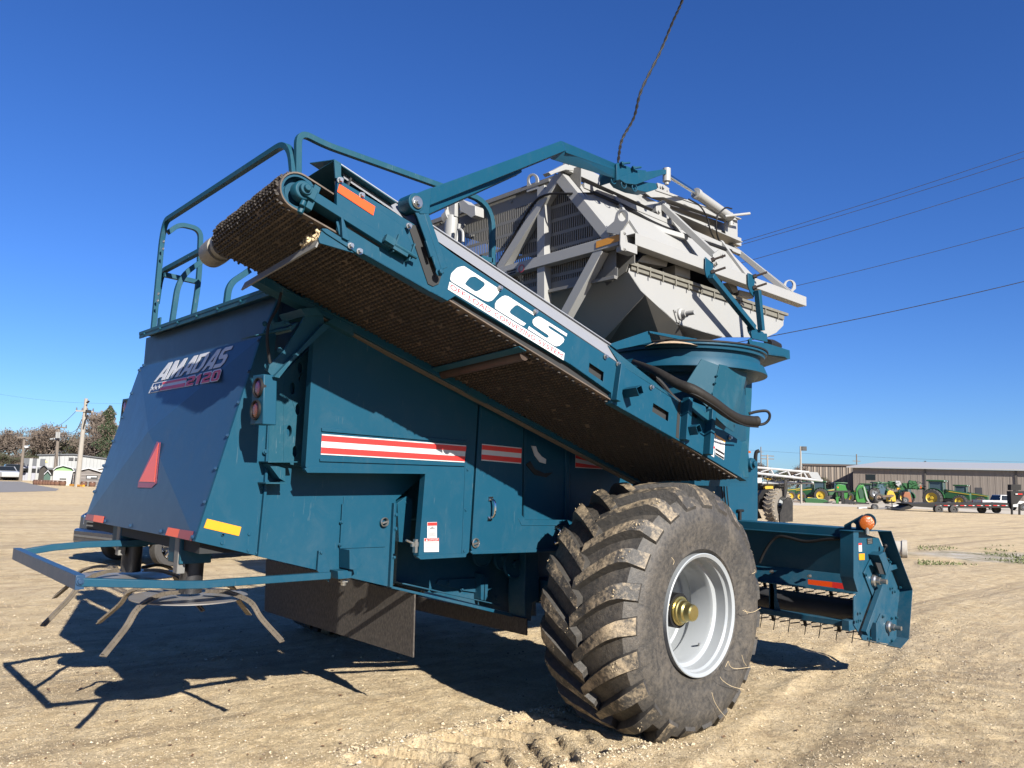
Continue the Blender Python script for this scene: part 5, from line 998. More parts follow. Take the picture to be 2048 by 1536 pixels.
# ================================================================== GROUND
def G(px, py): return ZP(px, py, 0.)
def spread(a, b, st, far, n, growth):
    xs = []; x = a
    while x < b: xs.append(x); x += st
    lo, hi = [], []; s = st; y = xs[-1]
    while y < far: s *= growth; y += s; hi.append(y)
    s = st; y = xs[0]
    while y > -far: s *= growth; y -= s; lo.append(y)
    return lo[::-1]+xs+hi
gx = spread(1.0, 8.5, .024, 2500, 0, 1.045); gy = spread(1.2, 7.6, .024, 2500, 0, 1.045)
def sm(a, b, x): t = max(0, min(1, (x-a)/(b-a))); return t*t*(3-2*t)
T0, T1 = V((4.2, 2.55)), V((11.5, 4.35)); TD = (T1-T0).normalized(); TN = V((-TD.y, TD.x))
def height(x, y):
    r_ = math.hypot(x-4, y-4); fade = 1-sm(14, 40, r_); far_ = 0
    if r_ > 45: return far_
    h = .016*noise.noise(V((x*.7, y*.7, 0)))+.010*noise.noise(V((x*2.3, y*2.3, 5)))
    if r_ < 16: h += .010*noise.noise(V((x*7, y*7, 9)))+.012*abs(noise.noise(V((x*17, y*17, 2))))
    # lug prints trailing the wheel
    u_ = y-(3.75+.09*(4.9-x)); a = abs(u_)
    if a < .62 and -2 < x < 4.6:
        m_ = (1-sm(.36, .5, a))*(1-sm(4.3, 4.6, x))*sm(2.2, 3.3, x)
        ph = (x+a*.55)/.24+(.5 if u_ > 0 else 0); s_ = math.sin(ph*2*math.pi); br = noise.noise(V((x*6, y*6, 20)))
        h += m_*(-.034+.046*sm(-.1, .45, s_+br*.9)+.024*max(0, br)); h += .042*sm(.36, .45, a)*(1-sm(.45, .6, a))*(.4+1.1*abs(noise.noise(V((x*5, y*5, 33)))))*sm(2.2, 3.3, x)
    # smooth wheel rut running to the right
    p = V((x, y))-T0; s = p.dot(TD); n_ = p.dot(TN); a = abs(n_)
    if -1.5 < s < 9 and a < 1.6:
        e = sm(-1.5, -.2, s)*(1-sm(6, 9, s)); h += e*(-.026*(1-sm(.14, .34, a+.08*noise.noise(V((x*1.5, y*1.5, 77))))))
        if n_ < 0: h += e*.006*sm(.24, .42, a+.1*noise.noise(V((x*2, y*2, 61))))*(1-sm(.40, .85, a))*(.05+1.6*abs(noise.noise(V((x*5, y*5, 40)))))+e*.02*sm(.3, .5, a)*(1-sm(1.1, 1.6, a))*max(0, math.sin(s*2*math.pi/.28+n_*9))*(.5+noise.noise(V((x*3, y*3, 7))))
        else: h += e*.02*sm(.24, .32, a)*(1-sm(.32, .5, a))*(.3+1.2*abs(noise.noise(V((x*6, y*6, 41)))))
    # keep it level under the wheel
    k_ = sm(.45, .9, math.hypot((x-4.9)*.9, (y-3.63)*1.1)); h *= .3+.7*k_
    return h*fade+far_
STRIP = (G(1835,1112), G(2150,1118))
vs = []; fs = []; nx_, ny_ = len(gx), len(gy)
for y in gy:
    for x in gx: vs.append((x, y, height(x, y)))
for j in range(ny_-1):
    for i in range(nx_-1): a = j*nx_+i; fs.append((a, a+1, a+1+nx_, a+nx_))
me = bpy.data.meshes.new('ground'); me.from_pydata(vs, [], fs); me.polygons.foreach_set('use_smooth', [True]*len(fs))
gr = bpy.data.objects.new('ground', me); COL.objects.link(gr); gr['kind'] = 'structure'
m, nt, b = _nt('dirt_gravel'); co = _node(nt, 'ShaderNodeTexCoord').outputs['Object']
big = _noise(nt, co, .35, 5, .6, .6); mid = _noise(nt, co, 3.5, 6, .7, .5); fine = _noise(nt, co, 45, 5, .8)
c = _ramp(nt, mid, [(.28, (.46, .335, .19)), (.5, (.71, .55, .33)), (.72, (.86, .70, .46))])
c = _mix(nt, _math(nt, 'MULTIPLY', _ramp(nt, big, [(.42, (0,0,0)), (.65, (1,1,1))]), .45), c, (.56, .45, .31))
mp = _node(nt, 'ShaderNodeMapping'); nt.links.new(co, mp.inputs[0]); mp.inputs['Rotation'].default_value = (0, 0, R(38)); mp.inputs['Scale'].default_value = (.12, 1.6, 1)
strk = _noise(nt, mp.outputs[0], .9, 6, .7, .8)
c = _mix(nt, _ramp(nt, strk, [(.50, (0,0,0)), (.66, (.75,.75,.75))]), c, (.30, .23, .15))
vo = _node(nt, 'ShaderNodeTexVoronoi'); nt.links.new(co, vo.inputs['Vector']); vo.inputs['Scale'].default_value = 75; vo.inputs['Randomness'].default_value = 1
peb = _math(nt, 'MULTIPLY', _math(nt, 'LESS_THAN', vo.outputs['Distance'], .34), _math(nt, 'GREATER_THAN', _noise(nt, vo.outputs['Position'], 3, 2), .50))
pc_ = _mix(nt, _math(nt, 'MULTIPLY', _noise(nt, vo.outputs['Position'], 60, 0), 1), (.34, .26, .16), (.80, .70, .54))
c = _mix(nt, _math(nt, 'MULTIPLY', peb, .75), c, pc_)
c = _mix(nt, _math(nt, 'MULTIPLY', _ramp(nt, fine, [(.32, (1,1,1)), (.52, (0,0,0))]), .5), c, (.22, .16, .10))  # hollows of the fine bump darkened, their shade put into the colour
sx = _node(nt, 'ShaderNodeSeparateXYZ'); nt.links.new(co, sx.inputs[0])
A_, B_ = V((STRIP[0][0], STRIP[0][1])), V((STRIP[1][0], STRIP[1][1])); U_ = (B_-A_).normalized()
al = _math(nt, 'ADD', _math(nt, 'MULTIPLY', sx.outputs[0], U_.x), _math(nt, 'MULTIPLY', sx.outputs[1], U_.y)); ac = _math(nt, 'ADD', _math(nt, 'MULTIPLY', sx.outputs[0], -U_.y), _math(nt, 'MULTIPLY', sx.outputs[1], U_.x))
a0_ = A_.dot(U_); c0_ = -A_.x*U_.y+A_.y*U_.x
e1 = _math(nt, 'SUBTRACT', 1.9, _math(nt, 'ABSOLUTE', _math(nt, 'SUBTRACT', ac, c0_))); e2 = _math(nt, 'SUBTRACT', al, a0_)
wob = _math(nt, 'MULTIPLY', _math(nt, 'SUBTRACT', _noise(nt, co, .55, 6, .7), .5), 4.5)
msk = _math(nt, 'MULTIPLY', _math(nt, 'ADD', _math(nt, 'MINIMUM', e1, e2), wob), 1.2, True)
wn_ = _noise(nt, co, 1.1, 7, .75); wc_ = _ramp(nt, wn_, [(.40, (.60,.56,.50)), (.53, (.42,.37,.28)), (.60, (.13,.14,.06)), (.72, (.22,.22,.11))])
c = _mix(nt, _math(nt, 'MULTIPLY', msk, .9), c, wc_)
nt.links.new(c, b.inputs['Base Color']); b.inputs['Roughness'].default_value = .95; b.inputs['Specular IOR Level'].default_value = .2
m2 = _noise(nt, co, 14, 6, .75, .6); pv = _bump(nt, b, mid, .6, .03); pv = _bump(nt, b, m2, 1., .045, pv); pv = _bump(nt, b, fine, .9, .012, pv); hgt = _math(nt, 'SUBTRACT', .4, _math(nt, 'MULTIPLY', vo.outputs['Distance'], _math(nt, 'ADD', peb, .0)))
pv = _bump(nt, b, _math(nt, 'MULTIPLY', peb, _math(nt, 'SUBTRACT', .4, vo.outputs['Distance'])), .8, .02, pv)
me.materials.append(m)
# loose stones and clods
GM = [plain('stone_tan', (.52, .42, .28), .9, 0, .4, 30), plain('stone_pale', (.52, .45, .34), .85, 0, .3, 30), plain('stone_dark', (.2, .15, .1), .9, 0, .4, 30)]
mb = MB(); rg = random.Random(3)
def stone(x, y, s):
    z = height(x, y); e = []
    for d_ in ((1,0,0),(0,1,0),(-1,0,0),(0,-1,0),(.1,.1,.75),(0,0,-.6),(.7,.7,.35),(-.7,.6,.3)): e.append(V(d_)*s*rg.uniform(.55, 1.1))
    q = Matrix.Rotation(rg.random()*6.3, 3, 'Z'); c_ = V((x, y, z+s*.2)); mb.cm = rg.choice((0,0,0,0,1,2))
    mb.add([c_+q@p for p in e], [(0,6,4),(6,1,4),(1,7,4),(7,2,4),(2,3,4),(3,0,4),(0,5,1,6),(1,5,2,7),(2,5,3),(3,5,0)])
cnt = 0
while cnt < 26000:
    px, py = rg.uniform(-60, 2110), 1000+rg.random()**.6*560
    p = G(px, py); r_ = (p-CAM).length
    if r_ > 22 or r_ < 2: continue
    stone(p.x, p.y, rg.uniform(.0025, .0062)*(1+1.2*(rg.random() < .05))*(1 if r_ < 8 else 1.5)); cnt += 1
for i in range(1300):
    x = rg.uniform(2.7, 4.7); sd = rg.choice((-1, 1)); y = 3.75+.09*(4.9-x)+sd*rg.gauss(.47, .09); stone(x, y, rg.uniform(.004, .013)*(1.8 if rg.random() < .1 else 1))
for i in range(900):
    s = rg.uniform(-1.2, 8); n_ = -abs(rg.gauss(.48, .26)); p = T0+TD*s+TN*n_; stone(p.x, p.y, rg.uniform(.004, .014))
o = mb.build('loose_gravel', GM, smooth=False, recalc=False); o['kind'] = 'stuff'; o['label'] = 'loose gravel and clods scattered over the dirt yard'
# dead leaves
mb = MB()
for i in range(160):
    px, py = rg.uniform(0, 2048), 1250+rg.random()*286; p = G(px, py); s = rg.uniform(.01, .025); z = height(p.x, p.y)+.008; a = rg.random()*6.3
    q = [V((p.x+math.cos(a+t)*s*(1 if k_%2 else .5), p.y+math.sin(a+t)*s*(1 if k_%2 else .5), z+rg.uniform(0,.012))) for k_, t in enumerate((0,1.57,3.14,4.71))]; mb.add(q, [(0,1,2),(0,2,3)])
o = mb.build('dead_leaves', plain('dead_leaf', (.16,.085,.04), .8, 0, .4), smooth=False, recalc=False); o['kind'] = 'stuff'; o['label'] = 'brown dead leaves lying on the dirt'
def gpoly(name, pts, z, mat, kind='structure', label=None):
    mb = MB(); P = [ZP(px, py, 0) for px, py in pts]; P = [V((p.x, p.y, z)) for p in P]; mb.prism(P, (0,0,-.004)); o = mb.build(name, mat); o['kind'] = kind
    if label: o['label'] = label
    return o
gpoly('road', [(-700,962),(-200,960),(40,963),(85,972.5),(118,978),(112,982),(0,985),(-300,990)], .012, plain('asphalt', (.20,.19,.185), .9, 0, .12, 2))
gpoly('gravel_lane', [(1560,1010),(1800,1016),(2048,1030),(2500,1050),(2500,1022),(2048,1008),(1560,1000)], .012, plain('pale_gravel', (.52,.46,.37), .95, 0, .15, 1.5))
mb = MB()
for i in range(2600):
    px, py = rg.uniform(1835, 2080), rg.uniform(1094, 1134); p = G(px, py); 
    if noise.noise(V((p.x*.6, p.y*.6, 2))) < .12: continue
    a = rg.random()*6.3; hgt_ = rg.uniform(.02, .07); q = V((p.x, p.y, .04)); mb.add([q+V((math.cos(a)*.02, math.sin(a)*.02, 0)), q-V((math.cos(a)*.02, math.sin(a)*.02, 0)), q+V((rg.uniform(-.03,.03), rg.uniform(-.03,.03), hgt_))], [(0,1,2)])
o = mb.build('grass', plain('weed_green', (.13,.15,.05), .8, 0, .4), smooth=False, recalc=False); o['kind'] = 'stuff'; o['label'] = 'patchy green weeds beside the concrete pipe'
# ================================================================== BACKGROUND HELPERS
RIGHT = V((RM[0][0], RM[1][0], 0)).normalized()
def frame(px, py, dep=None, yaw=0.):
    """ground point under pixel; returns location, rotz facing the camera, metres per (2048-wide) pixel"""
    if dep is None: p = G(px, py)
    else: p = D(px, py, dep); p.z = 0
    d = RM @ V((0, 0, 1)); t = (p-CAM).dot(d); los = (p-CAM); rz = math.atan2(los.y, los.x)-math.pi/2
    return V((p.x, p.y, 0)), rz+yaw, t/FP
def seg(mb, a, b, r0, r1, n=3):
    d = (b-a); 
    if d.length < 1e-5: return
    u = d.orthogonal().normalized(); w = d.cross(u).normalized(); vs = []
    for p, r in ((a, r0), (b, r1)):
        for j in range(n): t = 2*math.pi*j/n; vs.append(p+u*math.cos(t)*r+w*math.sin(t)*r)
    mb.add(vs, [(j, (j+1)%n, (j+1)%n+n, j+n) for j in range(n)])
BARK = plain('bark', (.13,.105,.085), .9, 0, .25, 3); TWIG = plain('twigs', (.165,.13,.105), .9, 0, .3, 2); PINE = plain('pine_needles', (.035,.06,.022), .8, 0, .5, 2); LEAFB = plain('brown_leaves', (.135,.098,.072), .85, 0, .4, 2)
def make_tree(seed, H=1., spreadk=.5, leaves=0, leafmat=None, twig=.0035, depth=6, lean=0):
    """unit-height broadleaf tree: trunk mesh + crown mesh"""
    g = random.Random(seed); tr = MB(); cr = MB(); cr.cm = 0
    def grow(p, d, L, r, lv):
        q = p; n_ = 3 if lv < 2 else 2
        for k_ in range(n_):
            d2 = (d+V([g.uniform(-.16,.16) for _ in range(3)])+V((0,0,.05))).normalized(); e = q+d2*L/n_; seg(tr if lv < 3 else cr, q, e, max(r*(1-.25*k_/n_), twig*.5), max(r*(1-.25*(k_+1)/n_), twig*.5), 5 if lv < 2 else 3); q = e; d = d2
            if lv in (1, 2, 3) and k_ < n_-1 and g.random() < .8:
                ax = d.orthogonal().normalized(); ax.rotate(Matrix.Rotation(g.random()*6.28, 3, d)); grow(q, (d*.4+ax).normalized(), L*.6, r*.45, lv+2)
        if lv >= depth:
            if leaves and g.random() < leaves:
                for _ in range(4):
                    c_ = q+V([g.uniform(-.035,.035) for _ in range(3)]); a = V([g.uniform(-1,1) for _ in range(3)]).normalized()*.0050; b_ = V([g.uniform(-1,1) for _ in range(3)]).normalized()*.0042; cr.cm = 1; cr.add([c_-a-b_, c_+a-b_, c_+a+b_, c_-a+b_], [(0,1,2,3)]); cr.cm = 0
            return
        nb = (3 if lv < 3 else 3) + (g.random() < .35)
        for k_ in range(nb):
            az = g.random()*6.28; sp_ = g.uniform(.45, 1.05)*(spreadk*1.6 if lv < 2 else .8); ax = d.orthogonal().normalized(); ax.rotate(Matrix.Rotation(az, 3, d)); d2 = (d+ax*sp_+V((0,0,.07))).normalized(); grow(q, d2, L*g.uniform(.62,.82), r*.60, lv+1)
    grow(V((0,0,0)), V((lean,0,1)).normalized(), .17*H, .020*H, 0)
    return tr, cr
TREES = {}
def tree_proto(key, seed, sk, lv, mat, depth=6):
    tr, cr = make_tree(seed, 1., sk, lv, mat, depth=depth); zmax = max(v.z for v in cr.v)
    for m_ in (tr, cr): m_.v = [v/zmax for v in m_.v]
    TREES[key] = (tr, cr, mat)
def put_tree(key, px, py, dep, hpx, label, name='bare_tree', wide=1., group='bare winter trees beyond the yard'):
    loc, rz, mpp = frame(px, py, dep); s = hpx*mpp; t = thing(name, label, 'tree', loc, random.random()*6.28, group); tr, cr, mat = TREES[key]
    if 'me' not in tr.__dict__:
        a = tr.build('trunk', BARK, t, world=False, smooth=False, recalc=False); b_ = cr.build('crown', [TWIG, mat], t, world=False, smooth=False, recalc=False); tr.me = a.data; tr.me2 = b_.data
    else:
        for nm, m_ in (('trunk', tr.me), ('crown', tr.me2)): o = bpy.data.objects.new(nm, m_); COL.objects.link(o); o.parent = t
    t.scale = (s*wide, s*wide, s); return t
tree_proto('a', 11, .55, .5, LEAFB); tree_proto('b', 23, .5, .18, LEAFB); tree_proto('c', 37, .45, 0, LEAFB); tree_proto('d', 51, .62, 1., plain('olive_leaves', (.07,.078,.035), .85, 0, .4, 2))
# ================================================================== LEFT BACKGROUND
def B(c, x, y): return K(c, x, y)
def byd0(px, dep): return 912+(1013-912)/3130*(px+428)+1.75/dep*FP
LT = [('a',60,1000,125,105,1.1,'dense bushy bare tree with brown leaves behind the white metal building'),('a',20,1000,130,70,1.3,'low brown tree at the left edge of the photo'),('b',-15,1000,120,78,1.2,'bare tree cut off by the left photo edge'),
 ('b',92,1000,118,100,1.0,'bare tree behind the middle utility pole'),('d',130,1000,122,78,1.2,'olive green rounded tree between the two tall utility poles'),('a',150,1000,128,72,1.2,'brown tree behind the tall pale utility pole'),
 ('c',200,1000,112,140,.85,'tallest leafless tree left of the blue rear panel'),('c',225,1000,118,125,.9,'leafless tree partly behind the blue rear panel'),('b',180,1000,116,84,1.1,'bare tree right of the tall pale utility pole'),('d',108,1000,135,62,1.3,'low olive tree far behind the middle pole'),('a',205,1000,120,72,1.2,'brown shrubby tree behind the grey gabled shed'),('b',40,1000,122,92,1.0,'bare tree behind the left utility pole'),('a',-60,1000,125,80,1.2,'brown tree outside the left edge'),('d',170,1000,130,60,1.3,'green brown tree low behind the white building roof')]
for k_, px, py, dep, hp_x, w_, lab in LT:
    hz = 912+(1013-912)/3130*(px+428); gy_ = hz+1.75/dep*FP; put_tree(k_, px, gy_, dep, hp_x*.88+16, lab, wide=w_*1.08)
for i_ in range(16):
    px = -40+i_*17; dep = 100+(i_*37)%22; put_tree('ad'[i_%2], px, byd0(px, dep), dep, 34+(i_*13)%14, 'low scrubby undergrowth tree at the foot of the left tree line', 'shrub', 2.2, 'scrub under the left tree line')
# evergreen
loc, rz, mpp = frame(207, 960, 100); t = thing('pine_tree', 'green pine tree beside the blue rear panel, left of it', 'tree', loc, 0); mb = MB(); mb.cyl((0,0,0), (0,0,9.3), .16, .04, 8); mb.build('trunk', BARK, t, world=False)
g = random.Random(5); mb = MB()
for i in range(5200):
    z_ = 2+g.random()*7.6; rr = 2.3*(1-(z_-2)/8.2)**.7*math.sqrt(g.random())*(.75+.35*math.sin(z_*3.1)); a = g.random()*6.28; c_ = V((math.cos(a)*rr, math.sin(a)*rr, z_)); mb.cm = int(g.random() < .25); u_ = V([g.uniform(-1,1) for _ in range(3)]).normalized()*.14; w_ = V([g.uniform(-1,1) for _ in range(3)]).normalized()*.07; mb.add([c_-u_, c_+w_, c_+u_, c_-w_], [(0,1,2,3)])
mb.build('crown', [PINE, LEAFB], t, world=False, smooth=False, recalc=False)
def at(px, py, dep, z=None):
    """point at pixel on the vertical plane facing the camera at depth dep"""
    return D(px, py, dep)
def utility_pole(px, pyb, pyt, pxt, arms, label, dep, col, extra=None, r=.15):
    base = D(px, pyb, dep); base.z = 0; top = D(pxt, pyt, dep); t = thing('utility_pole', label, 'utility pole', base, 0, 'wooden utility poles')
    mb = MB(); mb.cyl(base, top, r, r*.6, 10); mb.build('pole', col, t)
    for (x0, y0, x1, y1) in arms:
        a, b_ = D(x0, y0, dep-.15), D(x1, y1, dep-.15); mb = MB(); mb.beam(a, b_, .12, .12); mb.build('crossarm', col, t); mb = MB()
        for f_ in (.03, .35, .65, .97): p = a.lerp(b_, f_); mb.cyl(p, p+V((0,0,.28)), .06, .04, 6)
        mb.build('insulator', BLACKP, t)
    return t, top
PW = plain('weathered_pole', (.17,.14,.115), .9, 0, .3, 2); PWL = plain('pale_pole', (.33,.30,.26), .85, 0, .2, 2)
t, _ = utility_pole(154, 973, 797, 172.6, [(152,821.5,187,823.5)], 'tall pale utility pole with one crossarm, nearest on the left', 64, PWL, r=.22)
mb = MB(); mb.cyl(D(176.5,826,63.7), D(177,820,63.7), .22, None, 10); mb.build('transformer', BLACKP, t); mb = MB(); mb.tube([D(176,830,63.7), D(170,842,63.7), D(167,855,63.7)], .06, 5); mb.beam(D(174,806,63.7), D(178,802,63.7), .15, .1); mb.build('cable_drop', BLACKP, t); mb = MB(); mb.tube([D(168,848,64), D(172,850,64), D(180,849,64)], .05, 6); mb.build('lamp_arm', GREY, t)
t, _ = utility_pole(108.5, 964, 853, 118, [(103.5,854,133,855.5)], 'dark utility pole with transformers and a curved lamp arm', 74, PW, r=.2)
mb = MB()
for x in (113.5, 118): mb.cyl(D(x, 876, 73.6), D(x+.5, 864, 73.6), .12 if x < 115 else .1, None, 10)
mb.build('transformer', GREY, t); mb = MB(); mb.tube(bez([D(114,880,74), D(109,877.5,74), D(100.5,878.5,74)], 4), .09, 6); mb.build('street_lamp_arm', GREY, t)
t, _ = utility_pole(41.5, 955, 874, 49, [(35.5,874.8,62,876)], 'shorter utility pole with a wide pale crossarm at the left', 78, PW, r=.17)
mb = MB(); mb.cyl(D(52.5,895,78), D(52.8,891.5,78), .2, None, 8); mb.build('lamp_head', WHITE, t)
# wires on the left
def wire(p0, p1, sag, label, r=.02, n=14):
    mb = MB(); pts = [p0.lerp(p1, i/n)-V((0,0,sag*4*(i/n)*(1-i/n))) for i in range(n+1)]; mb.tube(pts, r, 4); return tag(mb.build('power_line', BLACKP), label, 'power line', 'overhead power lines')
wire(D(153,821,64), D(104,855,74), .3, 'wire sloping from the tall pale pole down to the middle pole', .022)
wire(D(165,845,64), D(132,863,74), .4, 'service wire dropping left from the tall pale pole toward the street lamp', .022)
wire(D(164,838,64), D(112,900,90), 1.2, 'low wire curving from the tall pale pole behind the sheds', .03)
wire(D(-60,853,90), D(45,867,80), .4, 'pair wire entering at the left edge above the trees', .02)
wire(D(-60,861,90), D(160,866,84), .4, 'long level wire at the left above the tree line', .02)
wire(D(-60,777,64), D(300,805,64), .5, 'faint topmost wire across the left sky', .005)
# buildings on the left
def localbox(t, name, mat, x0, x1, y0, y1, z0, z1, bev=0): mb = MB(); mb.bx((x0,y0,z0), (x1,y1,z1)); return mb.build(name, mat, t, bev, world=False)
def bldg(px0, px1, pyb, dep, name, label, cat='building', yaw=0.):
    loc, rz, mpp = frame((px0+px1)/2, pyb, dep, yaw); t = thing(name, label, cat, loc, rz); return t, (px1-px0)*mpp, mpp
WMET = ribbed('white_metal_siding', (.31,.315,.31), .35, 0, .02); LMET = ribbed('lilac_metal_siding', (.28,.285,.33), .3, 0, .02); DGR = plain('dark_metal_roof', (.07,.075,.085), .6); WROOF = plain('white_metal_roof', (.42,.42,.42), .45, 0, .05)
t, w, k = bldg(82, 199, 972, 84, 'metal_warehouse', 'long white metal building with low gable behind the sheds'); H = 50*k
mb = MB(); mb.prism([V((-w/2,0,0)), V((w/2,0,0)), V((w/2,0,H*.93)), V((w*.0,0,H*1.06)), V((-w/2,0,H*.98))], (0,12,0)); mb.build('wall', WMET, t, world=False); mb = MB(); mb.prism([V((-w/2-.2,-.2,H*.98)), V((0,-.2,H*1.06)), V((w/2+.2,-.2,H*.93)), V((w/2+.2,-.2,H*.93+.12)), V((0,-.2,H*1.06+.12)), V((-w/2-.2,-.2,H*.98+.12))], (0,12.5,0)); mb.build('roof', DGR, t, world=False)
localbox(t, 'sign_panel', plain('tan_sign', (.75,.55,.2), .5), -w*.48, -w*.37, -.08, 0, H*.72, H*.8)
mb = MB()
for x in (-.03, .06): mb.bx((w*x-.2,-.12,H*.84), (w*x+.25,-.0,H*.95))
mb.build('floodlight', BLACKP, t, world=False); localbox(t, 'dark_awning', DGR, -w*.5, w*.48, -1.2, 0, H*.45, H*.52)
t, w, k = bldg(43, 83, 966, 82, 'two_tone_warehouse', 'lilac and dark grey metal building wing with small windows behind the parked pickups'); H = 44*k
localbox(t, 'wall', LMET, -w/2, w/2, 0, 10, 0, H*.68); localbox(t, 'upper_wall', DGR, -w/2, w/2, -.05, 10, H*.68, H); mb = MB()
for x in (-.12, .2): mb.bx((w*x-.15,-.15,0), (w*x+.15,0,H))
mb.build('downpipe', WMET, t, world=False)
for x in (-.38, -.24, -.0, .34): 
    mb = MB(); mb.bx((w*x-.3,-.06,H*.36), (w*x+.35,-.0,H*.55)); mb.build('window', BLACK, t, world=False)
t, w, k = bldg(-30, 41, 965, 86, 'brick_house', 'low brick house with a white roof at the far left edge'); H = 30*k
localbox(t, 'wall', plain('brick', (.25,.11,.07), .9), -w/2, w/2, 0, 8, 0, H*.5); mb = MB(); mb.prism([V((-w/2,-.5,H*.5)), V((w*.5,-.5,H*.62)), V((w*.5,-.5,H*.9)), V((w*.3,-.5,H)), V((-w*.1,-.5,H*.75))], (0,9,0)); mb.build('roof', WROOF, t, world=False)
def gshed(px0, px1, pyb, dep, label, wall, roof, zwall, zpeak, gam=False, gmat=None, cat='shed', peak=0.):
    t, w, k = bldg(px0, px1, pyb, dep, 'shed', label, cat); hw_, hp = zwall*k, zpeak*k; gm = gmat or wall
    mb = MB(); mb.bx((-w/2,0,0), (w/2,5,hw_)); mb.build('wall', wall, t, world=False)
    if gam: prof = [(-w/2,hw_),(-w*.36,hw_+(hp-hw_)*.6),(peak*w,hp),(w*.36,hw_+(hp-hw_)*.6),(w/2,hw_)]
    else: prof = [(-w/2,hw_),(peak*w,hp),(w/2,hw_)]
    mb = MB(); mb.prism([V((x,.01,z)) for x, z in prof], (0,4.98,0)); mb.build('gable', gm, t, world=False)
    o_ = [(x*1.06, z-.02) for x, z in prof]; mb = MB()
    for a, b_ in zip(o_, o_[1:]): mb.hexa([V((a[0],-.25,a[1])), V((b_[0],-.25,b_[1])), V((b_[0],5.2,b_[1])), V((a[0],5.2,a[1]))], [V((a[0],-.25,a[1]+.09)), V((b_[0],-.25,b_[1]+.09)), V((b_[0],5.2,b_[1]+.09)), V((a[0],5.2,a[1]+.09))])
    mb.build('roof', roof, t, world=False); return t, w, k
LGRN = plain('pale_green_gable', (.18,.36,.13), .6); GBR = ribbed('grey_brown_siding', (.13,.11,.10), .3, 2, .02)
t, w, k = gshed(107, 142, 971, 67, 'white gambrel shed with a pale green gable end between two utility poles', plain('white_siding', (.4,.4,.385), .7, 0, .05), WROOF, 29, 39, True, LGRN, peak=-.05)
localbox(t, 'vent', BLACKP, -.25, .25, -.05, 0, .5, .6)
gshed(87.5, 99, 965, 72, 'dark green small shed left of the white gambrel shed', plain('dark_green_siding', (.035,.08,.06), .7), WROOF, 17, 25)
gshed(77, 92, 966, 78, 'black fronted kiosk with dark awning beside the two tone building', plain('wood_brown', (.03,.025,.02), .8), DGR, 20, 33, True)
t, w, k = gshed(148, 200, 972, 66, 'grey brown gabled shed with white roof trim and a small dark sign', GBR, WROOF, 28, 36)
localbox(t, 'sign', BLACKP, -w*.06, w*.34, -.06, 0, 15*k, 22*k); sg = [c for c in kids(t) if c.name.startswith('sign')][0]
mb = MB(); mb.bx((-w*.03,-.09,18.7*k), (w*.30,-.07,20.4*k)); mb.bx((-w*.03,-.09,16.2*k), (w*.10,-.07,17.8*k)); mb.build('sign_lettering', WHITE, sg, world=False)
gshed(188, 215, 972, 74, 'pale flat shed half hidden by the blue rear panel', plain('cream', (.6,.57,.5), .7), WROOF, 28, 33)
mb = MB(); a, b_ = G(140, 972.5), G(167, 974.5); mb.beam(a+V((0,0,.12)), b_+V((0,0,.12)), .15, .15); tag(mb.build('yellow_kerb', YELR), 'yellow painted parking kerb at the foot of the tall pale pole', 'kerb')
# barrel planters
def barrel(label, loc, rz=0): 
    t = thing('barrel_planter', label, 'planter', loc, rz, 'brown barrel planters along the road'); t.scale = (.8,.8,.7); mb = MB(); mb.lathe((0,0,0), (0,0,1), [(0,.01),(0,.28),(.3,.34),(.6,.29),(.6,.25),(.5,.01)], 14); mb.build('barrel', plain('barrel_wood', (.13,.06,.035), .85, 0, .3), t, world=False); mb = MB()
    for z_ in (.1,.5): mb.lathe((0,0,z_), (0,0,1), [(-.02,.30 if z_<.3 else .315),(.02,.31 if z_<.3 else .305)], 14)
    mb.build('hoop', BLACKP, t, world=False); return t
bl_lab = ['leftmost brown barrel planter beside the white pickup','second brown barrel planter from the white pickup','third brown barrel planter from the white pickup','brown barrel planter in front of the dark green shed','brown barrel planter right of the dark green shed','brown barrel planter left of the middle utility pole','brown barrel planter at the foot of the middle utility pole','brown barrel planter before the white gambrel shed','brown barrel planter at the right corner of the gambrel shed','brown barrel planter left before the grey brown shed','brown barrel planter right before the grey brown shed']
bpx = [72,77,83,90,95,100,106,114,125,167,184]; b0_ = None
for lab, px in zip(bl_lab, bpx):
    p = G(px, 969.5+(px-72)*.035); 
    if b0_ is None: b0_ = barrel(lab, p)
    else: dup(b0_, p, random.random()*6, lab)
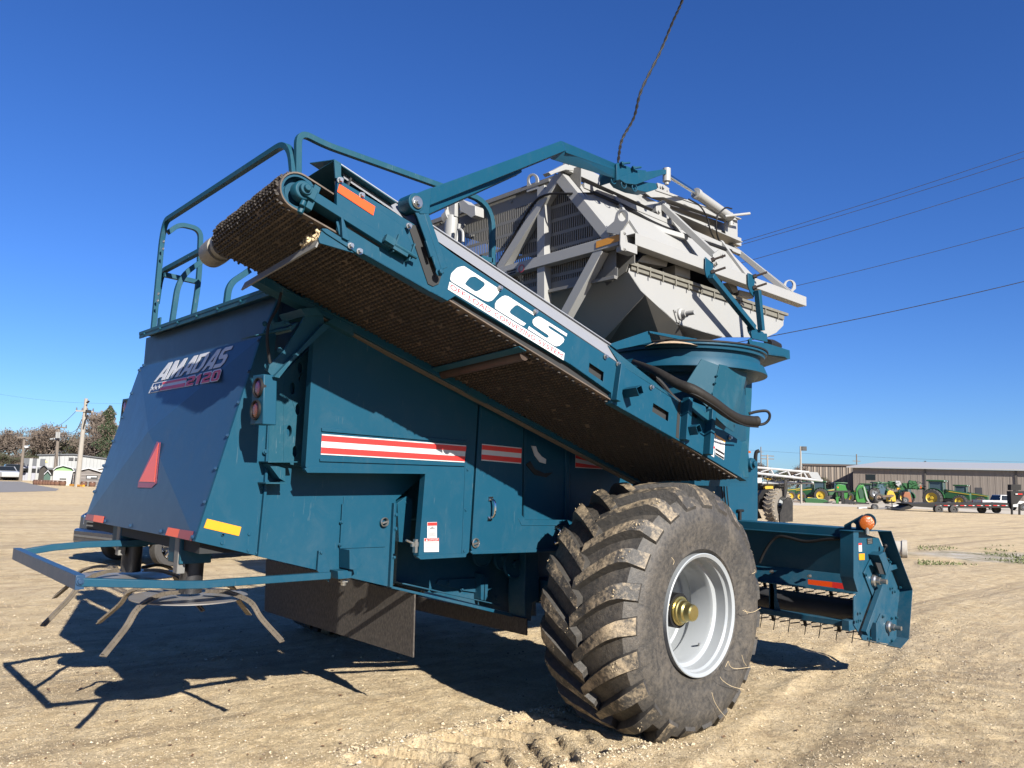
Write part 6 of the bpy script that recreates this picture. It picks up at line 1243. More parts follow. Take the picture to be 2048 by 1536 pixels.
# vehicles --------------------------------------------------------------
GLASSD = plain('dark_glass', (.015,.018,.02), .08, 0, .1); SILV = plain('silver_plastic', (.22,.225,.23), .3, .6, .1)
def car_wheel(t, x, y, r, w=.24, rimm=None, spokes=6, n=28):
    sg_ = 1 if y > 0 else -1; c_ = V((x, y, r)); ax = V((0, sg_, 0)); mb = MB(); mb.lathe(c_, ax, [(-w/2,r*.6),(-w/2,r*.92),(-w/2+.03,r),(w/2-.03,r),(w/2,r*.93),(w/2+.005,r*.66),(w/2-.02,r*.62)], n, closed=True); wh = mb.build('wheel', BGTY, t, world=False)
    mb = MB(); mb.lathe(c_, ax, [(w/2-.02,r*.66),(w/2,r*.64),(w/2-.03,r*.58),(w/2-.12,r*.55),(w/2-.12,.01)], n)
    for i in range(spokes):
        a = 2*math.pi*i/spokes
        for da in (-.16, .16): p0 = c_+ax*(w/2-.015)+V((math.cos(a+da*.4)*r*.12, 0, math.sin(a+da*.4)*r*.12)); p1 = c_+ax*(w/2-.03)+V((math.cos(a+da)*r*.6, 0, math.sin(a+da)*r*.6)); mb.beam(p0, p1, .035, .05*r/.4, up=ax)
    mb.lathe(c_, ax, [(w/2-.05,r*.16),(w/2+.0,r*.15),(w/2+.005,.01)], 14); mb.build('rim', rimm or SILV, wh, world=False); return wh
def pickup(name, label, loc, rz, col, detail=False, group=None):
    """X forward, origin under the middle"""
    t = thing(name, label, 'pickup truck', loc, rz, group); L = 2.95; W = .98
    side = [(-L,.55),(-L,1.12),(-.75,1.14),(-.72,1.16),(1.15,1.14),(1.7,1.16),(2.75,1.08),(L-.02,.98),(L,.62),(2.72,.45),(2.5,.5),(2.4,.78),(2.05,.93),(1.7,.78),(1.6,.42),(-1.35,.42),(-1.45,.78),(-1.8,.93),(-2.15,.78),(-2.25,.5)]
    mb = MB(); mb.prism([V((x,-W,z)) for x, z in side], (0,2*W,0)); body = mb.build('body', col, t, .03, world=False)
    cab = [(-.75,1.14),(-.55,1.78),(.75,1.80),(1.55,1.15)]; mb = MB(); mb.hexa([V((-.75,-W+.03,1.14)), V((1.5,-W+.03,1.14)), V((1.5,W-.03,1.14)), V((-.75,W-.03,1.14))], [V((-.55,-W+.2,1.78)), V((.7,-W+.2,1.80)), V((.7,W-.2,1.80)), V((-.55,W-.2,1.78))]); mb.build('cab', col, t, .03, world=False)
    mb = MB(); 
    for s_ in (-1,1):
        for x0, x1, u0, u1 in ((-.62,.25,-.47,.22),(.33,1.25,.3,.66)): mb.hexa([V((x0,s_*(W-.025),1.18)), V((x1,s_*(W-.025),1.18)), V((u1,s_*(W-.185),1.72)), V((u0,s_*(W-.185),1.72))], [V((x0,s_*(W-.005),1.18)), V((x1,s_*(W-.005),1.18)), V((u1,s_*(W-.165),1.72)), V((u0,s_*(W-.165),1.72))])
    mb.hexa([V((1.50,-W+.1,1.17)), V((1.50,W-.1,1.17)), V((.76,W-.25,1.76)), V((.76,-W+.25,1.76))], [V((1.54,-W+.1,1.17)), V((1.54,W-.1,1.17)), V((.80,W-.25,1.77)), V((.80,-W+.25,1.77))]); mb.hexa([V((-.76,-W+.12,1.2)), V((-.76,W-.12,1.2)), V((-.59,W-.25,1.7)), V((-.59,-W+.25,1.7))], [V((-.78,-W+.12,1.2)), V((-.78,W-.12,1.2)), V((-.61,W-.25,1.7)), V((-.61,-W+.25,1.7))]); mb.build('window', GLASSD, t, world=False)
    mb = MB(); mb.bx((-L-.12,-W+.03,.48), (-L+.0,W-.03,.68)); mb.build('rear_bumper', SILV, t, .02, world=False)
    mb = MB(); mb.bx((L-.15,-W+.02,.42), (L+.12,W-.02,.72)); fbm = mb.build('front_bumper', SILV if not detail else col, t, .05, world=False)
    mb = MB(); mb.bx((L-.05,-W+.35,.72), (L+.03,W-.35,1.0)); mb.build('grille', BLACK, t, .02, world=False)
    if detail:
        mb = MB()
        for z_ in (.78,.86,.94): mb.bx((L+.02,-W+.36,z_), (L+.045,W-.36,z_+.03))
        mb.bx((L+.1,-W+.1,.56), (L+.135,W-.1,.6)); mb.build('grille_bar', SILV, t, world=False)
    for s_ in (-1,1): mb = MB(); mb.bx((L-.12,s_*(W-.32)-.14,.8), (L+.0,s_*(W-.16)+.1*0,1.0)); mb.build('headlight', CHROME, t, .02, world=False)
    for s_ in (-1,1): mb = MB(); mb.bx((-L-.02,s_*(W-.12)-.05,.8), (-L+.02,s_*(W-.12)+.07,1.1)); mb.build('tail_light', REDR, t, world=False)
    for x in (2.05,-1.8):
        for s_ in (-1,1): car_wheel(t, x, s_*(W-.12), .40, rimm=CHROME if detail else SILV)
    return t
WPNT = paint('white_car_paint', (.42,.42,.415), .25, .05, coat=.5); NPNT = paint('dark_navy_car_paint', (.01,.018,.035), .2, .1, coat=.6); GPNT = paint('dark_grey_car_paint', (.05,.055,.06), .25, .1, coat=.5); RPNT = paint('red_car_paint', (.4,.02,.02), .25, .05, coat=.5); SPNT = paint('silver_car_paint', (.4,.41,.42), .25, .05, coat=.5)
p = G(335, 1133); wx = V((p.x, p.y, 0)); rzz = R(196); hd_ = V((math.cos(rzz), math.sin(rzz), 0)); lft = V((-hd_.y, hd_.x, 0))
loc = wx-hd_*2.05*.86-lft*.86*.86
o = pickup('pickup_truck', 'dark navy pickup truck with chrome wheels, mostly hidden behind the rear of the harvester', loc, rzz, NPNT, True); o.scale = (.86,)*3
q, rz, mpp = frame(58, 968, 86); o = pickup('pickup_truck', 'white pickup truck parked tail first beside the barrel planters', q, rz+R(97), WPNT, group='parked pickups at the left'); o.scale = (.95,)*3
q, rz, mpp = frame(22, 968, 84); o = pickup('pickup_truck', 'dark grey pickup truck with silver bumper left of the white pickup', q, rz-R(84), GPNT, group='parked pickups at the left'); o.scale = (.92,)*3
def car(label, loc, rz, col):
    t = thing('parked_car', label, 'car', loc, rz); mb = MB(); mb.prism([V((x,-.88,z)) for x, z in ((-2.2,.35),(-2.25,.85),(-1.9,.98),(-1.4,1.0),(-.7,1.42),(.5,1.42),(1.2,.98),(2.1,.85),(2.25,.6),(2.2,.35))], (0,1.76,0)); mb.build('body', col, t, .05, world=False)
    mb = MB(); 
    for s_ in (-1,1): mb.prism([V((x,s_*.885,z)) for x, z in ((-1.3,1.0),(-.68,1.36),(.46,1.36),(1.05,1.0))], (0,s_*.01,0))
    mb.hexa([V((1.22,-.75,1.0)), V((1.22,.75,1.0)), V((.56,.7,1.4)), V((.56,-.7,1.4))], [V((1.26,-.75,1.0)), V((1.26,.75,1.0)), V((.6,.7,1.41)), V((.6,-.7,1.41))]); mb.build('window', GLASSD, t, world=False)
    for x in (1.4,-1.35):
        for s_ in (-1,1): car_wheel(t, x, s_*.78, .33, .2)
    return t
q, rz, _ = frame(75, 964, 86); car('red car behind the white pickup, next to the planters', q, rz+R(80), RPNT)
q, rz, _ = frame(4, 965, 80); car('silver car at the left edge behind the dark grey pickup', q, rz-R(70), SPNT)
q, rz, _ = frame(36, 964, 88); car('dark sedan between the two parked pickups', q, rz-R(60), GPNT)
# ================================================================== RIGHT BACKGROUND
FWDH = RM @ V((0,0,1)); FWDH.z = 0; FWDH.normalize()
def hz_at(px): return 912+(1013-912)/3130*(px+428)
def byd(px, dep): return hz_at(px)+1.75/dep*FP
RT = [('a',1525,128,75,1.3,'bushy brown tree behind the sprayer exhaust'),('a',1592,130,72,1.25,'reddish brown tree behind the floodlight pole'),('d',1560,140,58,1.3,'olive tree between the exhaust pipe and the floodlight pole'),('b',1625,150,50,1.1,'thin bare tree top behind the ribbed end of the tan building'),
 ('b',1685,170,64,1.25,'pale bare tree above the tan building roof beside the lattice pole'),('b',1665,175,54,1.1,'smaller bare tree at the left of the lattice pole'),('c',1745,180,52,1.2,'faint bare twigs above the joint of the two tan buildings'),('c',1855,170,80,1.0,'bare tree sticking up behind the middle of the long tan roof'),('a',1500,122,62,1.2,'brown tree hidden mostly by the turret of the harvester'),('d',1640,150,44,1.2,'low olive tree left of the ribbed wall')]
for k_, px, dep, hp_x, w_, lab in RT: put_tree(k_, px, byd(px, dep), dep, hp_x, lab, wide=w_)
def ubldg(px0, px1, dep, name, label): 
    loc, rz, mpp = frame((px0+px1)/2, byd((px0+px1)/2, dep), dep); return thing(name, label, 'building', loc, rz), (px1-px0)*mpp, mpp
TANR = ribbed('tan_ribbed_siding', (.27,.22,.175), 1.05, 0, .25, dark=.35); TANB = ribbed('tan_siding_fine', (.22,.185,.155), .5, 0, .02, dark=.95)
t, w, k = ubldg(1610, 1736, 150, 'machine_shed', 'ribbed tan metal building with vertical ribs behind the green tractors'); H = (hz_at(1670)-932)*k+1.75
localbox(t, 'wall', TANR, -w/2, w/2, 0, 20, 0, H); localbox(t, 'roof_edge', plain('brown_trim', (.1,.08,.07), .7), -w/2-.1, w/2+.1, -.25, 20.2, H, H+.35)
t, w, k = ubldg(1731, 2330, 128, 'machine_shed', 'long tan metal building with a low white roof on the right'); px_c = (1731+2330)/2; H = (hz_at(1740)-932)*k+1.75
def lx(px): return (px-px_c)*k
slope_fix = 0
localbox(t, 'wall', TANB, -w/2, w/2, 0, 25, 0, H)
mb = MB(); mb.hexa([V((-w/2-1,-.8,H)), V((w/2+1,-.8,H)), V((w/2+1,14,H+1.5)), V((-w/2+3,14,H+1.5))], [V((-w/2-1,-.8,H+.22)), V((w/2+1,-.8,H+.22)), V((w/2+1,14,H+1.72)), V((-w/2+3,14,H+1.72))]); mb.build('roof', WROOF, t, world=False)
for px in (1873, 2034): localbox(t, 'downpipe', plain('dark_trim', (.08,.07,.06), .7), lx(px)-.12, lx(px)+.12, -.2, 0, 0, H)
for a, b_ in ((1757,1776),): 
    o = localbox(t, 'window', GLASSD, lx(a), lx(b_), -.06, 0, H-2.15, H-1.15); localbox(o, 'window_frame', plain('window_trim', (.1,.09,.08), .6), lx(a)-.1, lx(b_)+.1, -.04, 0, H-1.2, H-1.1)
localbox(t, 'door', plain('door_dark', (.04,.04,.045), .6), lx(1963), lx(1975), -.06, 0, 0, 2.9)
mb = MB()
for i in range(int(w/1.05)): x = -w/2+i*1.05; mb.bx((x,-.03,0), (x+.08,0,H-.02))
mb.build('wall_rib', TANB, t, world=False)
# floodlight pole and far poles
def pole(px, pt, dep, r, label, name='utility_pole', mat=None):
    p0 = D(px, byd(px, dep), dep); p0.z = 0; p1 = D(px, pt, dep); t = thing(name, label, 'pole', p0, 0); mb = MB(); mb.cyl(p0, V((p0.x, p0.y, p1.z)), r, r*.7, 10); mb.build('pole', mat or PW, t); return t, V((p0.x, p0.y, p1.z)), dep
t, p1, dp = pole(1602.5, 892, 92, .13, 'weathered floodlight pole standing in front of the tan buildings', 'floodlight_pole', PWL)
mb = MB(); mb.box(p1+RIGHT*.4+V((0,0,-.25)), (.55,.4,.5), Matrix.Rotation(math.atan2(RIGHT.y, RIGHT.x), 3, 'Z')); mb.beam(p1+V((0,0,-.1)), p1+RIGHT*.5+V((0,0,-.1)), .08, .08); mb.build('floodlight', BLACKP, t)
t, p1, dp = pole(1522.5, 893, 150, .13, 'thin far mast behind the sprayer exhaust pipe'); mb = MB(); mb.beam(p1+RIGHT*-.3+V((0,0,-1)), p1+RIGHT*.5+V((0,0,-1)), .1, .1); mb.build('crossarm', PW, t)
t, p1, dp = pole(1535.5, 909, 130, .17, 'pale far pole with two crossarms right of the exhaust pipe', mat=PWL)
for dz in (-.2,-.7): mb = MB(); mb.beam(p1+RIGHT*-1.1+V((0,0,dz)), p1+RIGHT*1.1+V((0,0,dz)), .14, .14); mb.build('crossarm', PW, t)
t, p1, dp = pole(1715, 908, 180, .18, 'lattice like far pole with short crossarms above the tan roof')
for dz in (-1.6,-2.6,-3.3): mb = MB(); mb.beam(p1+RIGHT*-.9+V((0,0,dz)), p1+RIGHT*.9+V((0,0,dz)), .15, .15); mb.build('crossarm', PW, t)
# ---- sprayer
sp_y = byd(1555, 37); loc, rz, k = frame(1555, 0, 37); 
SPR = thing('crop_sprayer', 'white boom sprayer with large tyre and black mudguard, right behind the harvester', 'sprayer', loc, 0)
dS = 37.
def Z(px, py, dd=0.): return D(px, py, dS+dd)
def zz3(c, x, y, dd=0.): return D(*K(c, x, y), dS+dd)
wc = zz3('r', 490, 905, 0); rr_ = wc.z*1.0; axw = (RIGHT*.93+V((-.25,-.28,0))).normalized()
axw = (RM @ V((.62, 0, -.78))); axw.z = 0; axw.normalize()
wc = zz3('r', 520, 915); Rw = wc.z
mb = MB(); mb.lathe(wc, axw, [(-.28,Rw*.6),(-.28,Rw*.9),(-.2,Rw),(.2,Rw),(.28,Rw*.9),(.28,Rw*.62),(.2,Rw*.6)], 40, closed=True); sw = mb.build('wheel', plain('dusty_tyre', (.16,.14,.115), .9, 0, .3, 8), SPR)
mb = MB()
for i in range(24):
    a = 2*math.pi*i/24; u_ = axw.cross(V((0,0,1))).normalized(); d_ = u_*math.cos(a)+V((0,0,1))*math.sin(a); t2 = axw.cross(d_)
    for s_ in (-1,1): mb.beam(wc+d_*(Rw+.0)+axw*s_*.03+t2*.1, wc+d_*(Rw-.03)+axw*s_*.29-t2*.05, .05, .07, up=d_)
mb.build('tyre_tread', plain('muddy_tread', (.36,.30,.22), .9, 0, .3, 8), sw)
mb = MB(); mb.lathe(wc, axw, [(.22,Rw*.6),(.26,Rw*.6),(.2,Rw*.54),(.05,Rw*.5),(.0,Rw*.2),(.1,.01)], 36); mb.build('rim', RIMM, sw); mb = MB(); mb.lathe(wc, axw, [(.0,Rw*.26),(.14,Rw*.24),(.16,Rw*.12),(.4,Rw*.1),(.4,.01)], 20); mb.build('hub', BLACKP, sw)
def zp(name, mat, c, pts, dd=0., th=.1, par=None, bev=0.): mb = MB(); mb.prism(PS(D, c, pts, dS+dd), FWDH*th); return mb.build(name, mat, par or SPR, bev)
zp('mudguard', BLACKP, 'r', [(600,830),(660,780),(700,790),(722,850),(722,1115),(600,1120),(590,1130),(545,1120),(545,1000),(575,930)], -.6, .12)
zp('fender', BLACK, 'r', [(255,760),(300,690),(370,672),(520,675),(500,700),(420,720),(370,800),(350,900),(345,955),(262,945)], .0, .35); mb = MB(); mb.cyl(zz3('r',460,960,-.1), zz3('r',600,975,-.5), .14, None, 12); mb.build('wheel_motor', BLACKP, SPR)
mb = MB(); mb.tube(bez([zz3('r',212,360,.5), zz3('r',212,230,.5), zz3('r',225,165,.5), zz3('r',262,148,.5)], 5), .09, 12); mb.build('exhaust_pipe', BLACK, SPR)
WB = plain('white_boom_paint', (.45,.455,.46), .4, 0, .05)
mb = MB(); bc = [(180,368),(1060,440),(205,448),(1125,558)]
def zb_(a, b_, r, dd0=0., dd1=0.): mb.tube([zz3('r', *a, dd0), zz3('r', *b_, dd1)], r, 6)
zb_((180,370),(940,440),.055); zb_((205,450),(1125,556),.06); zb_((180,370),(940,440),.05,1.,1.); zb_((300,583),(1000,585),.07,.4,.4)
for a, b_ in (((180,370),(215,450)),((420,400),(460,478)),((650,425),(690,500)),((870,440),(915,520))): zb_(a, b_, .04); zb_(a, b_, .04, 1., .0)
for a, b_ in (((215,450),(420,400)),((460,478),(650,425)),((690,500),(870,440))): zb_(a, b_, .025, .0, 1.)
mb.build('spray_boom', WB, SPR); zp('boom_end_panel', plain('galvanised', (.5,.52,.54), .4, .6, .1), 'r', [(930,435),(1060,440),(1125,556),(980,520)], -.05, .05); zp('panel', WHITE, 'r', [(215,515),(298,515),(298,583),(215,583)], 0, .1)
g = random.Random(9); mb = MB()
for i in range(46): x = g.uniform(300,1000); y = 478+(x-300)*.08+g.uniform(-8,60); a = zz3('r', x, y, g.uniform(0,1)); mb.cyl(a, a+V((g.uniform(-.2,.2), g.uniform(-.2,.2), g.uniform(-.15,.15))), .03, None, 6)
mb.build('boom_plumbing', BLACKP, SPR); YM = plain('machine_yellow', (.65,.40,.04), .5, 0, .1); zp('tank_frame', YM, 'r', [(345,510),(430,510),(440,540),(390,545),(345,530)], .5, .3); zp('tank_frame', YM, 'r', [(390,600),(450,605),(455,665),(350,670),(340,640)], .5, .3)
zp('chassis', BLACKP, 'r', [(215,590),(600,600),(640,690),(560,760),(300,700),(215,880)], .8, .8); zp('ladder', BLACKP, 'r', [(215,930),(240,930),(300,1070),(225,1078)], .4, .05); zp('beacon_lamp', AMBER, 'r', [(112,145),(145,150),(148,178),(112,178)], .6, .1)
zp('upright', BLACKP, 'r', [(610,540),(645,540),(650,690),(625,790),(605,790)], -.3, .1)
zp('reflector', ORANGE, 'r', [(505,680),(522,680),(522,708),(505,708)], -.1, .03)
# ---- tractors
JG = plain('tractor_green', (.018,.085,.026), .4, 0, .2, 5); JY = plain('tractor_yellow', (.5,.34,.03), .45, 0, .1); JGD = plain('tractor_green_dark', (.015,.055,.03), .5, 0, .3, 5)
def twheel(t, x, y, r, w, dual=0):
    for q in range(1+dual):
        yy = y+(w*1.15*q)*(1 if y > 0 else -1); c_ = V((x, yy, r)); s_ = 1 if y > 0 else -1; ax = V((0,s_,0)); mb = MB(); mb.lathe(c_, ax, [(-w/2,r*.6),(-w/2,r*.9),(-w/2+.06,r*.96),(w/2-.06,r*.96),(w/2,r*.9),(w/2,r*.6)], 30, closed=True)
        for i in range(18):
            a = 2*math.pi*i/18; d_ = V((math.cos(a),0,math.sin(a))); t2 = V((-math.sin(a),0,math.cos(a)))
            for s2 in (-1,1): mb.beam(c_+d_*(r*.97)+t2*.08, c_+d_*(r*.93)+ax*s2*w*.5-t2*.05, .05, .08, up=d_)
        wh = mb.build('wheel', BGTY, t, world=False, smooth=False); mb = MB(); mb.lathe(c_, ax, [(w/2-.02,r*.62),(w/2,r*.6),(w/2-.12,r*.5),(w/2-.16,r*.2),(w/2,r*.16),(w/2,.01)], 24); mb.build('rim', JY, wh, world=False)
def tractor(label, loc, rz, dual=0, s=1., hoodc=None):
    t = thing('farm_tractor', label, 'tractor', loc, rz, 'green tractors lined up before the tan buildings')
    mb = MB(); mb.hexa([V((-.1,-.42,.95)), V((2.35,-.36,.85)), V((2.35,.36,.85)), V((-.1,.42,.95))], [V((-.1,-.42,1.95)), V((2.4,-.3,1.55)), V((2.4,.3,1.55)), V((-.1,.42,1.95))]); mb.build('hood', hoodc or JG, t, .06, world=False)
    for s_ in (-1,1): mb = MB(); mb.hexa([V((.1,s_*.425,1.7)), V((2.3,s_*.37,1.42)), V((2.3,s_*.36,1.48)), V((.1,s_*.425,1.8))], [V((.1,s_*.44,1.7)), V((2.3,s_*.385,1.42)), V((2.3,s_*.375,1.48)), V((.1,s_*.44,1.8))]); mb.build('hood_stripe', JY, t, world=False)
    mb = MB(); mb.bx((-1.9,-.35,.6), (2.2,.35,.98)); mb.build('chassis', BLACKP, t, .03, world=False)
    mb = MB()
    for x, y in ((-.15,-.62),(-.15,.62),(-1.55,-.68),(-1.55,.68)): mb.beam((x,y,1.2), (x-.05*(1 if x>-1 else -1),y*.95,2.75), .08, .08)
    mb.bx((-1.6,-.7,1.05), (-.1,.7,1.3)); mb.build('cab_frame', JGD, t, world=False); mb = MB(); mb.hexa([V((-1.53,-.62,1.3)), V((-.17,-.58,1.3)), V((-.17,.58,1.3)), V((-1.53,.62,1.3))], [V((-1.48,-.6,2.72)), V((-.22,-.57,2.72)), V((-.22,.57,2.72)), V((-1.48,.6,2.72))]); mb.build('cab_glass', plain('cab_glass', (.06,.09,.11), .08) if 'cab_glass' not in MAT else MAT['cab_glass'], t, world=False)
    mb = MB(); mb.bx((-1.75,-.78,2.74), (.02,.78,2.92)); mb.build('cab_roof', JG, t, .05, world=False); mb = MB()
    for x, y in ((.02,-.6),(.02,.6),(-1.75,.6)): mb.box((x,y,2.82), (.08,.18,.12))
    mb.build('work_light', WHITE, t, world=False); mb = MB(); mb.cyl((.35,-.5,1.7), (.35,-.5,2.9), .05, None, 8); mb.build('exhaust_pipe', BLACK, t, world=False)
    for s_ in (-1,1): mb = MB(); mb.lathe((-1.05,s_*.78,.97), (0,s_,0), [(-.22,1.03),(.2,1.03),(.2,1.07),(-.22,1.07)], 24, closed=True); mb.v = [v if v.z > .95 else V((v.x*.0-1.05, v.y, .95)) for v in mb.v]; mb.build('fender', JG, t, world=False)
    for s_ in (-1,1): twheel(t, -1.05, s_*.95, .95, .5, dual); twheel(t, 1.55, s_*.88, .68, .4, dual)
    t.scale = (s, s, s); return t
def tr_at(px, dep): loc, rz, k = frame(px, byd(px, dep), dep); return loc, rz, k
yl_ = tr_at(1627, 108); T1_ = tractor('green tractor nearest the floodlight pole with large yellow rear wheels', yl_[0], yl_[1]+R(175)); 
def tdup(px, dep, a, lab, s=1.): l_, r_, k_ = tr_at(px, dep); return dup(T1_, l_, r_+R(a), lab, scale=(s,s,s))
tdup(1602, 116, 190, 'green tractor half hidden behind the sprayer tyre and floodlight pole'); tdup(1668, 118, 200, 'green tractor cab behind the folded green mower')
tdup(1752, 112, 120, 'dark green tractor facing the yard behind the yellow mower wing', 1.05); tdup(1722, 124, 170, 'green tractor half hidden behind the curved green mower deck')
l_, r_, k_ = tr_at(1893, 100); T2_ = tractor('large green tractor with dual tyres in the middle of the trailer row', l_, r_+R(-12), 1, 1.18)
l_, r_, k_ = tr_at(1938, 112); dup(T2_, l_, r_+R(-10), 'second green dual wheel tractor right of the large one, mostly behind it', scale=(1.05,)*3)
tdup(1800, 120, 160, 'green tractor behind the brown baler', .95)
# ---- implements
def flat_thing(name, label, cat, px, dep, group=None): loc, rz, k = frame(px, byd(px, dep), dep); return thing(name, label, cat, loc, 0, group)
def dplate(t, name, mat, c, pts, dep, th=.15, bev=0.): mb = MB(); mb.prism(PS(D, c, pts, dep), FWDH*th); return mb.build(name, mat, t, bev)
def dwheel(t, c, x, y, r, dep, mat=None, rim=None, th=.3):
    c0 = D(*K(c, x, y), dep); rr = r*CR[c][0]*dep/FP; ax = -(RM @ V((0,0,1))); ax.z = 0; ax.normalize(); mb = MB(); mb.lathe(c0, ax, [(-th/2,rr*.6),(-th/2,rr),(th/2,rr),(th/2+.02,rr*.62)], 24, closed=True); w_ = mb.build('wheel', mat or BGTY, t); mb = MB(); mb.lathe(c0, ax, [(th/2,rr*.62),(th/2-.05,rr*.5),(th/2-.05,rr*.2),(th/2+.05,.01)], 20); mb.build('rim', rim or SILV, w_)
BG_ = plain('bright_mower_green', (.03,.17,.03), .4, 0, .15, 3)
t = flat_thing('rotary_mower', 'folded bright green rotary mower standing left, closest to the sprayer boom', 'mower', 1685, 98, 'folded green rotary mowers'); dplate(t, 'deck', BG_, 'r', [(1312,620),(1340,600),(1440,615),(1460,680),(1500,760),(1480,800),(1370,800),(1320,780)], 98, .3, .04); dplate(t, 'deck_opening', DARK, 'r', [(1335,700),(1400,690),(1395,760),(1345,770)], 97.9, .05); dplate(t, 'frame', BLACKP, 'r', [(1200,690),(1560,690),(1560,705),(1200,712)], 97.8, .15); dplate(t, 'frame', BLACKP, 'r', [(1385,700),(1420,700),(1430,880),(1390,880)], 97.8, .15); dplate(t, 'wing', BG_, 'r', [(1310,780),(1345,780),(1350,890),(1320,890)], 97.6, .2); dwheel(t, 'r', 1290, 880, 28, 97.4); dwheel(t, 'r', 1368, 893, 22, 97.4, None, JY); dplate(t, 'warning_triangle', ORANGE, 'r', [(1325,640),(1350,640),(1338,662)], 97.5, .03)
t = flat_thing('rotary_mower', 'folded bright green rotary mower with tall curved deck and black opening', 'mower', 1720, 97, 'folded green rotary mowers'); dplate(t, 'deck', BG_, 'r', [(1590,660),(1620,615),(1690,610),(1720,660),(1745,760),(1750,830),(1700,860),(1600,850),(1580,790)], 97, .3, .05); dplate(t, 'deck_opening', JGD, 'r', [(1612,690),(1650,650),(1685,700),(1690,790),(1640,800)], 96.9, .05); dplate(t, 'chain_guard', GREY, 'r', [(1685,630),(1700,640),(1745,800),(1770,840),(1750,842),(1725,800)], 96.8, .05); dplate(t, 'frame', BLACKP, 'r', [(1430,800),(1600,850),(1760,860),(1770,880),(1440,870)], 96.8, .2); dwheel(t, 'r', 1568, 885, 18, 96.5, None, JY); dwheel(t, 'r', 1505, 885, 18, 96.5, None, JY)
t = flat_thing('rotary_mower', 'low dark green implement on small yellow wheels in front of the first tractor', 'mower', 1628, 99); dplate(t, 'deck', JG, 'r', [(880,800),(1010,790),(1160,810),(1230,850),(1150,870),(900,860)], 99, .8, .05); dwheel(t, 'r', 1018, 888, 20, 98.8, None, JY); dplate(t, 'drawbar', BLACKP, 'r', [(1150,850),(1260,840),(1265,852),(1150,868)], 98.9, .1)
t = flat_thing('disc_harrow', 'rusty brown disc harrow low on the ground by the floodlight pole foot', 'implement', 1597, 98); dplate(t, 'frame', RUST, 'r', [(735,838),(880,840),(885,850),(735,850)], 98, .3); 
for i in range(7): dwheel(t, 'r', 745+i*20, 868, 22, 98.2, RUST, RUST, .06)
t = flat_thing('rotary_mower', 'yellow folded mower wing standing upright on the trailer row', 'mower', 1782, 90); dplate(t, 'deck', JY, 'q', [(225,720),(240,680),(270,668),(310,680),(340,740),(350,820),(225,815)], 90, .25, .04); dplate(t, 'hinge', RUST, 'q', [(165,740),(290,725),(330,740),(300,760),(175,760)], 89.8, .1); dplate(t, 'opening', DARK, 'q', [(250,760),(275,750),(270,800),(245,805)], 89.8, .05); dwheel(t, 'q', 115, 765, 55, 90.5, None, RUST)
t = flat_thing('hay_baler', 'rust brown baler body right of the yellow mower wing', 'baler', 1815, 92); dplate(t, 'body', plain('baler_rust', (.25,.085,.035), .7, 0, .3, 3), 'q', [(440,745),(465,690),(530,690),(545,740),(560,830),(500,825)], 92, .6, .06); dwheel(t, 'q', 470, 800, 40, 91.6)
t = flat_thing('grain_drill', 'tall green planter with folded frame and orange triangle above the yellow mower', 'planter', 1815, 102); dplate(t, 'hopper', JG, 'q', [(255,545),(360,550),(430,590),(500,650),(430,670),(270,640)], 102, .5, .05); dplate(t, 'arm', JG, 'q', [(430,570),(520,575),(740,650),(735,660),(500,655)], 101.8, .2); dplate(t, 'row_unit', JG, 'q', [(515,560),(535,535),(600,545),(640,600),(620,640),(520,640)], 101.6, .3); dplate(t, 'warning_triangle', ORANGE, 'q', [(675,600),(690,640),(662,640)], 101.5, .03); dplate(t, 'tank', plain('pipe_grey', (.3,.3,.3), .6), 'q', [(340,540),(400,545),(420,600),(380,620),(345,590)], 101.6, .2); dwheel(t, 'q', 60, 700, 70, 102); dplate(t, 'sign', YELR, 'q', [(355,640),(400,635),(402,655),(358,658)], 101.4, .03)
g = random.Random(4); mb = MB()
for i in range(60): a = D(*K('q', g.uniform(100,700), g.uniform(560,650)), 101.5); mb.cyl(a, a+V((g.uniform(-.7,.7), g.uniform(-.7,.7), g.uniform(-.4,.4))), .04, None, 5)
mb.build('frame_tubes', JG, t)
# header cart, gooseneck trailer
t = flat_thing('implement_trailer', 'low black header cart with pale side rails and small wheels', 'trailer', 1780, 76, 'trailers parked across the yard'); dplate(t, 'deck', plain('trailer_grey', (.14,.14,.15), .6), 'q', [(-150,895),(110,905),(440,875),(440,890),(120,925),(-160,915)], 76, .25); dplate(t, 'side_rail', WHITE, 'q', [(300,862),(440,858),(440,885),(300,888)], 75.8, .05); dplate(t, 'side_rail', WHITE, 'q', [(-150,895),(-40,890),(-40,905),(-150,915)], 75.8, .05)
for x in (62, 235, 325): dwheel(t, 'q', x, 893 if x == 62 else 905, 42 if x == 62 else 30, 75.7 if x == 62 else 76.4)
dplate(t, 'jack_leg', BLACKP, 'q', [(285,790),(292,790),(310,940),(300,940)], 75.6, .08)
GT = flat_thing('gooseneck_trailer', 'long black gooseneck flatbed trailer with red and white tape', 'trailer', 1930, 72, 'trailers parked across the yard'); TB = plain('trailer_black', (.012,.011,.011), .85, 0, .2)
dplate(GT, 'deck', TB, 'q', [(500,845),(820,838),(1885,838),(1885,905),(830,900),(560,880)], 72, 2.4, .03); dplate(GT, 'ramp', TB, 'q', [(380,930),(540,862),(600,870),(540,915),(420,940)], 72.1, 1.8)
for i in range(9): dplate(GT, 'tape_red', REDR, 'q', [(870+i*110,866),(925+i*110,867),(925+i*110,876),(870+i*110,875)], 71.95, .03); dplate(GT, 'tape_white', WHITE, 'q', [(925+i*110,867),(950+i*110,868),(950+i*110,877),(925+i*110,876)], 71.95, .03)
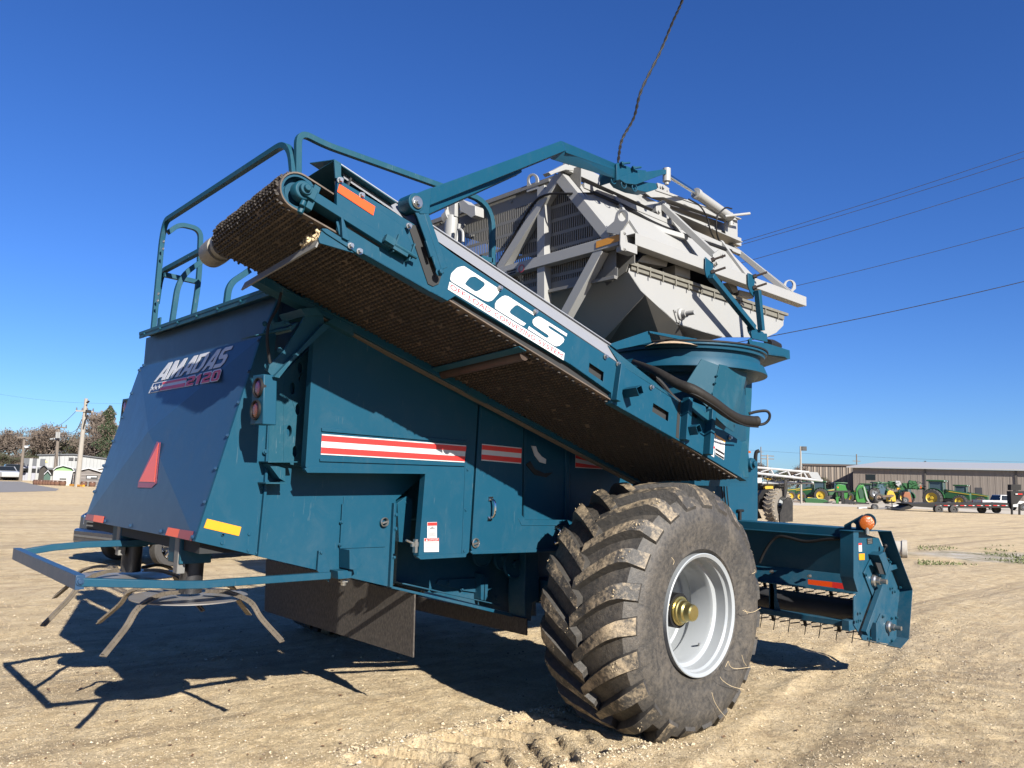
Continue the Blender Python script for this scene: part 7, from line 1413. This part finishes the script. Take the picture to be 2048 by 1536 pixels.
for x in (905, 1105, 1485, 1680): dwheel(GT, 'q', x, 922, 55 if x < 1200 else 48, 71.8 if x < 1200 else 73.2, None, BGTY, .4)
dplate(GT, 'gooseneck', TB, 'q', [(1870,680),(2300,680),(2300,720),(2040,740),(1960,850),(1880,860)], 71.8, .6, .03); dplate(GT, 'toolbox', TB, 'q', [(1875,592),(2010,592),(2010,668),(1875,668)], 71.7, .5); 
for x in (1885, 1985): dplate(GT, 'landing_leg', TB, 'q', [(x,850),(x+18,850),(x+18,1005),(x,1005)], 71.8, .15)
dplate(GT, 'tape_red', REDR, 'q', [(1965,712),(2028,712),(2028,726),(1965,726)], 71.7, .03); dplate(GT, 'tape_white', WHITE, 'q', [(1935,712),(1965,712),(1965,726),(1935,726)], 71.7, .03)
q, rz, _ = frame(2003, byd(2003, 92), 92); pickup('pickup_truck', 'white pickup truck parked behind the gooseneck trailer before the tan building', q, rz+R(35), WPNT)
# ---- concrete pipe
c0, c1 = D(1815, 1107, 20.8), D(1560, 1091, 22.3); dd = c1-c0; dd.z = 0; c0.z = .22; c1 = c0+dd.normalized()*3.6; mb = MB(); mb.lathe(c0, dd.normalized(), [(-.0,.21),(0,.25),(.12,.25),(.14,.22),(3.4,.22),(3.4,.17),(.0,.17)], 40, closed=True)
mb.v = [v for v in mb.v]; tag(mb.build('drain_pipe', CONC), 'short grey concrete drain pipe lying beside the pickup header', 'pipe')
# ---- power lines at the right
for p0, p1, lab in (((1475,463,40),(2200,250,40),'upper of the close pair of power lines at the right'),((1475,469,40),(2200,265,40),'lower of the close pair of power lines at the right'),((1480,504,40),(2200,305,40),'single power line below the close pair at the right'),((1545,560,40),(2200,412,40),'power line reaching the front lifting eye of the basket'),((1560,646,40),(2200,525,40),'lowest thick power line ending behind the basket wall')):
    a_, b_ = D(*p0), D(*p1); wire(a_-(b_-a_)*1.1, b_, .6, lab, .02 if 'thick' in lab else .013, 20)
wire(D(1500,900,200), D(2100,925,200), .5, 'very faint far wire above the tan roof', .02)
# ================================================================== CAMERA, SUN, SKY
cam = bpy.data.cameras.new('camera'); co_ = bpy.data.objects.new('camera', cam); COL.objects.link(co_)
Rt = RM @ V((1,0,0)); Up = RM @ V((0,-1,0)); Bk = RM @ V((0,0,-1))
co_.matrix_world = Matrix(((Rt.x, Up.x, Bk.x, CAM.x), (Rt.y, Up.y, Bk.y, CAM.y), (Rt.z, Up.z, Bk.z, CAM.z), (0,0,0,1)))
cam.sensor_width = 36; cam.lens = 36*FP/2048; cam.clip_start = .05; cam.clip_end = 6000; sc.camera = co_
EL, AZ = 29.5, 78.7          # shadows run toward AZ
sd_ = V((-math.cos(R(AZ))*math.cos(R(EL)), -math.sin(R(AZ))*math.cos(R(EL)), math.sin(R(EL))))
sun = bpy.data.lights.new('sun', 'SUN'); sun.energy = 5.0; sun.angle = R(.53); sun.color = (1, .95, .86); so = bpy.data.objects.new('sun', sun); COL.objects.link(so)
so.rotation_euler = sd_.to_track_quat('Z', 'Y').to_euler()
w = bpy.data.worlds.new('World'); sc.world = w; w.use_nodes = True; nt = w.node_tree; bg = nt.nodes['Background']
sky = nt.nodes.new('ShaderNodeTexSky'); sky.sky_type = 'NISHITA'; sky.sun_disc = False; sky.sun_elevation = R(EL); sky.sun_rotation = math.atan2(sd_.x, sd_.y)
sky.altitude = 300; sky.air_density = 1.0; sky.dust_density = .25; sky.ozone_density = 2.0
hs = nt.nodes.new('ShaderNodeHueSaturation'); hs.inputs['Saturation'].default_value = 1.15; nt.links.new(sky.outputs[0], hs.inputs['Color'])
nt.links.new(_mix(nt, 1., hs.outputs[0], (.40, .625, 1.08), 'MULTIPLY'), bg.inputs['Color']); bg.inputs['Strength'].default_value = .05
sc.cycles.diffuse_bounces = 2; sc.cycles.glossy_bounces = 3
sc.view_settings.view_transform = 'Standard'; sc.view_settings.look = 'None'; sc.view_settings.exposure = 1.42; sc.view_settings.gamma = 1
# surfaces are a little darker than first mixed: scale every base colour once
for m_ in bpy.data.materials:
    nt = m_.node_tree; b = nt.nodes.get('Principled BSDF') if nt else None
    if not b: continue
    i_ = b.inputs['Base Color']
    if i_.is_linked: src = i_.links[0].from_socket; nt.links.new(_mix(nt, 1., src, (.71, .71, .71), 'MULTIPLY'), i_)
